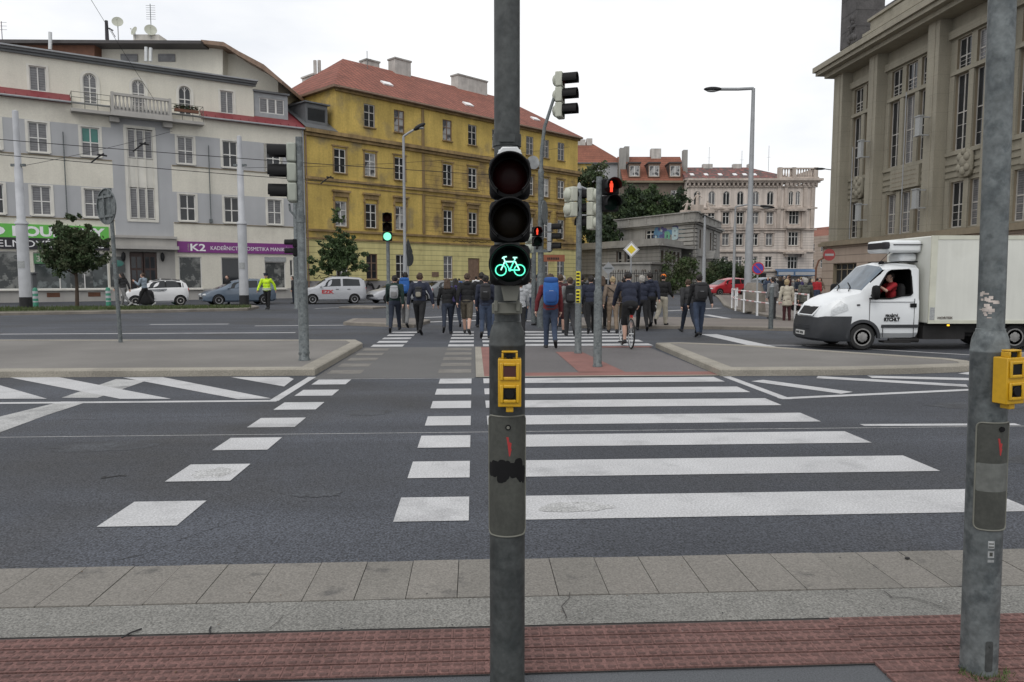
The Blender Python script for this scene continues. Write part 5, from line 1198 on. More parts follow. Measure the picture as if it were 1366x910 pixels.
def pole(parent, h, r0, r1, zsh=None, m='galv', name='pole', n=16):
    b = MB()
    if zsh: b.lathe([(r0 * 1.15, 0), (r0 * 1.15, .03), (r0, .05), (r0, zsh), (r0 * 1.04, zsh + .03), (r1, zsh + .10), (r1 * .97, h), (0, h)], n=n)
    else: b.lathe([(r0, 0), (r1, h), (0, h)], n=n)
    return b.build(name, m, parent, 50)
def at(px, py): return (*G(px, py, .11), .11)
X, Y, Z_ = at(406, 481)
t = thing('traffic_light', 'grey pole on the left traffic island with a three-lamp signal turned away to the left', 'traffic light', (X, Y, Z_))
zz = lambda py: Zp(406, py, Y)[2] - Z_
pole(t, zz(183), .093, .066, zz(378)); k = Y / 985
s_ = .355
signal(t, (-.22, .05, zz(270)), R(-78), ['lens_red_off', 'lens_amber_off', 'lens_green_off'], s_, 'signal_grey', 'black')
b = MB(); b.tube([(-.22, .05, zz(272)), (-.2, .03, zz(281)), (-.06, 0, zz(292))], .022, 6); b.tube([(-.2, .05, zz(194)), (-.05, 0, zz(194))], .02, 6); b.lathe([(.078, zz(297)), (.078, zz(287))], n=16); b.box(-.08, -.09, .12, .08, .09, .16); b.build('bracket', 'galv', t)
X, Y, Z_ = at(161, 457)
t = thing('road_sign', 'round road sign seen from behind on a leaning grey post, left traffic island', 'road sign', (X, Y, Z_)); t.rotation_euler = (0, R(-1.6), 0)
zz = lambda py: Zp(161, py, Y)[2] - Z_
pole(t, zz(251), .045, .045); b = MB(); b.M = Matrix.Translation((-.12, .06, zz(275))) @ Matrix.Rotation(R(-34), 4, 'Z')
b.lathe([(.0, .012), (.40, .012), (.42, .0), (.42, -.03), (.40, -.03), (.40, 0), (0, 0)], n=36, axis='y'); b.box(-.30, -.04, .2, .30, -.005, .25); b.box(-.30, -.04, -.25, .30, -.005, -.2); b.box(-.09, -.045, -.3, -.05, -.004, .3); b.build('sign_disc', 'galv', t)
def tram_pole(label, px, py, pyt, sh, w):
    X, Y, Z_ = at(px, py); t = thing('tram_pole', label, 'pole', (X, Y, Z_), 0, 'white overhead line poles'); zz = lambda q: Zp(px, q, Y)[2] - Z_
    b = MB(); b.lathe([(w, .55), (w * .97, zz(sh)), (w * 1.12, zz(sh) + .03), (w * 1.12, zz(sh) + .10), (w * .72, zz(sh) + .22), (w * .68, zz(sh - 75)), (w * .55, zz(sh - 75) + .12), (w * .5, zz(pyt)), (0, zz(pyt) + .05)], n=18); b.build('pole', 'pole_white', t, 50)
    b = MB(); b.lathe([(w * 1.05, 0), (w * 1.05, .55)], n=18); b.build('pole_foot', 'black_soft', t, 50)
    b = MB(); b.lathe([(w * 1.04, 2.0), (w * 1.04, 2.35)], n=18, a0=230, a1=310, caps=False); b.build('sticker', 'sticker', t)
    b = MB(); b.box(-.35, -.06, zz(222), .35, .06, zz(222) + .12); b.build('clamp', 'galv', t); return Y
tram_pole('thick white tram line pole in front of the green shop sign', 35, 411, 148, 300, .27); tram_pole('white tram line pole between the blue hatchback and the policeman', 326, 407, 182, 300, .25)
X, Y, Z_ = at(397, 412); t = thing('signal_pole', 'slim grey pole with small dark signals, behind the left island signal', 'traffic light', (X, Y, Z_)); zz = lambda q: Zp(397, q, Y)[2] - Z_
pole(t, zz(222), .15, .10, zz(345)); signal(t, (-.12, 0, zz(342)), R(-80), ['lens_red_off', 'lens_green_off'], .42)
X, Y, Z_ = at(519, 434); t = thing('traffic_light', 'slim grey pole with a dark signal showing a round green light before the ochre house', 'traffic light', (X, Y, Z_)); zz = lambda q: Zp(518, q, Y)[2] - Z_
pole(t, zz(310), .085, .06, zz(380)); signal(t, (0, -.08, zz(322)), R(8), ['lens_red_off', 'lens_amber_off', 'lit_green_far'], .30)
def lamp(label, px, py, pyt, arm, r0, r1, zsh, m='galv_far', headm='black_soft', hs=.55):
    X, Y, Z_ = at(px, py); t = thing('street_lamp', label, 'street lamp', (X, Y, Z_)); zz = lambda q: Zp(px, q, Y)[2] - Z_; k = Y / 985; h = zz(pyt)
    b = MB(); b.lathe([(r0, 0), (r0 * .96, zz(zsh)), (r0 * .7, zz(zsh) + .25), (r1, h)], n=14)
    ax = [(dx * k, dy * k * .3, h + dz * k) for dx, dy, dz in arm]; b.tube(ax, [r1 * .9] * len(ax), 8); b.build('pole', m, t, 50)
    d = (Vector(ax[-1]) - Vector(ax[-2])).normalized(); e = Vector(ax[-1]); b = MB(); b.M = Matrix.Translation(e + d * hs * .45) @ d.to_track_quat('X', 'Z').to_matrix().to_4x4()
    b.ell((0, 0, 0), (hs * .62, .16, .11), 14); hd = b.build('lamp_head', headm, t, 60); b = MB(); b.M = Matrix.Translation(e + d * hs * .5 - Vector((0, 0, .07))); b.ell((0, 0, 0), (hs * .4, .12, .07), 10); b.build('lamp_glass', 'sticker', hd, 60); return t
lamp('slim grey street lamp with a short raised arm before the ochre house', 541, 412, 182, [(0, 0, 0), (6, 0, 4), (15, 0, 9)], .11, .06, 345)
lamp('tall lamp post with a long flat arm to the left, by the white railing', 997, 413, 118, [(0, 0, 0), (-20, 0, -1), (-44, 0, -1)], .19, .08, 300, hs=.7)
lamp('lamp showing behind the top of the middle signal pole', 688, 400, -4, [(0, 0, 0), (5, 0, 10), (9, 0, 14)], .14, .07, 300)
lamp('plain grey lamp pole before the pavilion entrance', 938, 401, 290, [(0, 0, 0), (0, 2, .5)], .13, .08, 345, hs=.1)
t = thing('street_lamp', 'small dark lamp head on a bracket at the far corner of the stone building', 'street lamp', Zp(1106, 226, 75.9)); b = MB(); b.tube([(.3, .3, 0), (-.5, 0, .05)], .05, 6); b.build('bracket', 'galv', t); b = MB(); b.ell((-.95, 0, .05), (.6, .17, .12), 12); b.build('lamp_head', 'black_soft', t)
lamp('thin lamp pole with a small head before the pale stucco house', 978, 399, 276, [(0, 0, 0), (16, 0, 3), (34, 0, 1)], .10, .06, 300, hs=.9)
# mast arm signal
X, Y, Z_ = at(721, 437); t = thing('traffic_light', 'tall mast bending right with a pale signal high over the road', 'traffic light', (X, Y, Z_)); zz = lambda q: Zp(721, q, Y)[2] - Z_; k = Y / 985
b = MB(); b.lathe([(.12, 0), (.115, zz(370)), (.09, zz(362)), (.085, zz(232)), (.095, zz(230)), (.072, zz(226))], n=16)
b.tube([(0, 0, zz(228)), (.02, 0, zz(200)), (.10, 0, zz(170)), (.28, 0, zz(145)), (.44, 0, zz(122)), (.52, 0, zz(118))], [.062, .058, .054, .05, .046, .042], 10); b.build('mast', 'galv', t, 50)
signal(t, (28 * k, 0, zz(158)), R(72), ['lens_red_off', 'lens_amber_off', 'lens_green_off'], .45, 'signal_back', 'black', dome=True)
signal(t, (-5 * k, -.1, zz(329)), R(4), ['lit_red', 'lens_green_off'], .30); signal(t, (14 * k, -.05, zz(336)), R(78), ['lens_red_off', 'lens_amber_off', 'lens_green_off'], .29, 'galv_far', 'black')
b = MB(); b.M = Matrix.Translation((4.5 * k, -.15, zz(284))) @ Matrix.Rotation(R(72), 4, 'Z'); b.lathe([(.36, -.01), (.36, .01)], n=24, axis='y'); b.build('sign_disc', 'galv', t)
b = MB(); b.box(-8 * k, -.12, zz(337), 13 * k, -.09, zz(333)); b.build('bracket', 'galv', t)
X, Y, Z_ = at(712, 430); t = thing('signal_pole', 'short pole with a pale back-turned signal beside the mast', 'traffic light', (X, Y, Z_)); zz = lambda q: Zp(712, q, Y)[2] - Z_
pole(t, zz(312), .09, .07); signal(t, (-.1, .1, zz(338)), R(150), ['lens_red_off', 'lens_green_off'], .33, 'signal_grey', dome=True)
X, Y, Z_ = *G(771, 472), .01; t = thing('traffic_light', 'pole with two pale signal heads seen from behind and yellow stickers on it', 'traffic light', (X, Y, Z_)); zz = lambda q: Zp(771, q, Y)[2] - Z_; k = Y / 985
pole(t, zz(252), .074, .062, zz(386)); signal(t, (-7.5 * k, .04, zz(290)), R(118), ['lens_red_off', 'lens_green_off'], .32, 'signal_back', dome=True); signal(t, (14 * k, .04, zz(307)), R(-118), ['lens_red_off', 'lens_amber_off', 'lens_green_off'], .295, 'signal_back', dome=True)
b = MB(); b.tube([(-7 * k, .03, zz(253)), (0, 0, zz(248)), (14 * k, .03, zz(254))], .02, 6); b.box(-7 * k, -.02, zz(288), 12 * k, .02, zz(286)); b.lathe([(.06, zz(252)), (.03, zz(245)), (0, zz(243))], n=10); b.build('bracket', 'galv_far', t)
b = MB()
for p0, p1 in ((362, 381), (386, 404)): cyl_patch(b, .0755, -140, -62, zz(p1), zz(p0), .01, 10)
st = b.build('sticker', 'yellow_tape', t, 0); b = MB()
for q in (364, 368.5, 373, 377.5, 388, 392.5, 397, 401): cyl_patch(b, .0765, -132, -78, zz(q + 2.6), zz(q), 0, 5)
b.build('sticker_print', 'black_soft', st, 0)
X, Y, Z_ = *G(797, 490), .01; t = thing('traffic_light', 'pole with a red standing man signal on the near edge of the refuge', 'traffic light', (X, Y, Z_)); zz = lambda q: Zp(797, q, Y)[2] - Z_; k = Y / 985
pole(t, zz(236), .078, .058, zz(393)); signal(t, (15 * k, -.03, zz(283)), R(6), ['lit_red', 'lens_green_off'], .30)
b = MB(); b.box(0, -.02, zz(242), 10 * k, .02, zz(239)); b.box(0, -.02, zz(280), 10 * k, .02, zz(277)); b.build('bracket', 'galv', t)
def diamond(label, px, py, pyc, r, lit):
    X, Y = G(px, py); t = thing('road_sign', label, 'road sign', (X, Y, 0)); zz = lambda q: Zp(px, q, Y)[2]
    pole(t, zz(pyc) + r, .05, .05, m='galv_far'); b = MB(); b.M = Matrix.Translation((0, -.07, zz(pyc))) @ Matrix.Rotation(R(45), 4, 'Y'); a = r * .707
    b.box(-a, 0, -a, a, .02, a); p = b.build('sign_panel', 'sign_white' if lit else 'galv_far', t, 0)
    if lit:
        b = MB(); b.M = Matrix.Translation((0, -.075, zz(pyc))) @ Matrix.Rotation(R(45), 4, 'Y')
        for x0, z0, x1, z1 in ((-a * .93, -a * .93, a * .93, -a * .87), (-a * .93, a * .87, a * .93, a * .93), (-a * .93, -a * .868, -a * .87, a * .868), (a * .87, -a * .868, a * .93, a * .868)): b.box(x0, 0, z0, x1, .004, z1)
        b.build('border', 'black_soft', p, 0)
        b = MB(); b.M = Matrix.Translation((0, -.076, zz(pyc))) @ Matrix.Rotation(R(45), 4, 'Y'); a *= .56; b.box(-a, 0, -a, a, .005, a); b.build('centre', 'sign_yellow', p, 0)
    else:
        b = MB(); b.M = Matrix.Translation((0, -.09, zz(pyc))); b.box(-.3, 0, -.05, .3, .018, .05); b.build('rib', 'galv', p, 0)
diamond('yellow and white diamond priority sign before the pavilion', 841, 405, 333, .50, True); diamond('grey back of a small diamond sign left of the priority sign', 811, 398, 358, .50, False)
X, Y, Z_ = at(1009, 421); t = thing('road_sign', 'round blue and red no stopping sign beside the tall lamp post', 'road sign', (X, Y, Z_)); zz = lambda q: Zp(1009, q, Y)[2] - Z_
pole(t, zz(352), .035, .035, m='galv_far'); b = MB(); b.M = Matrix.Translation((0, -.05, zz(358))); b.lathe([(.245, -.005), (.245, .015)], n=32, axis='y'); d_ = b.build('sign_disc', 'sign_red', t)
b = MB(); b.M = Matrix.Translation((0, -.058, zz(358))); b.lathe([(.20, -.003), (.20, .002)], n=32, axis='y'); b.build('blue_field', 'sign_blue', d_)
b = MB(); b.M = Matrix.Translation((0, -.064, zz(358))) @ Matrix.Rotation(R(45), 4, 'Y'); b.box(-.2, 0, -.022, .2, .003, .022); b.box(-.022, .0035, -.2, .022, .005, .2); b.build('red_cross', 'sign_red', d_, 0)
X, Y, Z_ = at(1028, 439); t = thing('signal_pole', 'short plain grey post standing alone on the right median', 'pole', (X, Y, Z_)); zz = lambda q: Zp(1028, q, Y)[2] - Z_; pole(t, zz(381), .07, .062)
b = MB(); b.lathe([(.072, zz(383)), (.05, zz(380)), (0, zz(379.5))], n=14); b.build('cap', 'galv_far', t)
X, Y, Z_ = at(1087, 402); t = thing('road_sign', 'red and white no entry sign on a bent arm at the stone corner', 'road sign', (X, Y, Z_)); zz = lambda q: Zp(1087, q, Y)[2] - Z_; k = Y / 985
b = MB(); b.tube([(0, 0, 0), (0, 0, zz(358)), (.15, 0, zz(348)), (.45, 0, zz(344)), (15 * k, 0, zz(342))], .06, 8); b.build('pole', 'brown_wood', t)
b = MB(); b.M = Matrix.Translation((16 * k, -.1, zz(340))); b.lathe([(.38, -.01), (.38, .02)], n=28, axis='y'); d_ = b.build('sign_disc', 'sign_red_dull', t); b = MB(); b.M = Matrix.Translation((16 * k, -.115, zz(340))); b.box(-.28, 0, -.07, .28, .003, .07); b.build('white_bar', 'sticker', d_, 0)
X, Y = G(738, 398); t = thing('sign_frame', 'orange sign board on two posts before the end of the ochre house', 'sign', (X, Y, 0)); k = Y / 985; zz = lambda q: Zp(738, q, Y)[2]
b = MB(); b.box(-14 * k, 0, zz(349), 15 * k, .15, zz(340)); p_ = b.build('panel', 'sign_orange', t, 0); b = MB()
for x in (-12, 13): b.cyl((x * k, .08, 0), (x * k, .08, zz(349)), .07, n=8)
b.build('post', 'galv', t); b = MB(); random.seed(3)
for i in range(7): b.box((-8 + i * 2.3) * k, -.02, zz(346.5), (-8 + i * 2.3 + 1.5) * k, -.003, zz(343.5))
b.build('lettering', 'black_soft', p_, 0)
# sign back and small arrow sign by the ochre house lamp
X, Y = G(546, 411); t = thing('road_sign', 'dark signs seen from behind on the slim lamp before the ochre house', 'road sign', (X, Y - .3, 0)); k = Y / 985; zz = lambda q: Zp(546, q, Y)[2]
b = MB(); b.M = Matrix.Translation((.05, 0, zz(345))) @ Matrix.Rotation(R(62), 4, 'Z'); b.lathe([(.42, -.012), (.42, .012)], n=24, axis='y'); b.M = Matrix.Translation((.05, 0, zz(337))) @ Matrix.Rotation(R(62), 4, 'Z'); b.xz([(-.42, 0), (.42, 0), (0, .75)], .03, .05); b.build('sign_plates', 'galv_dark', t); b = MB(); b.cyl((0, .05, 0), (0, .05, zz(330)), .04, n=8); b.build('post', 'galv_far', t)
# red and white tubular barrier round the corner pavement
def rail(pts, z0, label):
    o = thing('barrier', label, 'railing', (pts[0][0], pts[0][1], .11), 0, 'white tube railings'); q0 = Vector((pts[0][0], pts[0][1], 0))
    P = [Vector((x, y, 0)) - q0 for x, y in pts]
    for i, p in enumerate(P): c = MB(); c.cyl((p.x, p.y, 0), (p.x, p.y, .98), .038, n=8); c.build('post', 'sign_white', o)
    mat('rail_red', (.56, .30, .29), .6)
    for a, c in zip(P, P[1:]):
        n_ = max(1, int((c - a).length / .5))
        for z in (.95, .55):
            w_ = MB(); w_.tube([(*a.lerp(c, j / n_).to_2d(), z) for j in range(n_ + 1)], .03, 6); w_.m = [(f // 6) % 2 if f < n_ * 6 else 0 for f in range(len(w_.f))]; w_.build('rail', ['sign_white', 'rail_red'], o)
rail([G(983, 411.5), G(976, 414), G(981, 418), G(992, 420.5), G(1010, 425), G(1027, 428.5)], 0, 'red and white tube railing curving round the foot of the tall lamp post')
rail([G(1033, 425), G(1060, 430), G(1077, 435)], 0, 'white tube railing behind the woman in the pale coat')
X, Y, Z_ = at(1000, 416)
b = MB(); b.lathe([(.55, 0), (.5, .8), (.38, 1.15), (.3, 1.3)], n=12); o = b.build('concrete_plinth', 'kerb_old'); o.location = (X + .35, Y + .6, Z_); tag(o, 'round dark concrete plinth at the foot of the tall lamp post', 'plinth')
def bollard(label, px, py):
    X, Y, Z_ = at(px, py); t = thing('bollard', label, 'bollard', (X, Y, Z_), 0, 'green and white bollards'); b = MB(); b.lathe([(.13, 0), (.12, .9), (.08, .98), (0, 1.0)], n=14); p = b.build('post', 'bollard_green', t); b = MB()
    for z in (.16, .42, .68): b.lathe([(.128, z), (.127, z + .13)], n=14, caps=False)
    b.build('white_band', 'pole_white', p)
bollard('green and white bollard beside the thick white tram pole', 48, 409); bollard('green and white bollard left of the round sign post', 145, 408); bollard('small green bollard at the tail of the white compact car', 232, 405)
b = MB(); b.box(-.28, -.2, 0, .28, .2, 1.75); b.box(-.36, -.26, 1.751, .36, .26, 1.86); o = b.build('junction_cabinet', 'slate_sheet', None, 0, .02); X, Y = G(42, 406); o.location = (X, Y, .1); tag(o, 'narrow grey cabinet right behind the thick white tram pole', 'cabinet')
# overhead lines
def wire(label, pts, r=.017):
    P = [Zp(*p) for p in pts]; b = MB(); b.tube(P, r, 5); o = b.build('overhead_wire', 'black_soft'); tag(o, label, 'wire', 'overhead tram wires')
def span(label, a, c, sag, r=.017, n=8):
    A, B = Vector(Zp(*a)), Vector(Zp(*c)); b = MB(); b.tube([A.lerp(B, i / n) - Vector((0, 0, sag * 4 * (i / n) * (1 - i / n))) for i in range(n + 1)], r, 5); o = b.build('overhead_wire', 'black_soft'); tag(o, label, 'wire', 'overhead tram wires')
span('upper tram wire crossing the grey window band of the cream house', (-60, 181, 34), (700, 236, 40), .1); span('lower tram wire crossing the cream wall below the top windows', (-60, 201, 34), (640, 256, 40), .1)
span('thin guy wire from the left tram pole rising towards the balcony', (27, 222, 38.9), (230, 175, 44), .1, .012); span('thin wire slanting from the sky down to the balcony of the cream house', (118, -6, 40), (205, 132, 47), .05, .012)
span('thin wire crossing the front of the ochre house to the lamp', (326, 224, 43), (760, 196, 60), .35, .012); span('tram wire crossing the pale stucco house at the right', (860, 300, 90), (1366, 303, 60), .3, .02)
for i, (px, py, Y) in enumerate(((130, 211, 36.5), (186, 196, 37), (388, 230, 38.5), (435, 302 - 62, 44))):
    b = MB(); b.tube([(-.32, 0, -.22), (.05, 0, .06), (.32, 0, .22)], .035, 6); b.tube([(.05, -.1, .16), (.42, .1, .12)], .045, 6); o = b.build('wire_insulator', 'black_soft'); o.location = Zp(px, py, Y)
    tag(o, ('dark insulator clamp on the wires below the grey stair bay, lower left one', 'dark insulator clamp on the wires before the grey stair windows', 'dark insulator clamp beside the left island signal head', 'dark insulator clamp before the left ochre windows')[i], 'insulator')
# ================================================================== vehicles
for n_, c_, r_ in (('car_white', (.72, .72, .72), .3), ('car_silver', (.42, .43, .45), .3), ('car_bluegrey', (.105, .14, .185), .28), ('car_red', (.36, .018, .028), .28), ('car_dark', (.018, .019, .022), .25), ('car_grey', (.20, .21, .22), .3)):
    mat(n_, c_, r_, .04, 1, coat=.6)
mat('glass_car', (.014, .017, .019), .05, .2, 1)
mat('lamp_clear', (.55, .57, .58), .12, .15, 20); mat('lamp_red', (.35, .015, .015), .2); mat('plastic_dark', (.028, .03, .034), .55, .15, 6); mat('plate_white', (.6, .6, .58), .5)
mat('van_white', (.70, .72, .73), .32, .05, 1.2, coat=.4); mat('box_white', (.66, .665, .61), .45, .06, .8, streak=.10, col2=(.56, .56, .5), patch=(.8, .56, .8)); mat('box_edge', (.55, .55, .46), .45, .08); mat('chassis', (.014, .013, .013), .8, .3, 4)

class Loft:
    """car body: stations along x, each (x, zb, zs, zt, hw, tw): sill, shoulder and top heights, half widths at shoulder and top"""
    def __init__(s, st):
        s.st = st; s.K = 8
    def sec(s, st):
        x, zb, zs, zt, hw, tw = st; h = zs - zb; d = zt - zs
        return [(hw * .0, zb), (hw * .86, zb), (hw * .97, zb + h * .12), (hw, zb + h * .5), (hw * .985, zs - h * .08), (hw * .955, zs), (tw + (hw * .955 - tw) * .18, zs + d * .82), (tw * .82, zt - d * .05), (0, zt + d * .02)]
    def at(s, x):
        st = s.st
        if x <= st[0][0]: return st[0]
        for a, b in zip(st, st[1:]):
            if a[0] <= x <= b[0]:
                t = (x - a[0]) / (b[0] - a[0]); return tuple(p + (q - p) * t for p, q in zip(a, b))
        return st[-1]
    def P(s, x, k, side=1, off=0.0):
        c = s.sec(s.at(x)); i = min(int(k), s.K - 1); t = k - i
        y = c[i][0] + (c[i + 1][0] - c[i][0]) * t; z = c[i][1] + (c[i + 1][1] - c[i][1]) * t
        return Vector((x, side * y, z))
    def body(s, mb, m=0):
        vs, fs = [], []; K = s.K; n = 2 * K
        for st in s.st:
            c = s.sec(st); vs += [(st[0], -y, z) for y, z in c] + [(st[0], y, z) for y, z in c[-2:0:-1]]
        for i in range(len(s.st) - 1):
            for k in range(n): a, b = i * n + k, i * n + (k + 1) % n; fs.append((a, a + n, b + n, b))
        fs.append(tuple(range(n))); fs.append(tuple(range(len(vs) - 1, len(vs) - n - 1, -1))); mb.add(vs, fs, m)
    def patch(s, mb, corners, side=1, off=.006, nx=6, nk=4, m=0):
        """glass or lamp lying on the body: corners (x, k) in order a-b-c-d"""
        (xa, ka), (xb, kb), (xc, kc), (xd, kd) = corners; g = []
        for i in range(nx + 1):
            row = []
            for j in range(nk + 1):
                u, v = i / nx, j / nk
                x = (xa * (1 - u) + xb * u) * (1 - v) + (xd * (1 - u) + xc * u) * v; k = (ka * (1 - u) + kb * u) * (1 - v) + (kd * (1 - u) + kc * u) * v
                e = .01; p = s.P(x, k, side); dx = s.P(x + e, k, side) - s.P(x - e, k, side); k0, k1 = max(0, k - .05), min(s.K, k + .05); dk = s.P(x, k1, side) - s.P(x, k0, side)
                nr = dx.cross(dk); nr = nr.normalized() if nr.length > 1e-9 else Vector((0, 0, 1))
                if nr.y * side < -1e-4 or (abs(nr.y) <= 1e-4 and nr.z < 0): nr = -nr
                row.append(p + nr * off)
            g.append(row)
        for i in range(nx):
            for j in range(nk): mb.quad(tuple(g[i][j]), tuple(g[i + 1][j]), tuple(g[i + 1][j + 1]), tuple(g[i][j + 1]), m)
def carve(body_mb, mats, wheels, rad, w_):
    """body with real wheel openings"""
    o = body_mb.build('body', mats, None, 35)
    c = MB()
    for x, z in wheels:
        for s in (-1, 1): c.lathe([(rad, s * (w_ + .2) - .42), (rad, s * (w_ + .2) + .42)], (x, 0, z), 28, axis='y', m=1)
    co = c.build('cutter', ['black', 'black'], None, 0); bm = bmesh.new(); bm.from_mesh(co.data); bmesh.ops.recalc_face_normals(bm, faces=bm.faces); bm.to_mesh(co.data); bm.free()
    bm = bmesh.new(); bm.from_mesh(o.data); bmesh.ops.recalc_face_normals(bm, faces=bm.faces); bm.to_mesh(o.data); bm.free()
    q = o.modifiers.new('b', 'BOOLEAN'); q.object = co; q.operation = 'DIFFERENCE'; q.solver = 'EXACT'
    me = evaluated(o, 'body'); bpy.data.objects.remove(co); me.set_sharp_from_angle(angle=R(35))
    return me
def wheel(parent, x, y, z, r, w_, rimm='rim', spokes=5, s=1):
    b = MB(); p = [(r * .62, -w_ / 2), (r * .9, -w_ / 2), (r * .985, -w_ * .36), (r, 0), (r * .985, w_ * .36), (r * .9, w_ / 2), (r * .62, w_ / 2)]
    b.lathe(p, (x, y, z), 28, axis='y', m=0); b.lathe([(r * .62, -.01), (0, -.01)], (x, y + s * -.0, z), 20, axis='y', m=1, caps=False)
    wl = b.build('wheel', ['rubber', 'black'], parent, 40); b = MB(); yo = y + s * w_ * .46
    b.lathe([(r * .66, yo - .012), (r * .66, yo + .012), (r * .56, yo + .008), (r * .56, yo - .012)], (x, 0, z), 26, axis='y'); b.lathe([(r * .17, yo - .01), (r * .14, yo + .01), (0, yo + .012)] if s > 0 else [(0, yo - .012), (r * .14, yo - .01), (r * .17, yo + .01)], (x, 0, z), 14, axis='y')
    for i in range(spokes):
        a = 2 * math.pi * i / spokes + .3; d = Vector((math.cos(a), 0, math.sin(a))); q = Vector((-d.z, 0, d.x)); c0 = Vector((x, yo, z))
        A = c0 + d * r * .12; B = c0 + d * r * .60; k = r * (.085 if spokes > 4 else .12)
        b.add([tuple(A - q * k), tuple(A + q * k), tuple(B + q * k * 1.3), tuple(B - q * k * 1.3)] + [tuple(v + Vector((0, -s * .02, 0))) for v in (A - q * k, A + q * k, B + q * k * 1.3, B - q * k * 1.3)], [(0, 1, 2, 3), (7, 6, 5, 4), (0, 4, 5, 1), (1, 5, 6, 2), (2, 6, 7, 3), (3, 7, 4, 0)])
    b.build('rim', rimm, wl, 30); return wl
def car(label, loc, az, st, paint, wheels, r=.31, windows=(), shield=None, rear=None, lamps=True, group=None, rimm='rim', name='parked_car', plate=True, tw=.19, handles=()):
    """nose at +x; az turns it"""
    L = Loft(st); o = thing(name, label, 'car', (loc[0], loc[1], 0), az, group); b = MB(); L.body(b); w_ = max(s[4] for s in st)
    me = carve(b, [paint, 'black'], [(x, r) for x in wheels], r * 1.16, w_ - .02); ob = bpy.data.objects.new('body', me); COL.objects.link(ob); ob.parent = o
    for x in wheels:
        for s in (-1, 1): wheel(o, x, s * (w_ - tw * .55), r, r, tw, rimm, 5, s)
    for s in (-1, 1):
        for c in windows: b = MB(); L.patch(b, c, s); b.build('side_window', 'glass_car', o, 60)
        b = MB(); b.ell((handles[0] if handles else wheels[1] * .55, s * (w_ + .07), st[len(st) // 2][2] + .06), (.07, .10, .07), 8); b.build('wing_mirror', paint, o, 60)
        for hx_ in handles[1:]: b = MB(); b.box(hx_ - .09, s * w_ * .985 - .01 if s > 0 else s * w_ * .985 - .02, st[len(st) // 2][2] - .14, hx_ + .09, s * w_ * .985 + .02 if s > 0 else s * w_ * .985 + .01, st[len(st) // 2][2] - .10); b.build('door_handle', 'plastic_dark', o, 0)
    for nm, c in (('windscreen', shield), ('rear_window', rear)):
        if c:
            b = MB()
            for s in (-1, 1): L.patch(b, c, s, .006, 5, 6)
            b.build(nm, 'glass_car', o, 60)
    x0, x1 = st[-1][0], st[0][0]
    if lamps:
        for s in (-1, 1):
            b = MB(); b.ell((x0 - .16, s * (st[-2][4] - .17), st[-2][2] - .06), (.20, .17, .085), 12); b.build('headlight', 'lamp_clear', o, 60); b = MB(); b.ell((x1 + .06, s * (st[1][4] - .1), st[1][2] - .05), (.07, .1, .15), 10); b.build('tail_light', 'lamp_red', o, 60)
        b = MB(); b.box(x0 - .12, -.42, st[-1][1] + .06, x0 + .012, .42, st[-1][1] + .2); b.build('grille', 'plastic_dark', o, 30, .02)
        b = MB(); b.box(x0 + .013, -.26, st[-1][1] + .22, x0 + .022, .26, st[-1][1] + .32); b.build('number_plate', 'plate_white', o, 0); b = MB(); b.box(x1 - .022, -.26, st[0][1] + .30, x1 - .012, .26, st[0][1] + .41); b.build('number_plate', 'plate_white', o, 0)
    return o
# station sets (tail to nose)
hatch = [(-1.98, .42, .72, .80, .60, .52), (-1.93, .30, .90, 1.02, .76, .66), (-1.80, .24, .98, 1.28, .82, .62), (-1.55, .22, 1.00, 1.42, .84, .60), (-1.0, .20, .99, 1.48, .855, .58), (-.3, .20, .97, 1.49, .86, .57), (.30, .20, .95, 1.40, .86, .55), (.62, .20, .94, 1.24, .855, .58), (1.08, .20, .92, .97, .84, .66), (1.45, .20, .86, .91, .82, .62), (1.80, .22, .74, .80, .76, .56), (1.95, .28, .62, .66, .64, .48), (2.0, .36, .52, .56, .56, .42)]
hw = [((-1.45, 5.1), (-.62, 5.1), (-.62, 5.96), (-1.25, 5.94)), ((-.52, 5.1), (.62, 5.1), (.18, 5.95), (-.52, 5.96))]
def scaled(st, kx, kz, kw): return [(x * kx, zb * kz, zs * kz, zt * kz, hw_ * kw, t * kw) for x, zb, zs, zt, hw_, t in st]
hs = ((1.05, 6.25), (.36, 6.25), (.36, 8.0), (1.05, 8.0)); hr = ((-1.90, 6.3), (-1.62, 6.3), (-1.62, 8.0), (-1.90, 8.0))
p = (G(208, 408.0)[0], G(208, 408)[1]); axA = ANG_A
o = car('white compact car with a black roof and black print on its side', p, ANG_A + math.pi - R(2), scaled(hatch, .87, 1.05, .95), 'car_white', (-1.22, 1.12), .30, [((-1.25, 5.1), (-.5, 5.1), (-.5, 5.97), (-1.05, 5.94)), ((-.44, 5.1), (.62, 5.1), (.15, 5.96), (-.44, 5.97))], ((.90, 6.25), (.36, 6.25), (.36, 8.0), (.90, 8.0)), ((-1.66, 6.3), (-1.42, 6.3), (-1.42, 8.0), (-1.66, 8.0)), rimm='chimney', handles=(.55, -.25))
L_ = Loft(scaled(hatch, .87, 1.05, .95)); b = MB()
for s in (-1, 1): L_.patch(b, ((-1.42, 5.06), (.78, 5.06), (.32, 8.0), (-1.35, 8.0)), s, .003, 12, 8)
b.build('roof_panel', 'black', o, 60); random.seed(2)
b = MB(); 
for s in (1,):
    for i in range(46): x = random.uniform(-.55, .55); L_.patch(b, ((x, 3.6 + random.uniform(0, 1.2)), (x + random.uniform(.05, .16), 3.7), (x + .12, 4.5), (x + .02, 4.5)), s, .008 + i * .0001, 1, 1)
b.build('side_print', 'car_grey', o, 0); l_ = lettering('ahoj', .34, 'black', o, (.72, .862, .42), rot=(math.pi / 2, 0, math.pi), bold=.008, ext=.003)
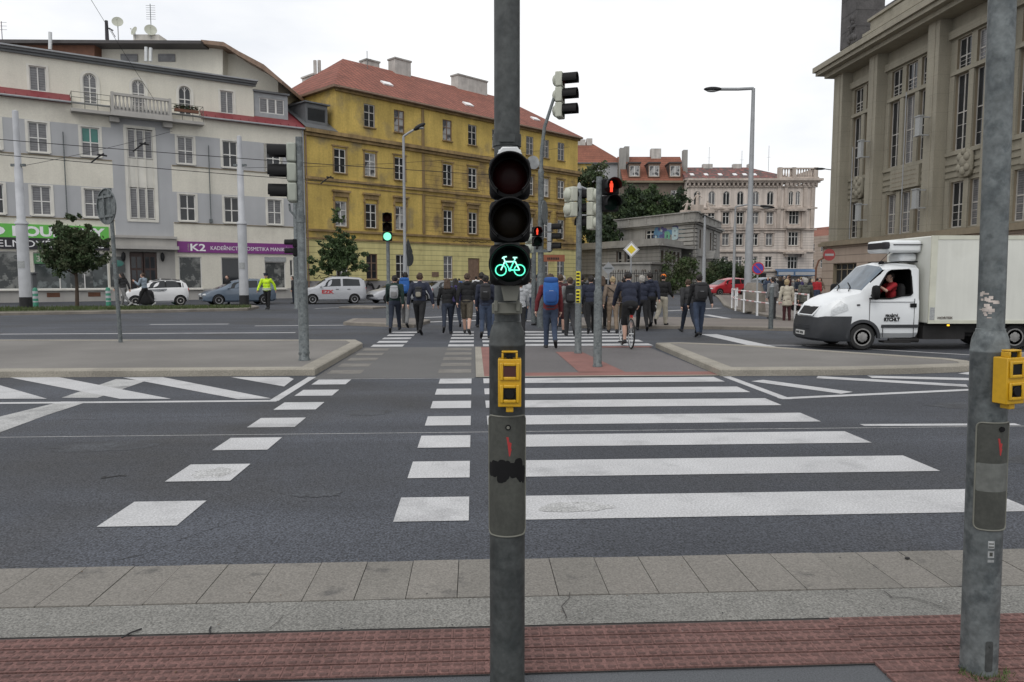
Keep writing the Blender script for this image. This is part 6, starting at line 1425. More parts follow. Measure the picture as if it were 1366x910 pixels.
mpv = [(-2.1, .40, .72, .80, .62, .55), (-2.05, .28, .95, 1.10, .80, .68), (-1.9, .22, 1.02, 1.42, .86, .64), (-1.6, .20, 1.03, 1.56, .88, .63), (-.9, .20, 1.02, 1.62, .89, .62), (-.2, .20, 1.0, 1.60, .89, .60), (.45, .20, .98, 1.46, .89, .58), (.85, .20, .98, 1.22, .88, .62), (1.35, .20, .93, .98, .87, .68), (1.7, .21, .84, .88, .84, .62), (1.98, .24, .70, .74, .74, .54), (2.12, .30, .56, .60, .62, .46)]
mw = [((-1.7, 5.1), (-1.05, 5.1), (-1.05, 5.96), (-1.55, 5.94)), ((-.97, 5.1), (-.10, 5.1), (-.10, 5.97), (-.97, 5.97)), ((-.02, 5.1), (.85, 5.1), (.38, 5.96), (-.02, 5.97))]
p = G(318, 406.5); car('blue grey family hatchback parked behind the right white tram pole', p, ANG_A + math.pi, scaled(mpv, 1.0, .97, .98), 'car_bluegrey', (-1.34, 1.30), .31, mw, ((1.30, 6.25), (.50, 6.25), (.50, 8.0), (1.30, 8.0)), ((-2.0, 6.3), (-1.75, 6.3), (-1.75, 8.0), (-2.0, 8.0)), handles=(.75, -.15, -1.0))
van = [(-2.0, .42, .76, .84, .66, .60), (-1.97, .30, .98, 1.14, .78, .70), (-1.88, .24, 1.06, 1.52, .83, .68), (-1.65, .22, 1.07, 1.64, .845, .68), (-.8, .20, 1.06, 1.70, .85, .68), (0.05, .20, 1.04, 1.69, .85, .66), (.42, .20, 1.03, 1.58, .85, .62), (.85, .20, 1.02, 1.28, .845, .62), (1.15, .20, 1.0, 1.06, .84, .68), (1.55, .20, .93, .98, .82, .64), (1.88, .22, .80, .85, .76, .58), (2.02, .28, .62, .68, .64, .50)]
p = G(444, 405); YVAN = ANG_A - R(14)
o = car('silver high-roofed estate car with red letters on the door, below the conical tree', p, YVAN + math.pi, van, 'car_silver', (-1.25, 1.30), .30, [((-1.62, 5.1), (-.55, 5.1), (-.55, 5.96), (-1.55, 5.94)), ((-.42, 5.1), (.72, 5.1), (.30, 5.95), (-.42, 5.96))], ((1.12, 6.25), (.48, 6.25), (.48, 8.0), (1.12, 8.0)), ((-1.95, 6.3), (-1.75, 6.3), (-1.75, 8.0), (-1.95, 8.0)), handles=(.8, -.2, -.9))
l_ = lettering('EZK', .30, 'sign_red', o, (.75, .862, .66), rot=(math.pi / 2, 0, math.pi), width=.72, bold=.012, ext=.003)
sedan = [(x, zb, zs * .95, zt * .96, w_, t) for x, zb, zs, zt, w_, t in hatch]
p = G(520, 404); car('silver car parked nose towards the estate car, partly behind the green signal pole', (p[0] + .6, p[1] + .3), ANG_B + math.pi - R(6), scaled(sedan, 1.08, .98, 1.0), 'car_silver', (-1.35, 1.32), .31, hw, hs, hr)
random.seed(8)
for (px, py, paint, lab) in ((583, 400.5, 'car_grey', 'grey parked car behind the man in the navy jacket'), (632, 397.5, 'car_dark', 'dark parked car behind the walker in shorts'), (672, 396, 'car_silver', 'silver parked car hidden behind the bicycle signal pole')):
    p = G(px, py); car(lab, p, ANG_B + math.pi, scaled(hatch, 1.05, .97, 1.0), paint, (-1.33, 1.28), .31, hw, hs, hr, group='cars parked along the ochre house')
p = G(786, 397); car('black car behind the two pale signal heads', (p[0], p[1]), R(-150), scaled(mpv, 1.05, 1.0, 1.0), 'car_dark', (-1.38, 1.34), .32, mw, hs, hr, name='waiting_car')
p = G(968, 394.5); car('bright red hatchback facing left at the far junction', p, R(180 + 22), scaled(mpv, .98, 1.0, 1.0), 'car_red', (-1.32, 1.28), .32, mw, ((1.30, 6.25), (.50, 6.25), (.50, 8.0), (1.30, 8.0)), hr, name='waiting_car')
p = G(990, 392.5); car('second red car half hidden behind the tall lamp post', (p[0] + .3, p[1] + 2.0), R(180 + 15), scaled(mpv, .98, .95, 1.0), 'car_red', (-1.32, 1.28), .32, mw, hs, hr, name='waiting_car')
p = G(1012, 394); car('dark blue car with a pale windscreen right of the tall lamp post', p, R(180 + 30), scaled(mpv, 1.0, 1.02, 1.02), 'car_bluegrey', (-1.34, 1.30), .32, mw, ((1.30, 6.25), (.50, 6.25), (.50, 8.0), (1.30, 8.0)), hr, name='waiting_car')
b = MB(); b.box(-.5, 0, 0, .5, .06, .7)
t = b.build('striped_barrier', 'black_soft', None, 0); t.location = (*G(787, 421), .05); tag(t, 'low black and yellow striped barrier board on the refuge between the poles', 'barrier')
b = MB()
for i in range(4): x = -.45 + i * .25; b.add([(x, -.004, .05), (x + .11, -.004, .05), (x - .02, -.004, .62), (x - .10 if i else x - .05, -.004, .62)], [(0, 1, 2, 3)])
b.build('stripe', 'yellow_box', t, 0)

# ------------------------------------------------------------------ white box truck
PT = G(1152, 467.5); q_ = G(1357, 471.5); ANG_T = 0.0
tk = thing('box_truck', 'white refrigerated box truck with a dark bumper, waiting at the junction', 'truck', (*PT, 0), ANG_T)
# local x from the front wheel backwards, local -y is the side we see (driver side); build cab with nose at -x
HWT = .86                                                   # half width of the cab
mid = HWT                                                   # the seen side lies at y = 0, the far side at y = 2 HWT
def cabM(b): b.M = Matrix.Translation((0, mid, 0)) @ Matrix.Scale(-1, 4, Vector((1, 0, 0)))
cab = [(-1.22, 0.3, 1.18, 1.96, 0.85, 0.75), (-1.1, 0.28, 1.2, 1.98, 0.86, 0.76), (-0.8, 0.28, 1.2, 1.99, 0.86, 0.76), (-0.54, 0.28, 1.2, 1.98, 0.86, 0.755), (-0.44, 0.28, 1.2, 1.94, 0.86, 0.75), (-0.37, 0.28, 1.2, 1.86, 0.86, 0.745), (-0.1, 0.28, 1.2, 1.55, 0.86, 0.75), (0.05, 0.28, 1.2, 1.37, 0.86, 0.77), (0.11, 0.28, 1.18, 1.31, 0.86, 0.78), (0.4, 0.28, 1.1, 1.24, 0.86, 0.76), (0.594, 0.28, 1.02, 1.16, 0.84, 0.73), (0.77, 0.28, 0.93, 1.06, 0.79, 0.66), (0.866, 0.29, 0.84, 0.97, 0.74, 0.6), (0.963, 0.32, 0.7, 0.8, 0.66, 0.5), (1.016, 0.38, 0.55, 0.6, 0.58, 0.42)]
L = Loft(cab); b = MB(); cabM(b); L.body(b)
o = b.build('body', ['van_white', 'black'], None, 30); c = MB()
c.lathe([(.335, -.15), (.335, .24)], (-.04, 0, .30), 32, axis='y', m=1); c.lathe([(.335, 2 * mid - .24), (.335, 2 * mid + .15)], (-.04, 0, .30), 32, axis='y', m=1)
c.M = Matrix.Identity(4); co = c.build('cutter', ['black', 'black'], None, 0)
for ob in (o, co): bm = bmesh.new(); bm.from_mesh(ob.data); bmesh.ops.recalc_face_normals(bm, faces=bm.faces); bm.to_mesh(ob.data); bm.free()
# door glass is a real opening into the cab
side = [(.09, 1.17), (.18, 1.19), (.53, 1.79), (.60, 1.82), (1.0, 1.84), (1.045, 1.80), (1.06, 1.29), (1.02, 1.25), (.83, 1.235), (.68, 1.195), (.56, 1.172)]
c = MB(); c.xz(side, -.3, .55, 1); c.box(.14, .10, .95, 1.12, 2 * mid - .10, 1.82, 1); co2 = c.build('cutter', ['black', 'black'], None, 0)
bm = bmesh.new(); bm.from_mesh(co2.data); bmesh.ops.recalc_face_normals(bm, faces=bm.faces); bm.to_mesh(co2.data); bm.free()
for cc in (co,):
    q = o.modifiers.new('b', 'BOOLEAN'); q.object = cc; q.operation = 'DIFFERENCE'; q.solver = 'EXACT'
me = evaluated(o, 'cab'); bpy.data.objects.remove(co)
o = bpy.data.objects.new('cab', me); COL.objects.link(o)
q = o.modifiers.new('b', 'BOOLEAN'); q.object = co2; q.operation = 'DIFFERENCE'; q.solver = 'EXACT'; q.use_self = True
me = evaluated(o, 'cab'); bpy.data.objects.remove(co2); me.set_sharp_from_angle(angle=R(30)); cabo = bpy.data.objects.new('cab', me); COL.objects.link(cabo); cabo.parent = tk
b = MB(); n_ = len(side)                                     # rubber seal round the door glass
b.tube([(x, .012 + max(0, (z - 1.2)) * .16, z) for x, z in side + side[:1]], .018, 6); b.build('window_seal', 'black', tk, 60)
b = MB(); cabM(b)
for s in (-1, 1): L.patch(b, ((.045, 6.25), (-.425, 6.3), (-.425, 8.0), (.045, 8.0)), s, .006, 8, 6)
b.build('windscreen', mat('glass_screen', (.10, .13, .16), .04, .35, 2.2), tk, 60)
b = MB(); cabM(b)
for y in (-.25, .35): b.tube([(.12, y, 1.33), (.03, y + .12, 1.42), (-.05, y + .42, 1.52)], .012, 5)
b.build('wiper', 'black', tk)
b = MB(); cabM(b)                                            # dark plastic bumper wrapping the nose, wheel arch flare
bp = []
for y, x in ((-0.875, 0.33), (-0.875, 0.576), (-0.87, 0.752), (-0.81, 0.91), (-0.68, 1.025), (-0.45, 1.091), (0, 1.113), (0.45, 1.091), (0.68, 1.025), (0.81, 0.91), (0.87, 0.752), (0.875, 0.576), (0.875, 0.33)): bp.append((x, y))
vs = []
for x, y in bp:
    top = .77 if abs(y) > .7 else .74
    vs += [(x - .06, y * .97, .20), (x, y, .26), (x, y, .50), (x - .015, y, .60), (x - .04, y * .985, top)]
m_ = 5; fs = []
for i in range(len(bp) - 1):
    for k in range(m_ - 1): a = i * m_ + k; fs.append((a, a + m_, a + m_ + 1, a + 1))
b.add(vs, fs); b.add([(.98, -.6, .55), (1.122, -.40, .55), (1.122, .40, .55), (.98, .6, .55), (.98, -.6, .47), (1.118, -.40, .47), (1.118, .40, .47), (.98, .6, .47)], [(0, 1, 2, 3), (4, 7, 6, 5), (0, 4, 5, 1), (1, 5, 6, 2), (2, 6, 7, 3)])
b.build('bumper', 'plastic_dark', tk, 40)
b = MB(); b.lathe([(.33, -.018), (.33, .05), (.39, .05), (.40, -.014), (.33, -.018)], (-.04, 0, .30), 30, axis='y', a0=-5, a1=185, caps=False); b.build('wheel_arch', 'plastic_dark', tk, 40)
b = MB(); cabM(b)
for s in (-1, 1):
    hl = MB(); cabM(hl); L.patch(hl, ((.38, 3.62), (.75, 3.55), (.72, 4.9), (.52, 5.6)), s, .012, 6, 5); hl.build('headlight', 'lamp_clear', tk, 60)
b = MB(); cabM(b); g_ = [(0.862, -0.44, 0.975), (0.862, 0.44, 0.975), (1.013, 0.38, 0.785), (1.013, -0.38, 0.785)]; b.add(g_ + [(x - .08, y, z - .05) for x, y, z in g_], [(0, 1, 2, 3), (4, 7, 6, 5), (0, 4, 5, 1), (1, 5, 6, 2), (2, 6, 7, 3), (3, 7, 4, 0)]); b.build('grille', 'black', tk, 0)
b = MB(); cabM(b); b.tube([(0.84, -0.48, 1.0), (1.017, -0.42, 0.775), (1.026, 0, 0.77), (1.017, 0.42, 0.775), (0.84, 0.48, 1.0)], .02, 6); b.build('grille_frame', 'van_white', tk)
b = MB(); cabM(b); b.box(1.105, -.24, .31, 1.128, .24, .41); pl = b.build('number_plate', 'plate_white', tk, 0); b = MB(); cabM(b); random.seed(1)
for i in range(6): b.box(1.1285, -.2 + i * .065 + (.03 if i > 2 else 0), .335, 1.131, -.155 + i * .065 + (.03 if i > 2 else 0), .385)
b.build('plate_lettering', 'black', pl, 0)
b = MB(); b.box(.38, -.012, .515, 1.22, .03, .585); b.build('side_strip', 'plastic_dark', tk, 30, .01)
b = MB()
for x0, z0, x1, z1 in ((.095, .66, .105, 1.17), (.095, 1.095, 1.1, 1.100), (1.105, .30, 1.112, 1.88), (.41, .30, .42, .51)): b.box(x0, -.006 + max(0, z0 - 1.2) * .1, z0, x1, .01, min(z1, 1.17) if x0 > 1 else z1)
b.build('door_gap', 'plastic_dark', tk, 0)
b = MB(); b.box(1.01, -.022, .975, 1.15, .012, 1.065); b.build('door_handle', 'black', tk, 30, .01)
b = MB(); b.box(-.19, -.012, 1.01, -.12, .012, 1.045); b.build('side_marker', 'plastic_dark', tk, 30, .005)
lettering('PEKAŘSTVÍ', .085, 'black', tk, (.46, -.008, .755), width=.28, bold=.003, ext=.002); lettering('RYCHLÝ', .11, 'black', tk, (.43, -.008, .665), width=.36, bold=.005, ext=.002)
b = MB(); b.tube([(.14, .02, 1.24), (.10, -.10, 1.26)], .025, 6); b.ell((.14, -.17, 1.31), (.075, .10, .165), 12, e=.6); b.build('wing_mirror', 'black', tk, 60)
b = MB(); b.tube([(.16, 2 * mid, 1.24), (.08, 2 * mid + .10, 1.26)], .025, 6); b.ell((.10, 2 * mid + .17, 1.33), (.075, .10, .165), 12, e=.6); b.build('wing_mirror', 'black', tk, 60)
b = MB(); b.tube([(.42, .34, 1.955), (.80, .12, 2.0), (1.18, .10, 2.0)], .018, 6); b.ell((.45, .26, 1.985), (.06, .05, .04), 8); b.tube([(.40, .3, 1.97), (.68, .28, 2.25)], .006, 4); b.build('roof_trim', 'black', tk)
# cargo box, fridge unit, chassis
BX0, BX1, BZ0, BZ1, BY0, BY1 = 1.36, 5.6, .62, 2.57, -.12, 2 * mid + .12
b = MB(); b.box(BX0, BY0, BZ0, BX1, BY1, BZ1); b.build('cargo_box', 'box_white', tk, 30, .025)
b = MB(); e = .012
for z0, z1 in ((BZ0 - .004, BZ0 + .07), (BZ1 - .085, BZ1 + .006)): b.box(BX0 + .14, BY0 - e, z0, BX1 - .1, BY0 + .02, z1)
for x0, x1 in ((BX0 - .004, BX0 + .135), (BX1 - .095, BX1 + .004)): b.box(x0, BY0 - e - .003, BZ0 - .004, x1, BY0 + .02, BZ1 + .006)
b.build('box_edge', 'box_edge', tk, 0)
lettering('HORTEK', .075, 'door_wood', tk, (BX0 + .20, BY0 - .016, BZ0 + .10), width=.34, bold=.001, ext=.002)
b = MB(); b.box(BX0 + .02, BY0 - .02, BZ0 + .08, BX0 + .13, BY0 - .0155, BZ0 + .36); b.build('side_plate', 'sticker', tk, 0)
fu = MB(); fu.box(.52, .25, 2.21, 1.355, 1.15, 2.49); fr_ = fu.build('fridge_unit', 'van_white', tk, 30, .06); b = MB(); b.box(.50, .24, 2.30, .519, 1.05, 2.44); b.ell((.54, .30, 2.37), (.06, .14, .085), 10, e=.5); b.box(.7, .232, 2.38, 1.35, .249, 2.40); b.build('fan_grille', 'sign_navy', fr_, 30)
b = MB(); b.box(.95, .4, 1.99, 1.35, 1.0, 2.208); b.build('fridge_mount', 'van_white', tk, 30, .08)
b = MB(); b.box(1.2, .25, .42, 5.5, .45, .60); b.box(1.2, 2 * mid - .45, .42, 5.5, 2 * mid - .25, .60); b.box(1.4, .1, .40, 5.55, 1.6, .619); b.box(1.35, .05, .25, 2.3, .5, .55); b.box(.95, .2, .24, 1.3, 1.5, .62); b.box(2.45, .3, .30, 2.62, 1.4, .55); b.cyl((.6, .1, .22), (1.3, .15, .22), .05, n=8); b.box(.45, -.02, .17, 1.05, .25, .21); b.box(3.95, .0, .25, 4.6, .5, .58); b.build('chassis', 'chassis', tk, 30)
b = MB(); b.box(1.80, BY0 + .005, .56, 1.85, BY0 + .02, .595); b.build('side_lamp', 'lit_amber', tk, 0)
for x, y, s in ((-.04, .10, -1), (-.04, 2 * mid - .10, 1), (3.42, .12, -1), (3.42, 2 * mid - .12, 1)):
    wl = wheel(tk, x, y, .30, .30, .20, 'hub_dirty', 3, s)
    b = MB(); yo = y + s * .085; b.lathe([(.175, yo), (.15, yo + s * .012), (.06, yo + s * .03), (0, yo + s * .03)] if s > 0 else [(0, yo + s * .03), (.06, yo + s * .03), (.15, yo + s * .012), (.175, yo)], (x, 0, .30), 24, axis='y')
    b.build('hub_cap', 'hub_dirty', wl, 40); b = MB()
    for i in range(6): a = math.pi * i / 3; b.ell((x + .11 * math.cos(a), yo + s * .016, .30 + .11 * math.sin(a)), (.022, .008, .022), 8)
    b.build('wheel_slot', 'black', wl)
b = MB(); b.box(.16, .16, .955, 1.1, 2 * mid - .16, .975, 0); b.ell((1.0, .48, 1.24), (.08, .2, .28), 10, e=.6); b.box(.62, .28, .976, .98, .68, 1.0); b.M = Matrix.Translation((.30, .50, 1.22)) @ Matrix.Rotation(R(-60), 4, 'Y'); b.lathe([(.15, -.01), (.16, 0), (.15, .01), (.14, 0), (.15, -.01)], n=20, caps=False); b.build('cab_interior', 'black_soft', tk, 40)
# ================================================================== people
CL = {}
def cloth(name, col, rough=.9): return mat('cloth_' + name, col, rough, .12, 9, fine=.12, fscale=90)
for n_, c_ in dict(navy=(.018, .022, .040), black=(.010, .010, .011), jeans=(.035, .050, .085), jeans_dark=(.018, .024, .040), green_dark=(.012, .030, .026), grey=(.17, .17, .17), grey_light=(.36, .37, .38), blue_bright=(.028, .115, .36), red_dark=(.13, .018, .022), khaki=(.085, .072, .052), brown=(.165, .125, .095), beige=(.20, .150, .105), white=(.58, .58, .58), olive=(.085, .088, .072), charcoal=(.03, .03, .032), cream=(.42, .385, .31), maroon=(.045, .012, .014), hivis=(.58, .85, .03), denim_light=(.24, .29, .34), red=(.30, .014, .02), orange=(.75, .18, .01), camel=(.25, .23, .19), purple=(.05, .04, .12)).items(): cloth(n_, c_)
mat('hair_dark', (.014, .010, .008), .7, .3, 30); mat('hair_brown', (.055, .032, .018), .7, .3, 30); mat('hair_grey', (.34, .32, .29), .8, .25, 30); mat('hair_blond', (.33, .25, .14), .7, .25, 30); mat('shoe_dark', (.012, .012, .013), .6, .2); mat('shoe_light', (.45, .45, .45), .6, .2)
CLOUDS = bpy.data.textures.new('folds', 'CLOUDS'); CLOUDS.noise_scale = .11; CLOUDS.noise_depth = 2
def skin_mesh(mb, name, m, voxel, smooth=2, folds=0.0):
    o = mb.build('tmp', m, None, 0); r = o.modifiers.new('r', 'REMESH'); r.mode = 'VOXEL'; r.voxel_size = voxel; r.use_smooth_shade = True
    if folds: d = o.modifiers.new('d', 'DISPLACE'); d.texture = CLOUDS; d.strength = folds; d.mid_level = .5
    if smooth: s = o.modifiers.new('s', 'SMOOTH'); s.iterations = smooth; s.factor = .5
    me = evaluated(o, name); me.polygons.foreach_set('use_smooth', [True] * len(me.polygons)); me.materials.clear(); me.materials.append(MAT[m]); return me
def child(name, me, parent):
    o = bpy.data.objects.new(name, me); COL.objects.link(o); o.parent = parent; return o
POSE = dict(lh=0, lk=3, rh=0, rk=3, la=0, le=12, ra=0, re=12, lout=8, rout=8, lean=2, turn=0)
WALK = dict(lh=20, lk=4, rh=-20, rk=16, la=-20, le=14, ra=20, re=22, lean=4)
WALK2 = dict(lh=-19, lk=20, rh=20, rk=4, la=20, le=22, ra=-20, re=14, lean=4)
STEP = dict(lh=6, lk=3, rh=-8, rk=38, la=-8, le=16, ra=10, re=20, lean=3)
STEP2 = dict(lh=-8, lk=38, rh=6, rk=3, la=10, le=20, ra=-8, re=16, lean=3)
def person(label, loc, az, Hh, pose=None, top='navy', legs='jeans_dark', hair='hair_dark', style='short', coat=.545, legwear='long', shoe='shoe_dark', wide=1.07, hat=None, hood=False, voxel=.0085, hip_z=None, group=None, face=False, sleeves=True, band=None, loose=1.0, bag=None):
    p = dict(POSE); p.update(pose or {}); V = Vector; h = Hh
    if hip_z is None and pose:
        rj = random.Random(label)
        for q_ in ('la', 'ra', 'le', 're'): p[q_] += rj.uniform(-9, 9)
        for q_ in ('lh', 'rh'): p[q_] *= rj.uniform(.8, 1.35)
        p['lean'] += rj.uniform(-1, 4)
    t = thing('person', label, 'person', (0, 0, 0), R(az), group)
    HZ = .525 * h; U = Matrix.Translation((0, 0, HZ)) @ Matrix.Rotation(R(-p['lean']), 4, 'X') @ Matrix.Translation((0, 0, -HZ))
    up = lambda x, y, z: U @ V((x * h, y * h, z * h))
    J = {}
    for s, k in ((-1, 'l'), (1, 'r')):
        a = R(p[k + 'h']); kn = R(p[k + 'k']); hip = V((s * .050 * h * wide ** .5, 0, HZ)); knee = hip + V((s * .004 * h, math.sin(a), -math.cos(a))) * (.245 * h); b = a - kn; ank = knee + V((0, math.sin(b), -math.cos(b))) * (.238 * h)
        f = max(-.9, min(.5, b * .9 if b < 0 else b * .5)); tdir = V((s * .12, math.cos(f), math.sin(f))).normalized(); heel = ank + V((0, -math.cos(f), -math.sin(f))) * .022 * h + V((0, math.sin(f), -math.cos(f))) * .022 * h; toe = heel + tdir * .125 * h
        sh = up(s * .105 * wide, 0, .815); a2 = R(p[k + 'a']); ou = R(p[k + 'out']); ud = U.to_3x3() @ V((s * math.sin(ou), math.sin(a2) * math.cos(ou), -math.cos(a2) * math.cos(ou))); el = sh + ud * .172 * h
        a3 = a2 + R(p[k + 'e']); fd = U.to_3x3() @ V((s * math.sin(ou) * .4, math.sin(a3), -math.cos(a3))).normalized(); wr = el + fd * .148 * h
        J[k] = (hip, knee, ank, heel, toe, sh, el, wr, fd)
    dz = 0.0 if hip_z is None else hip_z - HZ
    if hip_z is None: dz = -min(min(J[k][3].z, J[k][4].z) - .013 * h for k in 'lr')
    T = Matrix.Translation((0, 0, dz)); hc = up(0, .012, .930)
    b = MB(); b.M = T                                                  # the body: one surface, face, ears and five-fingered hands included
    def ell(mb, c, r, n=14): mb.ell(tuple(c), tuple(q * h for q in r), n)
    ell(b, hc, (.043, .054, .066)); ell(b, up(0, .034, .902), (.033, .032, .036)); ell(b, up(0, .066, .915), (.009, .014, .013), 8); ell(b, up(0, .06, .937), (.03, .012, .008), 8); ell(b, up(0, .058, .889), (.016, .010, .007), 8)
    for s in (-1, 1): ell(b, up(s * .044, .006, .922), (.007, .013, .018), 8)
    b.cap(tuple(up(0, -.004, .83)), .031 * h, tuple(up(0, .004, .895)), .029 * h)
    ell(b, up(0, 0, .745), (.092 * wide, .058, .085)); ell(b, up(0, 0, .64), (.078 * wide, .052, .09)); ell(b, V((0, 0, HZ + .02 * h)), (.084 * wide, .058, .06))
    for k in 'lr':
        hip, knee, ank, heel, toe, sh, el, wr, fd = J[k]; s = -1 if k == 'l' else 1
        b.cap(tuple(hip), .046 * h, tuple(knee), .032 * h); b.cap(tuple(knee), .031 * h, tuple(knee.lerp(ank, .35)), .033 * h); b.cap(tuple(knee.lerp(ank, .35)), .033 * h, tuple(ank), .020 * h); b.cap(tuple(heel), .018 * h, tuple(toe), .014 * h)
        b.cap(tuple(sh), .032 * h, tuple(el), .025 * h); b.cap(tuple(el), .025 * h, tuple(wr), .016 * h)
        sd = V((0, 1, 0)).cross(fd); sd = (V((0, 1, 0)) - fd * fd.y).normalized() if abs(fd.y) < .95 else V((0, 0, 1)); nrm_ = fd.cross(sd)
        pc = wr + fd * .027 * h; b.cap(tuple(wr), .014 * h, tuple(pc), .019 * h); b.cap(tuple(pc - sd * .012 * h), .013 * h, tuple(pc + sd * .012 * h), .013 * h)
        for i, (o_, l_) in enumerate(((-.019, .036), (-.007, .043), (.006, .046), (.018, .041))):
            q0 = wr + fd * .043 * h + sd * o_ * h; q1 = q0 + fd * l_ * .5 * h + nrm_ * s * -.006 * h; q2 = q1 + (fd * .75 - nrm_ * s * .55).normalized() * l_ * .55 * h; b.tube([tuple(q0 - fd * .015 * h), tuple(q0), tuple(q1), tuple(q2)], [.0062 * h, .0058 * h, .0052 * h, .0042 * h], 6)
        q0 = wr + fd * .016 * h + sd * .017 * h; b.tube([tuple(q0), tuple(q0 + (fd * .6 + sd * .7).normalized() * .024 * h), tuple(q0 + (fd * .9 + sd * .35).normalized() * .044 * h)], [.0065 * h, .006 * h, .0045 * h], 6)
    child('body', skin_mesh(b, 'body', 'skin', voxel, 2), t)
    b = MB(); b.M = T; q = 1.0                                         # jacket or coat
    ell(b, up(0, -.002, .765), (.106 * wide, .070, .082)); ell(b, up(0, -.002, .68), (.098 * wide, .066, .10)); ell(b, up(0, 0, .59), (.096 * wide, .066, .075))
    b.cap(tuple(up(-.075 * wide, -.004, .812)), .037 * h, tuple(up(.075 * wide, -.004, .812)), .037 * h); b.cap(tuple(up(0, -.008, .83)), .042 * h, tuple(up(0, -.006, .848)), .038 * h)
    if hood: ell(b, up(0, -.05, .83), (.055, .035, .032))
    n_ = 14; z = .57
    while z > coat: ell(b, (U @ V((0, 0, z * h))) if z > .5 else V((0, 0, z * h)), (.098 * wide + (.57 - z) * .16, .068 + (.57 - z) * .14, .045)); z -= .035
    for k in 'lr':
        sh, el, wr = J[k][5:8]
        if sleeves: b.cap(tuple(sh), .043 * h * wide ** .3, tuple(el), .035 * h); b.cap(tuple(el), .035 * h, tuple(el.lerp(wr, .93)), .027 * h)
        else: b.cap(tuple(sh), .042 * h, tuple(sh.lerp(el, .8)), .035 * h)
    child('coat' if coat < .5 else 'jacket', skin_mesh(b, 'jacket', 'cloth_' + top, voxel * 1.5, 2, .026), t)
    b = MB(); b.M = T; ell(b, V((0, -.004 * h, HZ + .01 * h)), (.090 * wide, .066, .07))
    for k in 'lr':
        hip, knee, ank = J[k][0:3]; lo = loose
        b.cap(tuple(hip), .055 * h * wide ** .5, tuple(knee if legwear == 'long' else hip.lerp(knee, 1.02)), (.041 if legwear == 'long' else .050) * h * lo)
        if legwear == 'long': b.cap(tuple(knee), .041 * h * lo, tuple(ank + V((0, 0, .008 * h))), .031 * h * lo)
    child('trousers' if legwear == 'long' else 'shorts', skin_mesh(b, 'trousers', 'cloth_' + legs, voxel * 1.5, 2, .022), t)
    for k in 'lr':
        heel, toe, ank = J[k][3], J[k][4], J[k][2]; b = MB(); b.M = T; b.cap(tuple(heel), .024 * h, tuple(heel.lerp(toe, .6)), .025 * h); b.cap(tuple(heel.lerp(toe, .6)), .025 * h, tuple(toe), .019 * h); b.cap(tuple(heel), .024 * h, tuple(ank.lerp(heel, .3)), .025 * h)
        child('shoe', skin_mesh(b, 'shoe', shoe, voxel * 1.2, 1), t)
    b = MB(); b.M = T                                                  # hair, or the hat over it
    random.seed(hash(label) % 1000 if False else len(label) * 7)
    if style != 'none':
        cz = hc + U.to_3x3() @ V((0, -.010, .012)) * h; k_ = {'short': 1.0, 'long': 1.06, 'bushy': 1.22, 'crop': .98}.get(style, 1.0)
        b.ell(tuple(cz), (.0475 * h * k_, .056 * h * k_, .062 * h * k_), 18)
        for _ in range(26 if style != 'crop' else 0):
            d = V((random.gauss(0, 1), random.gauss(-.4, .8), random.gauss(.3, .8))).normalized(); c = cz + V((d.x * .044, d.y * .052, d.z * .056)) * h * k_; b.ell(tuple(c), (.014 * h, .014 * h, .016 * h), 6)
        if style == 'long':
            for x in (-.03, 0, .03): b.cap(tuple(up(x, -.03, .93)), .030 * h, tuple(up(x * 1.3, -.05, .83)), .026 * h)
        me = skin_mesh(b, 'hair', hair, voxel * 1.3, 1)
        bm = bmesh.new(); bm.from_mesh(me); Ui = (T @ U).inverted()   # keep the face clear
        kill = [v for v in bm.verts if (lambda w: w.y > .028 * h + (w.z / h - .93) * -.55 * h and w.z < .965 * h)(Ui @ v.co)]
        bmesh.ops.delete(bm, geom=kill, context='VERTS'); bm.to_mesh(me); bm.free(); child('hair', me, t)
    if hat:
        b = MB(); b.M = T; c = hc + V((0, -.002, .028)) * h
        b.ell(tuple(c), (.052 * h, .062 * h, .050 * h), 18)
        if hat[0] == 'cap': b.ell(tuple(up(0, .06, .952)), (.036 * h, .042 * h, .006 * h), 14)
        if hat[0] == 'police': b.lathe([(.052 * h, 0), (.058 * h, .02 * h), (.066 * h, .045 * h), (.05 * h, .055 * h), (0, .056 * h)], tuple(c), 18); b.ell(tuple(up(0, .06, .955)), (.036 * h, .034 * h, .006 * h), 14)
        child({'cap': 'cap', 'police': 'cap', 'helmet': 'helmet', 'beanie': 'beanie'}[hat[0]], skin_mesh(b, 'hat', hat[1], voxel * 1.1, 1), t)
    if face:
        for s in (-1, 1): b = MB(); b.M = T; b.ell(tuple(up(s * .018, .058, .927)), (.006 * h, .004 * h, .004 * h), 8); b.build('eye', 'black', t)
        b = MB(); b.M = T; b.ell(tuple(up(0, .064, .890)), (.013 * h, .004 * h, .0025 * h), 8); b.build('mouth', 'cloth_maroon', t)
    if band:
        for z0 in band:
            b = MB(); b.M = T @ U; b.lathe([(.11 * h * wide, z0 * h - .022), (.11 * h * wide, z0 * h + .022)], n=24, caps=False); o = b.build('reflective_band', 'cloth_white', t); o.scale = (1.0, .74, 1)
    t.location = loc if len(loc) == 3 else (loc[0], loc[1], .004); t['_h'] = h
    del t['_h']; t_data[t.name] = (T @ U, h, J); return t
t_data = {}
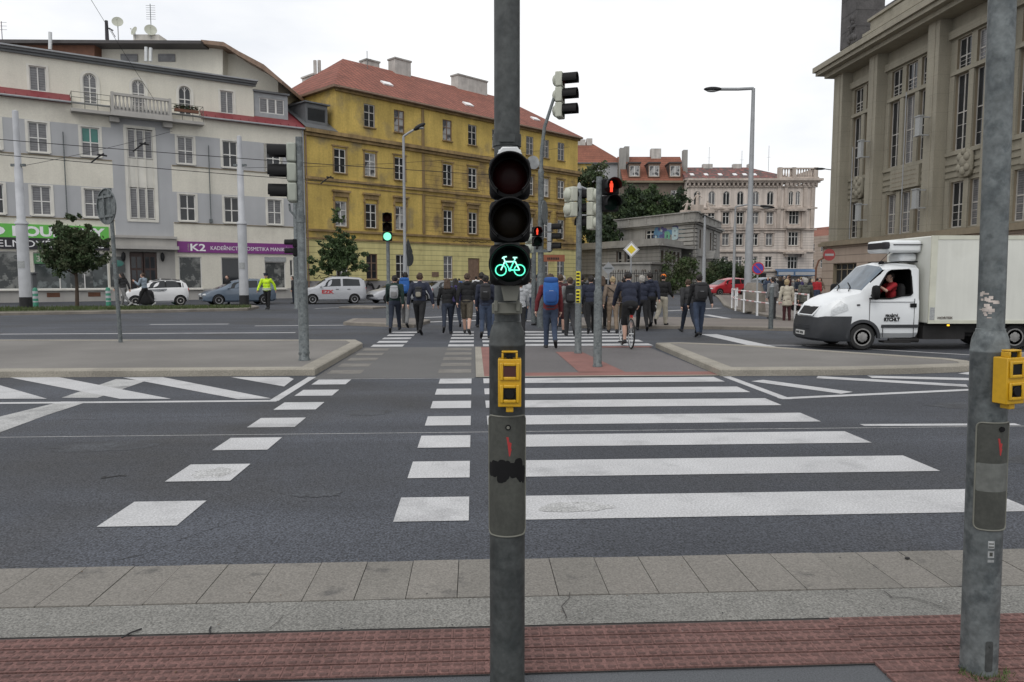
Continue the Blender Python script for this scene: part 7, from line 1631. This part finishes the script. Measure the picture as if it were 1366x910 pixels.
def backpack(label, who, m, size=(.30, .16, .44), m2='cloth_black', zc=.72, y=-.066, strap='cloth_black', roll=False):
    TU, h, J = t_data[who.name]; sx, sy, sz = size
    o = thing('backpack', label, 'backpack', (0, 0, 0)); o.location = who.location; o.rotation_euler = who.rotation_euler
    M = TU @ Matrix.Translation((0, (y * h) - sy / 2, zc * h)); b = MB(); b.M = M; b.ell((0, 0, 0), (sx / 2, sy / 2, sz / 2), 20, e=.5, rings=14); body = b.build('pack_body', m, o, 60)
    b = MB(); b.M = M; b.ell((0, -sy * .42, -sz * .17), (sx * .38, sy * .22, sz * .24), 16, e=.5); b.build('pocket', m2, o, 60)
    b = MB(); b.M = M; b.ell((0, -.01, sz * .45), (sx * .46, sy * .50, sz * .13), 16, e=.6); b.build('lid', m if not roll else m2, o, 60)
    for s in (-1, 1): b = MB(); b.M = M; b.tube([(s * sx * .32, sy * .45, -sz * .4), (s * sx * .42, sy * .5 + .06, 0), (s * sx * .34, sy * .5 + .05, sz * .36), (s * sx * .26, sy * .4, sz * .5)], .017, 6); b.build('strap', strap, o)
    b = MB(); b.M = M; b.box(-.05, -sy * .60, sz * .02, .05, -sy * .5, sz * .05); b.build('reflector', 'cloth_grey_light', o, 0); return o
def FG(px, py, z=.004, back=.12): x, y = G(px, py, z); k = back / math.hypot(x, y); return (x * (1 + k), y * (1 + k), z)
CR = 'people crossing the road'
a = person('person in a dark green jacket with a grey backpack, leftmost walker on the bicycle crossing', FG(527, 443.5), 3, 1.74, WALK2, 'green_dark', 'jeans_dark'); backpack('small grey backpack on the walker in the dark green jacket', a, 'cloth_grey_light', (.25, .14, .36), 'cloth_grey', .69)
a = person('person in a black top and pale grey trousers carrying a bright blue backpack', FG(541, 437), 0, 1.84, WALK, 'black', 'grey'); backpack('bright blue backpack on the man in pale grey trousers', a, 'cloth_blue_bright', (.34, .18, .48), 'cloth_blue_bright', .745)
a = person('person in a navy jacket with a small patterned bag, arms swung wide, bicycle lane', FG(560, 446), -3, 1.84, dict(WALK, lout=16, rout=26, la=-10, ra=-8), 'navy', 'black', 'hair_brown', wide=1.08); backpack('small dark patterned bag on the back of the man in the navy jacket', a, 'cloth_charcoal', (.20, .10, .30), 'cloth_camel', .68)
a = person('person in black jacket and dark jeans with brown hair, left of the walker in shorts', FG(597, 446), 4, 1.64, dict(WALK2, lh=-24, rh=18, lout=14, rout=16, re=60, ra=10), 'black', 'jeans_dark', 'hair_brown', 'long', wide=1.05)
a = person('person in a black hooded jacket and brown shorts with bare calves', FG(623, 446), -4, 1.78, dict(WALK, lh=14, rh=-14), 'black', 'khaki', 'hair_brown', legwear='shorts', hood=True, wide=1.08, coat=.52)
a = person('person in a long navy jacket and blue jeans just left of the bicycle signal', FG(648, 452), 0, 1.72, STEP2, 'navy', 'jeans', 'hair_dark', hood=True, coat=.50); backpack('dark backpack on the walker in the long navy jacket', a, 'cloth_charcoal', (.28, .14, .42), 'cloth_black', .72)
a = person('person in dark clothes mostly hidden behind the bicycle signal', FG(643, 438), 10, 1.86, WALK, 'black', 'jeans_dark', 'hair_dark')
a = person('person in a pale grey hooded jacket just right of the bicycle signal', FG(694, 447), 0, 1.58, WALK, 'grey_light', 'black', 'hair_brown', hood=True, coat=.52)
a = person('person in a red jacket and blue jeans under a big blue rucksack', FG(734, 465), 0, 1.74, dict(STEP, lout=20, la=-4), 'red_dark', 'jeans', 'hair_brown', coat=.51, wide=1.05); backpack('large blue hiking rucksack on the walker in the red jacket', a, 'cloth_blue_bright', (.36, .24, .60), mat('rucksack_blue', (.018, .07, .24), .8), .745, roll=True)
a = person('person in a dark red top and shorts walking half behind the big blue rucksack', FG(747, 444), -5, 1.74, STEP2, 'maroon', 'maroon', 'hair_brown', legwear='shorts')
a = person('person in dark clothes and a black cap turned right, behind the red jacket', FG(720, 434), 60, 1.76, dict(STEP, re=40), 'charcoal', 'charcoal', hat=('cap', 'cloth_black'))
a = person('person in a black and white top beyond the crossing, right of the bicycle signal', FG(706, 430), 10, 1.66, WALK, 'grey_light', 'jeans', 'hair_dark')
a = person('person in a grey jumper and grey trousers with black backpack, left of stickered pole', FG(760, 448), 0, 1.66, STEP, 'grey', 'charcoal', 'hair_brown', loose=1.15); backpack('black backpack on the walker in the grey jumper', a, 'cloth_black', (.30, .16, .46), 'cloth_charcoal', .70)
a = person('person in navy clothes half hidden between the two refuge poles', FG(788, 445), 0, 1.74, WALK2, 'navy', 'black', 'hair_dark')
a = person('person in a brown quilted jacket and beige trousers with a cross-body strap', FG(817, 445), 0, 1.66, dict(WALK, lh=10, rh=-8, lout=14, rout=12), 'brown', 'beige', 'hair_blond', coat=.53, wide=1.08)
TU, hh, J = t_data[a.name]; b = MB(); b.M = TU; b.tube([(-.10 * hh, -.06 * hh, .81 * hh), (0, -.078 * hh, .73 * hh), (.105 * hh, -.06 * hh, .62 * hh)], .012, 6); b.build('bag_strap', 'cloth_black', a)
a = person('person with bushy grey hair and a navy coat just ahead of the cyclist', FG(856, 441), 0, 1.72, WALK, 'navy', 'black', 'hair_grey', 'bushy')
a = person('person in black carrying a black bag with white print, behind the orange cap', FG(867, 436, .11), 6, 1.74, dict(WALK2), 'navy', 'black', 'hair_dark', hood=True)
b = MB(); b.ell((0, 0, .36), (.17, .06, .24), 16, e=.45); b.tube([(-.09, 0, .56), (-.05, 0, .76), (.05, 0, .76), (.09, 0, .56)], .012, 6); o = b.build('shoulder_bag', 'cloth_black'); X, Y, Z_ = FG(869, 431, .11); o.location = (X, Y - .35, .38); tag(o, 'black cloth bag with white print carried left of the orange cap', 'bag')
q = MB(); random.seed(4)
for i in range(16): q.ell((random.uniform(-.11, .11), -.062, random.uniform(.26, .52)), (random.uniform(.012, .035), .006, random.uniform(.015, .05)), 6)
q.build('print', 'cloth_white', o)
a = person('person in an orange cap, dark jacket and pale baggy trousers turning right', FG(883, 434, .11), -30, 1.66, dict(STEP2, re=50, ra=20), 'black', 'cream', hat=('cap', 'cloth_orange'), loose=1.2)
a = person('person in a black jacket and blue jeans with a black backpack, alone on the right', FG(932, 449.5), 0, 1.72, dict(WALK2, lh=-8, rh=12, lout=10, rout=14), 'black', 'jeans', 'hair_dark', 'short', wide=1.06); backpack('black backpack on the lone walker in blue jeans at the right', a, 'cloth_charcoal', (.34, .17, .48), 'cloth_black', .71)
a = person('person in a dark jacket and dark jeans half hidden behind the lone right walker', FG(918, 444), 8, 1.64, WALK, 'charcoal', 'jeans_dark', 'hair_brown')
a = person('person in a pale belted coat with blond hair and dark red trousers', FG(1049, 431.5), 8, 1.56, dict(lout=14, rout=14, lh=3, rh=-3), 'cream', 'maroon', 'hair_blond', 'bushy', coat=.42, wide=1.08, shoe='shoe_light')
a = person('person in an olive hooded coat and grey trousers beside the pale coat', FG(1073, 430), -20, 1.60, dict(WALK, lh=6, rh=-6), 'olive', 'grey', 'hair_grey', 'bushy', coat=.46, hood=True, wide=1.1)
a = person('person in a grey jacket behind the short plain post', FG(1030, 425, .11), 20, 1.55, None, 'grey', 'charcoal', 'hair_dark', coat=.52)
b = MB(); b.ell((0, 0, .2), (.18, .11, .22), 14, e=.5); b.tube([(-.1, 0, .38), (0, 0, .5), (.1, 0, .38)], .014, 6); o = b.build('handbag', 'cloth_black'); X, Y, Z_ = FG(1061, 429); o.location = (X, Y, .42); tag(o, 'black handbag held between the pale coat and the olive coat', 'bag')
X, Y, Z_ = FG(357, 413, .004); a = person('policeman in a yellow high-visibility jacket walking towards the camera', (X, Y, .004), 176, 1.84, dict(WALK, lh=8, rh=-8, lout=24, rout=24, le=18, re=18), 'hivis', 'black', 'hair_dark', hat=('police', 'cloth_navy'), wide=1.16, face=True, coat=.52, band=(.60, .56))
X, Y, Z_ = FG(194, 408.5, .13); a = person('person in a pale denim jacket with a raised hand, walking left on the verge', (X, Y, .13), 82, 1.80, dict(WALK, la=30, le=110, lh=22, rh=-26), 'denim_light', 'black', 'hair_brown', shoe='shoe_light', face=True)
X, Y, Z_ = FG(166, 409, .13); a = person('person in a dark jacket and grey trousers walking left behind the round sign post', (X, Y, .13), 78, 1.80, WALK2, 'charcoal', 'grey', 'hair_dark', 'long', shoe='shoe_light', face=True)
b = MB(); b.ell((0, 0, .42), (.38, .17, .42), 18, e=.55); b.tube([(-.15, 0, .8), (0, 0, .95), (.15, 0, .8)], .016, 6); o = b.build('travel_bag', 'cloth_black'); X, Y, Z_ = FG(199, 407, .13); o.location = (X, Y - .25, .13); tag(o, 'big black bag carried by the person in the pale denim jacket', 'bag')
X, Y, Z_ = FG(319, 405.5, .0); a = person('person in black standing between the blue grey hatchback and the right white tram pole', (X - .05, Y - 1.6, .004), 150, 1.78, dict(lh=4, rh=-4), 'black', 'jeans_dark', 'hair_dark', face=True)
X, Y, Z_ = FG(392, 405, .0); a = person('person in dark clothes behind the left island pole', (X, Y, .004), 90, 1.72, None, 'charcoal', 'jeans_dark', 'hair_dark')
X, Y, Z_ = G(613, 399)[0], G(613, 399)[1], 0; a = person('tiny distant person with a bright blue top before the ochre house', (X, Y, .004), 20, 1.62, WALK, 'blue_bright', 'jeans_dark', 'hair_dark', voxel=.016)
X, Y = G(635, 402); a = person('distant person in white beside the brown door of the ochre house', (X, Y, .004), 0, 1.75, WALK2, 'white', 'jeans_dark', 'hair_dark', voxel=.016)
for px, az, tp_, lab in ((892, 30, 'charcoal', 'far dark figure left of the pavilion shrub'), (898, -30, 'grey_light', 'far figure in a pale top left of the pavilion shrub')):
    X, Y = G(px, 392); person(lab, (X, Y, .004), az, 1.6, WALK, tp_, 'black', voxel=.018)
for px, py, az, hh_, ps, tp_, lg, hr_, st_, lab in (
    (664, 440, -8, 1.70, WALK2, 'charcoal', 'jeans', 'hair_brown', 'short', 'person in a dark grey jacket just left of the bicycle signal, further off'),
    (776, 441, 12, 1.76, WALK, 'black', 'charcoal', 'hair_dark', 'short', 'person in black walking between the stickered pole and the red man pole'),
    (803, 439, -6, 1.70, WALK2, 'jeans_dark', 'black', 'hair_brown', 'long', 'long-haired person in dark blue just right of the red man pole'),
    (833, 438, 5, 1.68, WALK, 'charcoal', 'khaki', 'hair_dark', 'short', 'person in dark grey ahead of the cyclist, on the left'),
    (752, 436, 30, 1.72, STEP, 'olive', 'jeans_dark', 'hair_grey', 'short', 'grey-haired person in an olive jacket behind the grey jumper'),
    (608, 436, 15, 1.62, WALK, 'purple', 'jeans_dark', 'hair_dark', 'long', 'person in violet glimpsed between the black jackets on the bicycle lane')):
    person(lab, FG(px, py), az, hh_, ps, tp_, lg, hr_, st_, hood=px % 2 == 0, coat=.50 if px % 3 else .545)
# the waiting crowd at the far corner: copies of a few figures with their own clothes
protos = []
for i, (ps, st_, cw) in enumerate(((dict(lout=10), 'short', .54), (dict(WALK), 'long', .50), (dict(re=70, ra=20), 'short', .46), (dict(STEP2, le=50), 'bushy', .54))):
    protos.append((ps, st_, cw))
random.seed(17)
spots = [(1033, 405), (1040, 402), (1046, 400), (1053, 404), (1058, 400), (1064, 403), (1069, 399.5), (1076, 402), (1082, 404), (1086, 400), (1036, 398.5), (1050, 397.5), (1062, 397), (1080, 397.5), (1024, 399), (1072, 406), (1089, 407), (1094, 402), (1030, 396.5), (1068, 395.5)]
tops = ['navy', 'black', 'charcoal', 'maroon', 'grey', 'jeans_dark', 'brown', 'black', 'navy', 'red', 'white', 'black', 'olive', 'charcoal', 'jeans', 'purple', 'red', 'brown', 'black', 'grey_light']
places = ['behind the short plain post', 'back row left of the pale coat', 'just left of the blond hair', 'right beside the blond hair', 'between pale coat and olive coat', 'left of the olive hood', 'behind the olive hood', 'right of the olive hood', 'near the truck bonnet', 'by the no entry sign pole', 'under the awning, left end', 'just left of the awning middle', 'just right of the awning middle', 'under the awning, right end', 'beside the no stopping sign', 'in front, behind the olive coat', 'closest to the truck bonnet', 'below the no entry sign', 'far back left of the awning', 'far back under the awning']
word = dict(navy='navy', black='black', charcoal='dark grey', maroon='dark red', grey='grey', jeans_dark='dark blue', brown='brown', red='bright red', white='white', olive='olive', jeans='blue', purple='violet', grey_light='pale grey')
masters = []
for i, ((px, py), tp_) in enumerate(zip(spots, tops)):
    X, Y = G(px, py, .1); lab = 'person in a %s top in the far crowd, %s' % (word[tp_], places[i]); az = random.uniform(-60, 200)
    if i < 4:
        ps, st_, cw = protos[i]; t = person(lab, (X, Y, .1), az, 1.58 + .04 * i, ps, tp_, random.choice(('black', 'jeans_dark', 'charcoal')), random.choice(('hair_dark', 'hair_brown', 'hair_grey')), st_, cw, voxel=.019, group='crowd waiting at the far corner'); masters.append(t); continue
    src = masters[i % 4]; t = src.copy(); COL.objects.link(t); t.location = (X, Y, .1); t.rotation_euler = (0, 0, R(az)); t.scale = (random.uniform(.86, .97),) * 3; t['label'] = lab
    for ch in src.children:
        c = ch.copy(); COL.objects.link(c); c.parent = t
        if ch.name.startswith(('jacket', 'coat')): objmat(c, 'cloth_' + tp_)
        elif ch.name.startswith('trousers'): objmat(c, 'cloth_' + random.choice(('black', 'jeans_dark', 'jeans', 'charcoal', 'khaki')))
        elif ch.name.startswith('hair'): objmat(c, random.choice(('hair_dark', 'hair_brown', 'hair_grey', 'hair_blond', 'hair_dark')))
# cyclist and bicycle
X, Y, Z_ = *G(845, 468), .006
bk = thing('bicycle', 'dark bicycle under the rider in black shorts, seen from behind', 'bicycle', (X, Y + .33, .006), R(3))
for y in (0, 1.04):
    b = MB(); b.lathe([(.335, -.018), (.35, 0), (.335, .018), (.315, .016), (.315, -.016), (.335, -.018)], (0, y, .35), 32, axis='x', caps=False); wl = b.build('wheel', 'rubber', bk, 50); b = MB(); b.lathe([(.315, -.012), (.315, .012), (.30, .010), (.30, -.010), (.315, -.012)], (0, y, .35), 32, axis='x', caps=False)
    for i in range(14): a_ = 2 * math.pi * i / 14; b.cyl((0, y, .35), (0, y + .305 * math.cos(a_), .35 + .305 * math.sin(a_)), .0025, n=4)
    b.cyl((-.05, y, .35), (.05, y, .35), .018, n=8); b.build('rim', 'alu', wl)
b = MB(); bb, se, hd_ = (0, .44, .30), (0, .28, .80), (0, .86, .86)
for p_, q, r in ((bb, se, .018), (bb, (0, .90, .76), .02), (se, hd_, .018), ((-.06, 0, .35), (-.03, .28, .78), .009), ((.06, 0, .35), (.03, .28, .78), .009), ((-.06, 0, .35), bb, .010), ((.06, 0, .35), bb, .010), (hd_, (0, .92, .70), .02), ((-.05, 1.04, .35), (-.04, .92, .72), .012), ((.05, 1.04, .35), (.04, .92, .72), .012), (se, (0, .25, .93), .014), (hd_, (0, .84, 1.0), .015)): b.cyl(p_, q, r, n=8)
b.tube([(-.30, .80, 1.02), (-.12, .86, 1.03), (.12, .86, 1.03), (.30, .80, 1.02)], .013, 6); b.build('frame', 'car_dark', bk)
b = MB(); b.ell((0, .22, .95), (.075, .13, .035), 14); b.build('saddle', 'black_soft', bk); b = MB(); b.cyl((-.12, .44, .30), (.12, .44, .30), .012, n=6); b.cyl((-.11, .44, .30), (-.11, .47, .14), .01, n=6); b.cyl((.11, .44, .30), (.11, .41, .46), .01, n=6); b.box(-.20, .42, .125, -.10, .52, .145); b.box(.10, .36, .455, .20, .46, .475); b.build('pedals', 'black_soft', bk); b = MB(); b.box(-.03, .0, .72, .03, .02, .78); b.build('rear_reflector', 'lamp_red', bk)
cy = person('cyclist in a dark blue jacket, black shorts and helmet with bare calves', (X, Y + .33 + .24, .006), 3, 1.74, dict(lh=16, lk=22, rh=62, rk=86, la=48, le=8, ra=48, re=8, lout=12, rout=12, lean=22), 'navy', 'black', 'hair_dark', legwear='shorts', hat=('helmet', 'cloth_charcoal'), hip_z=1.0, wide=1.14, coat=.54, band=None)
# the truck driver behind the open door glass
dv = person('truck driver in a red shirt with one bare arm raised at the open window', (PT[0] + .80, PT[1] + .46, 0), 90, 1.52, dict(lh=75, lk=75, rh=75, rk=75, la=62, le=62, ra=45, re=40, lout=14, lean=2, rout=8), 'red', 'jeans_dark', 'hair_dark', hip_z=1.03, sleeves=False)
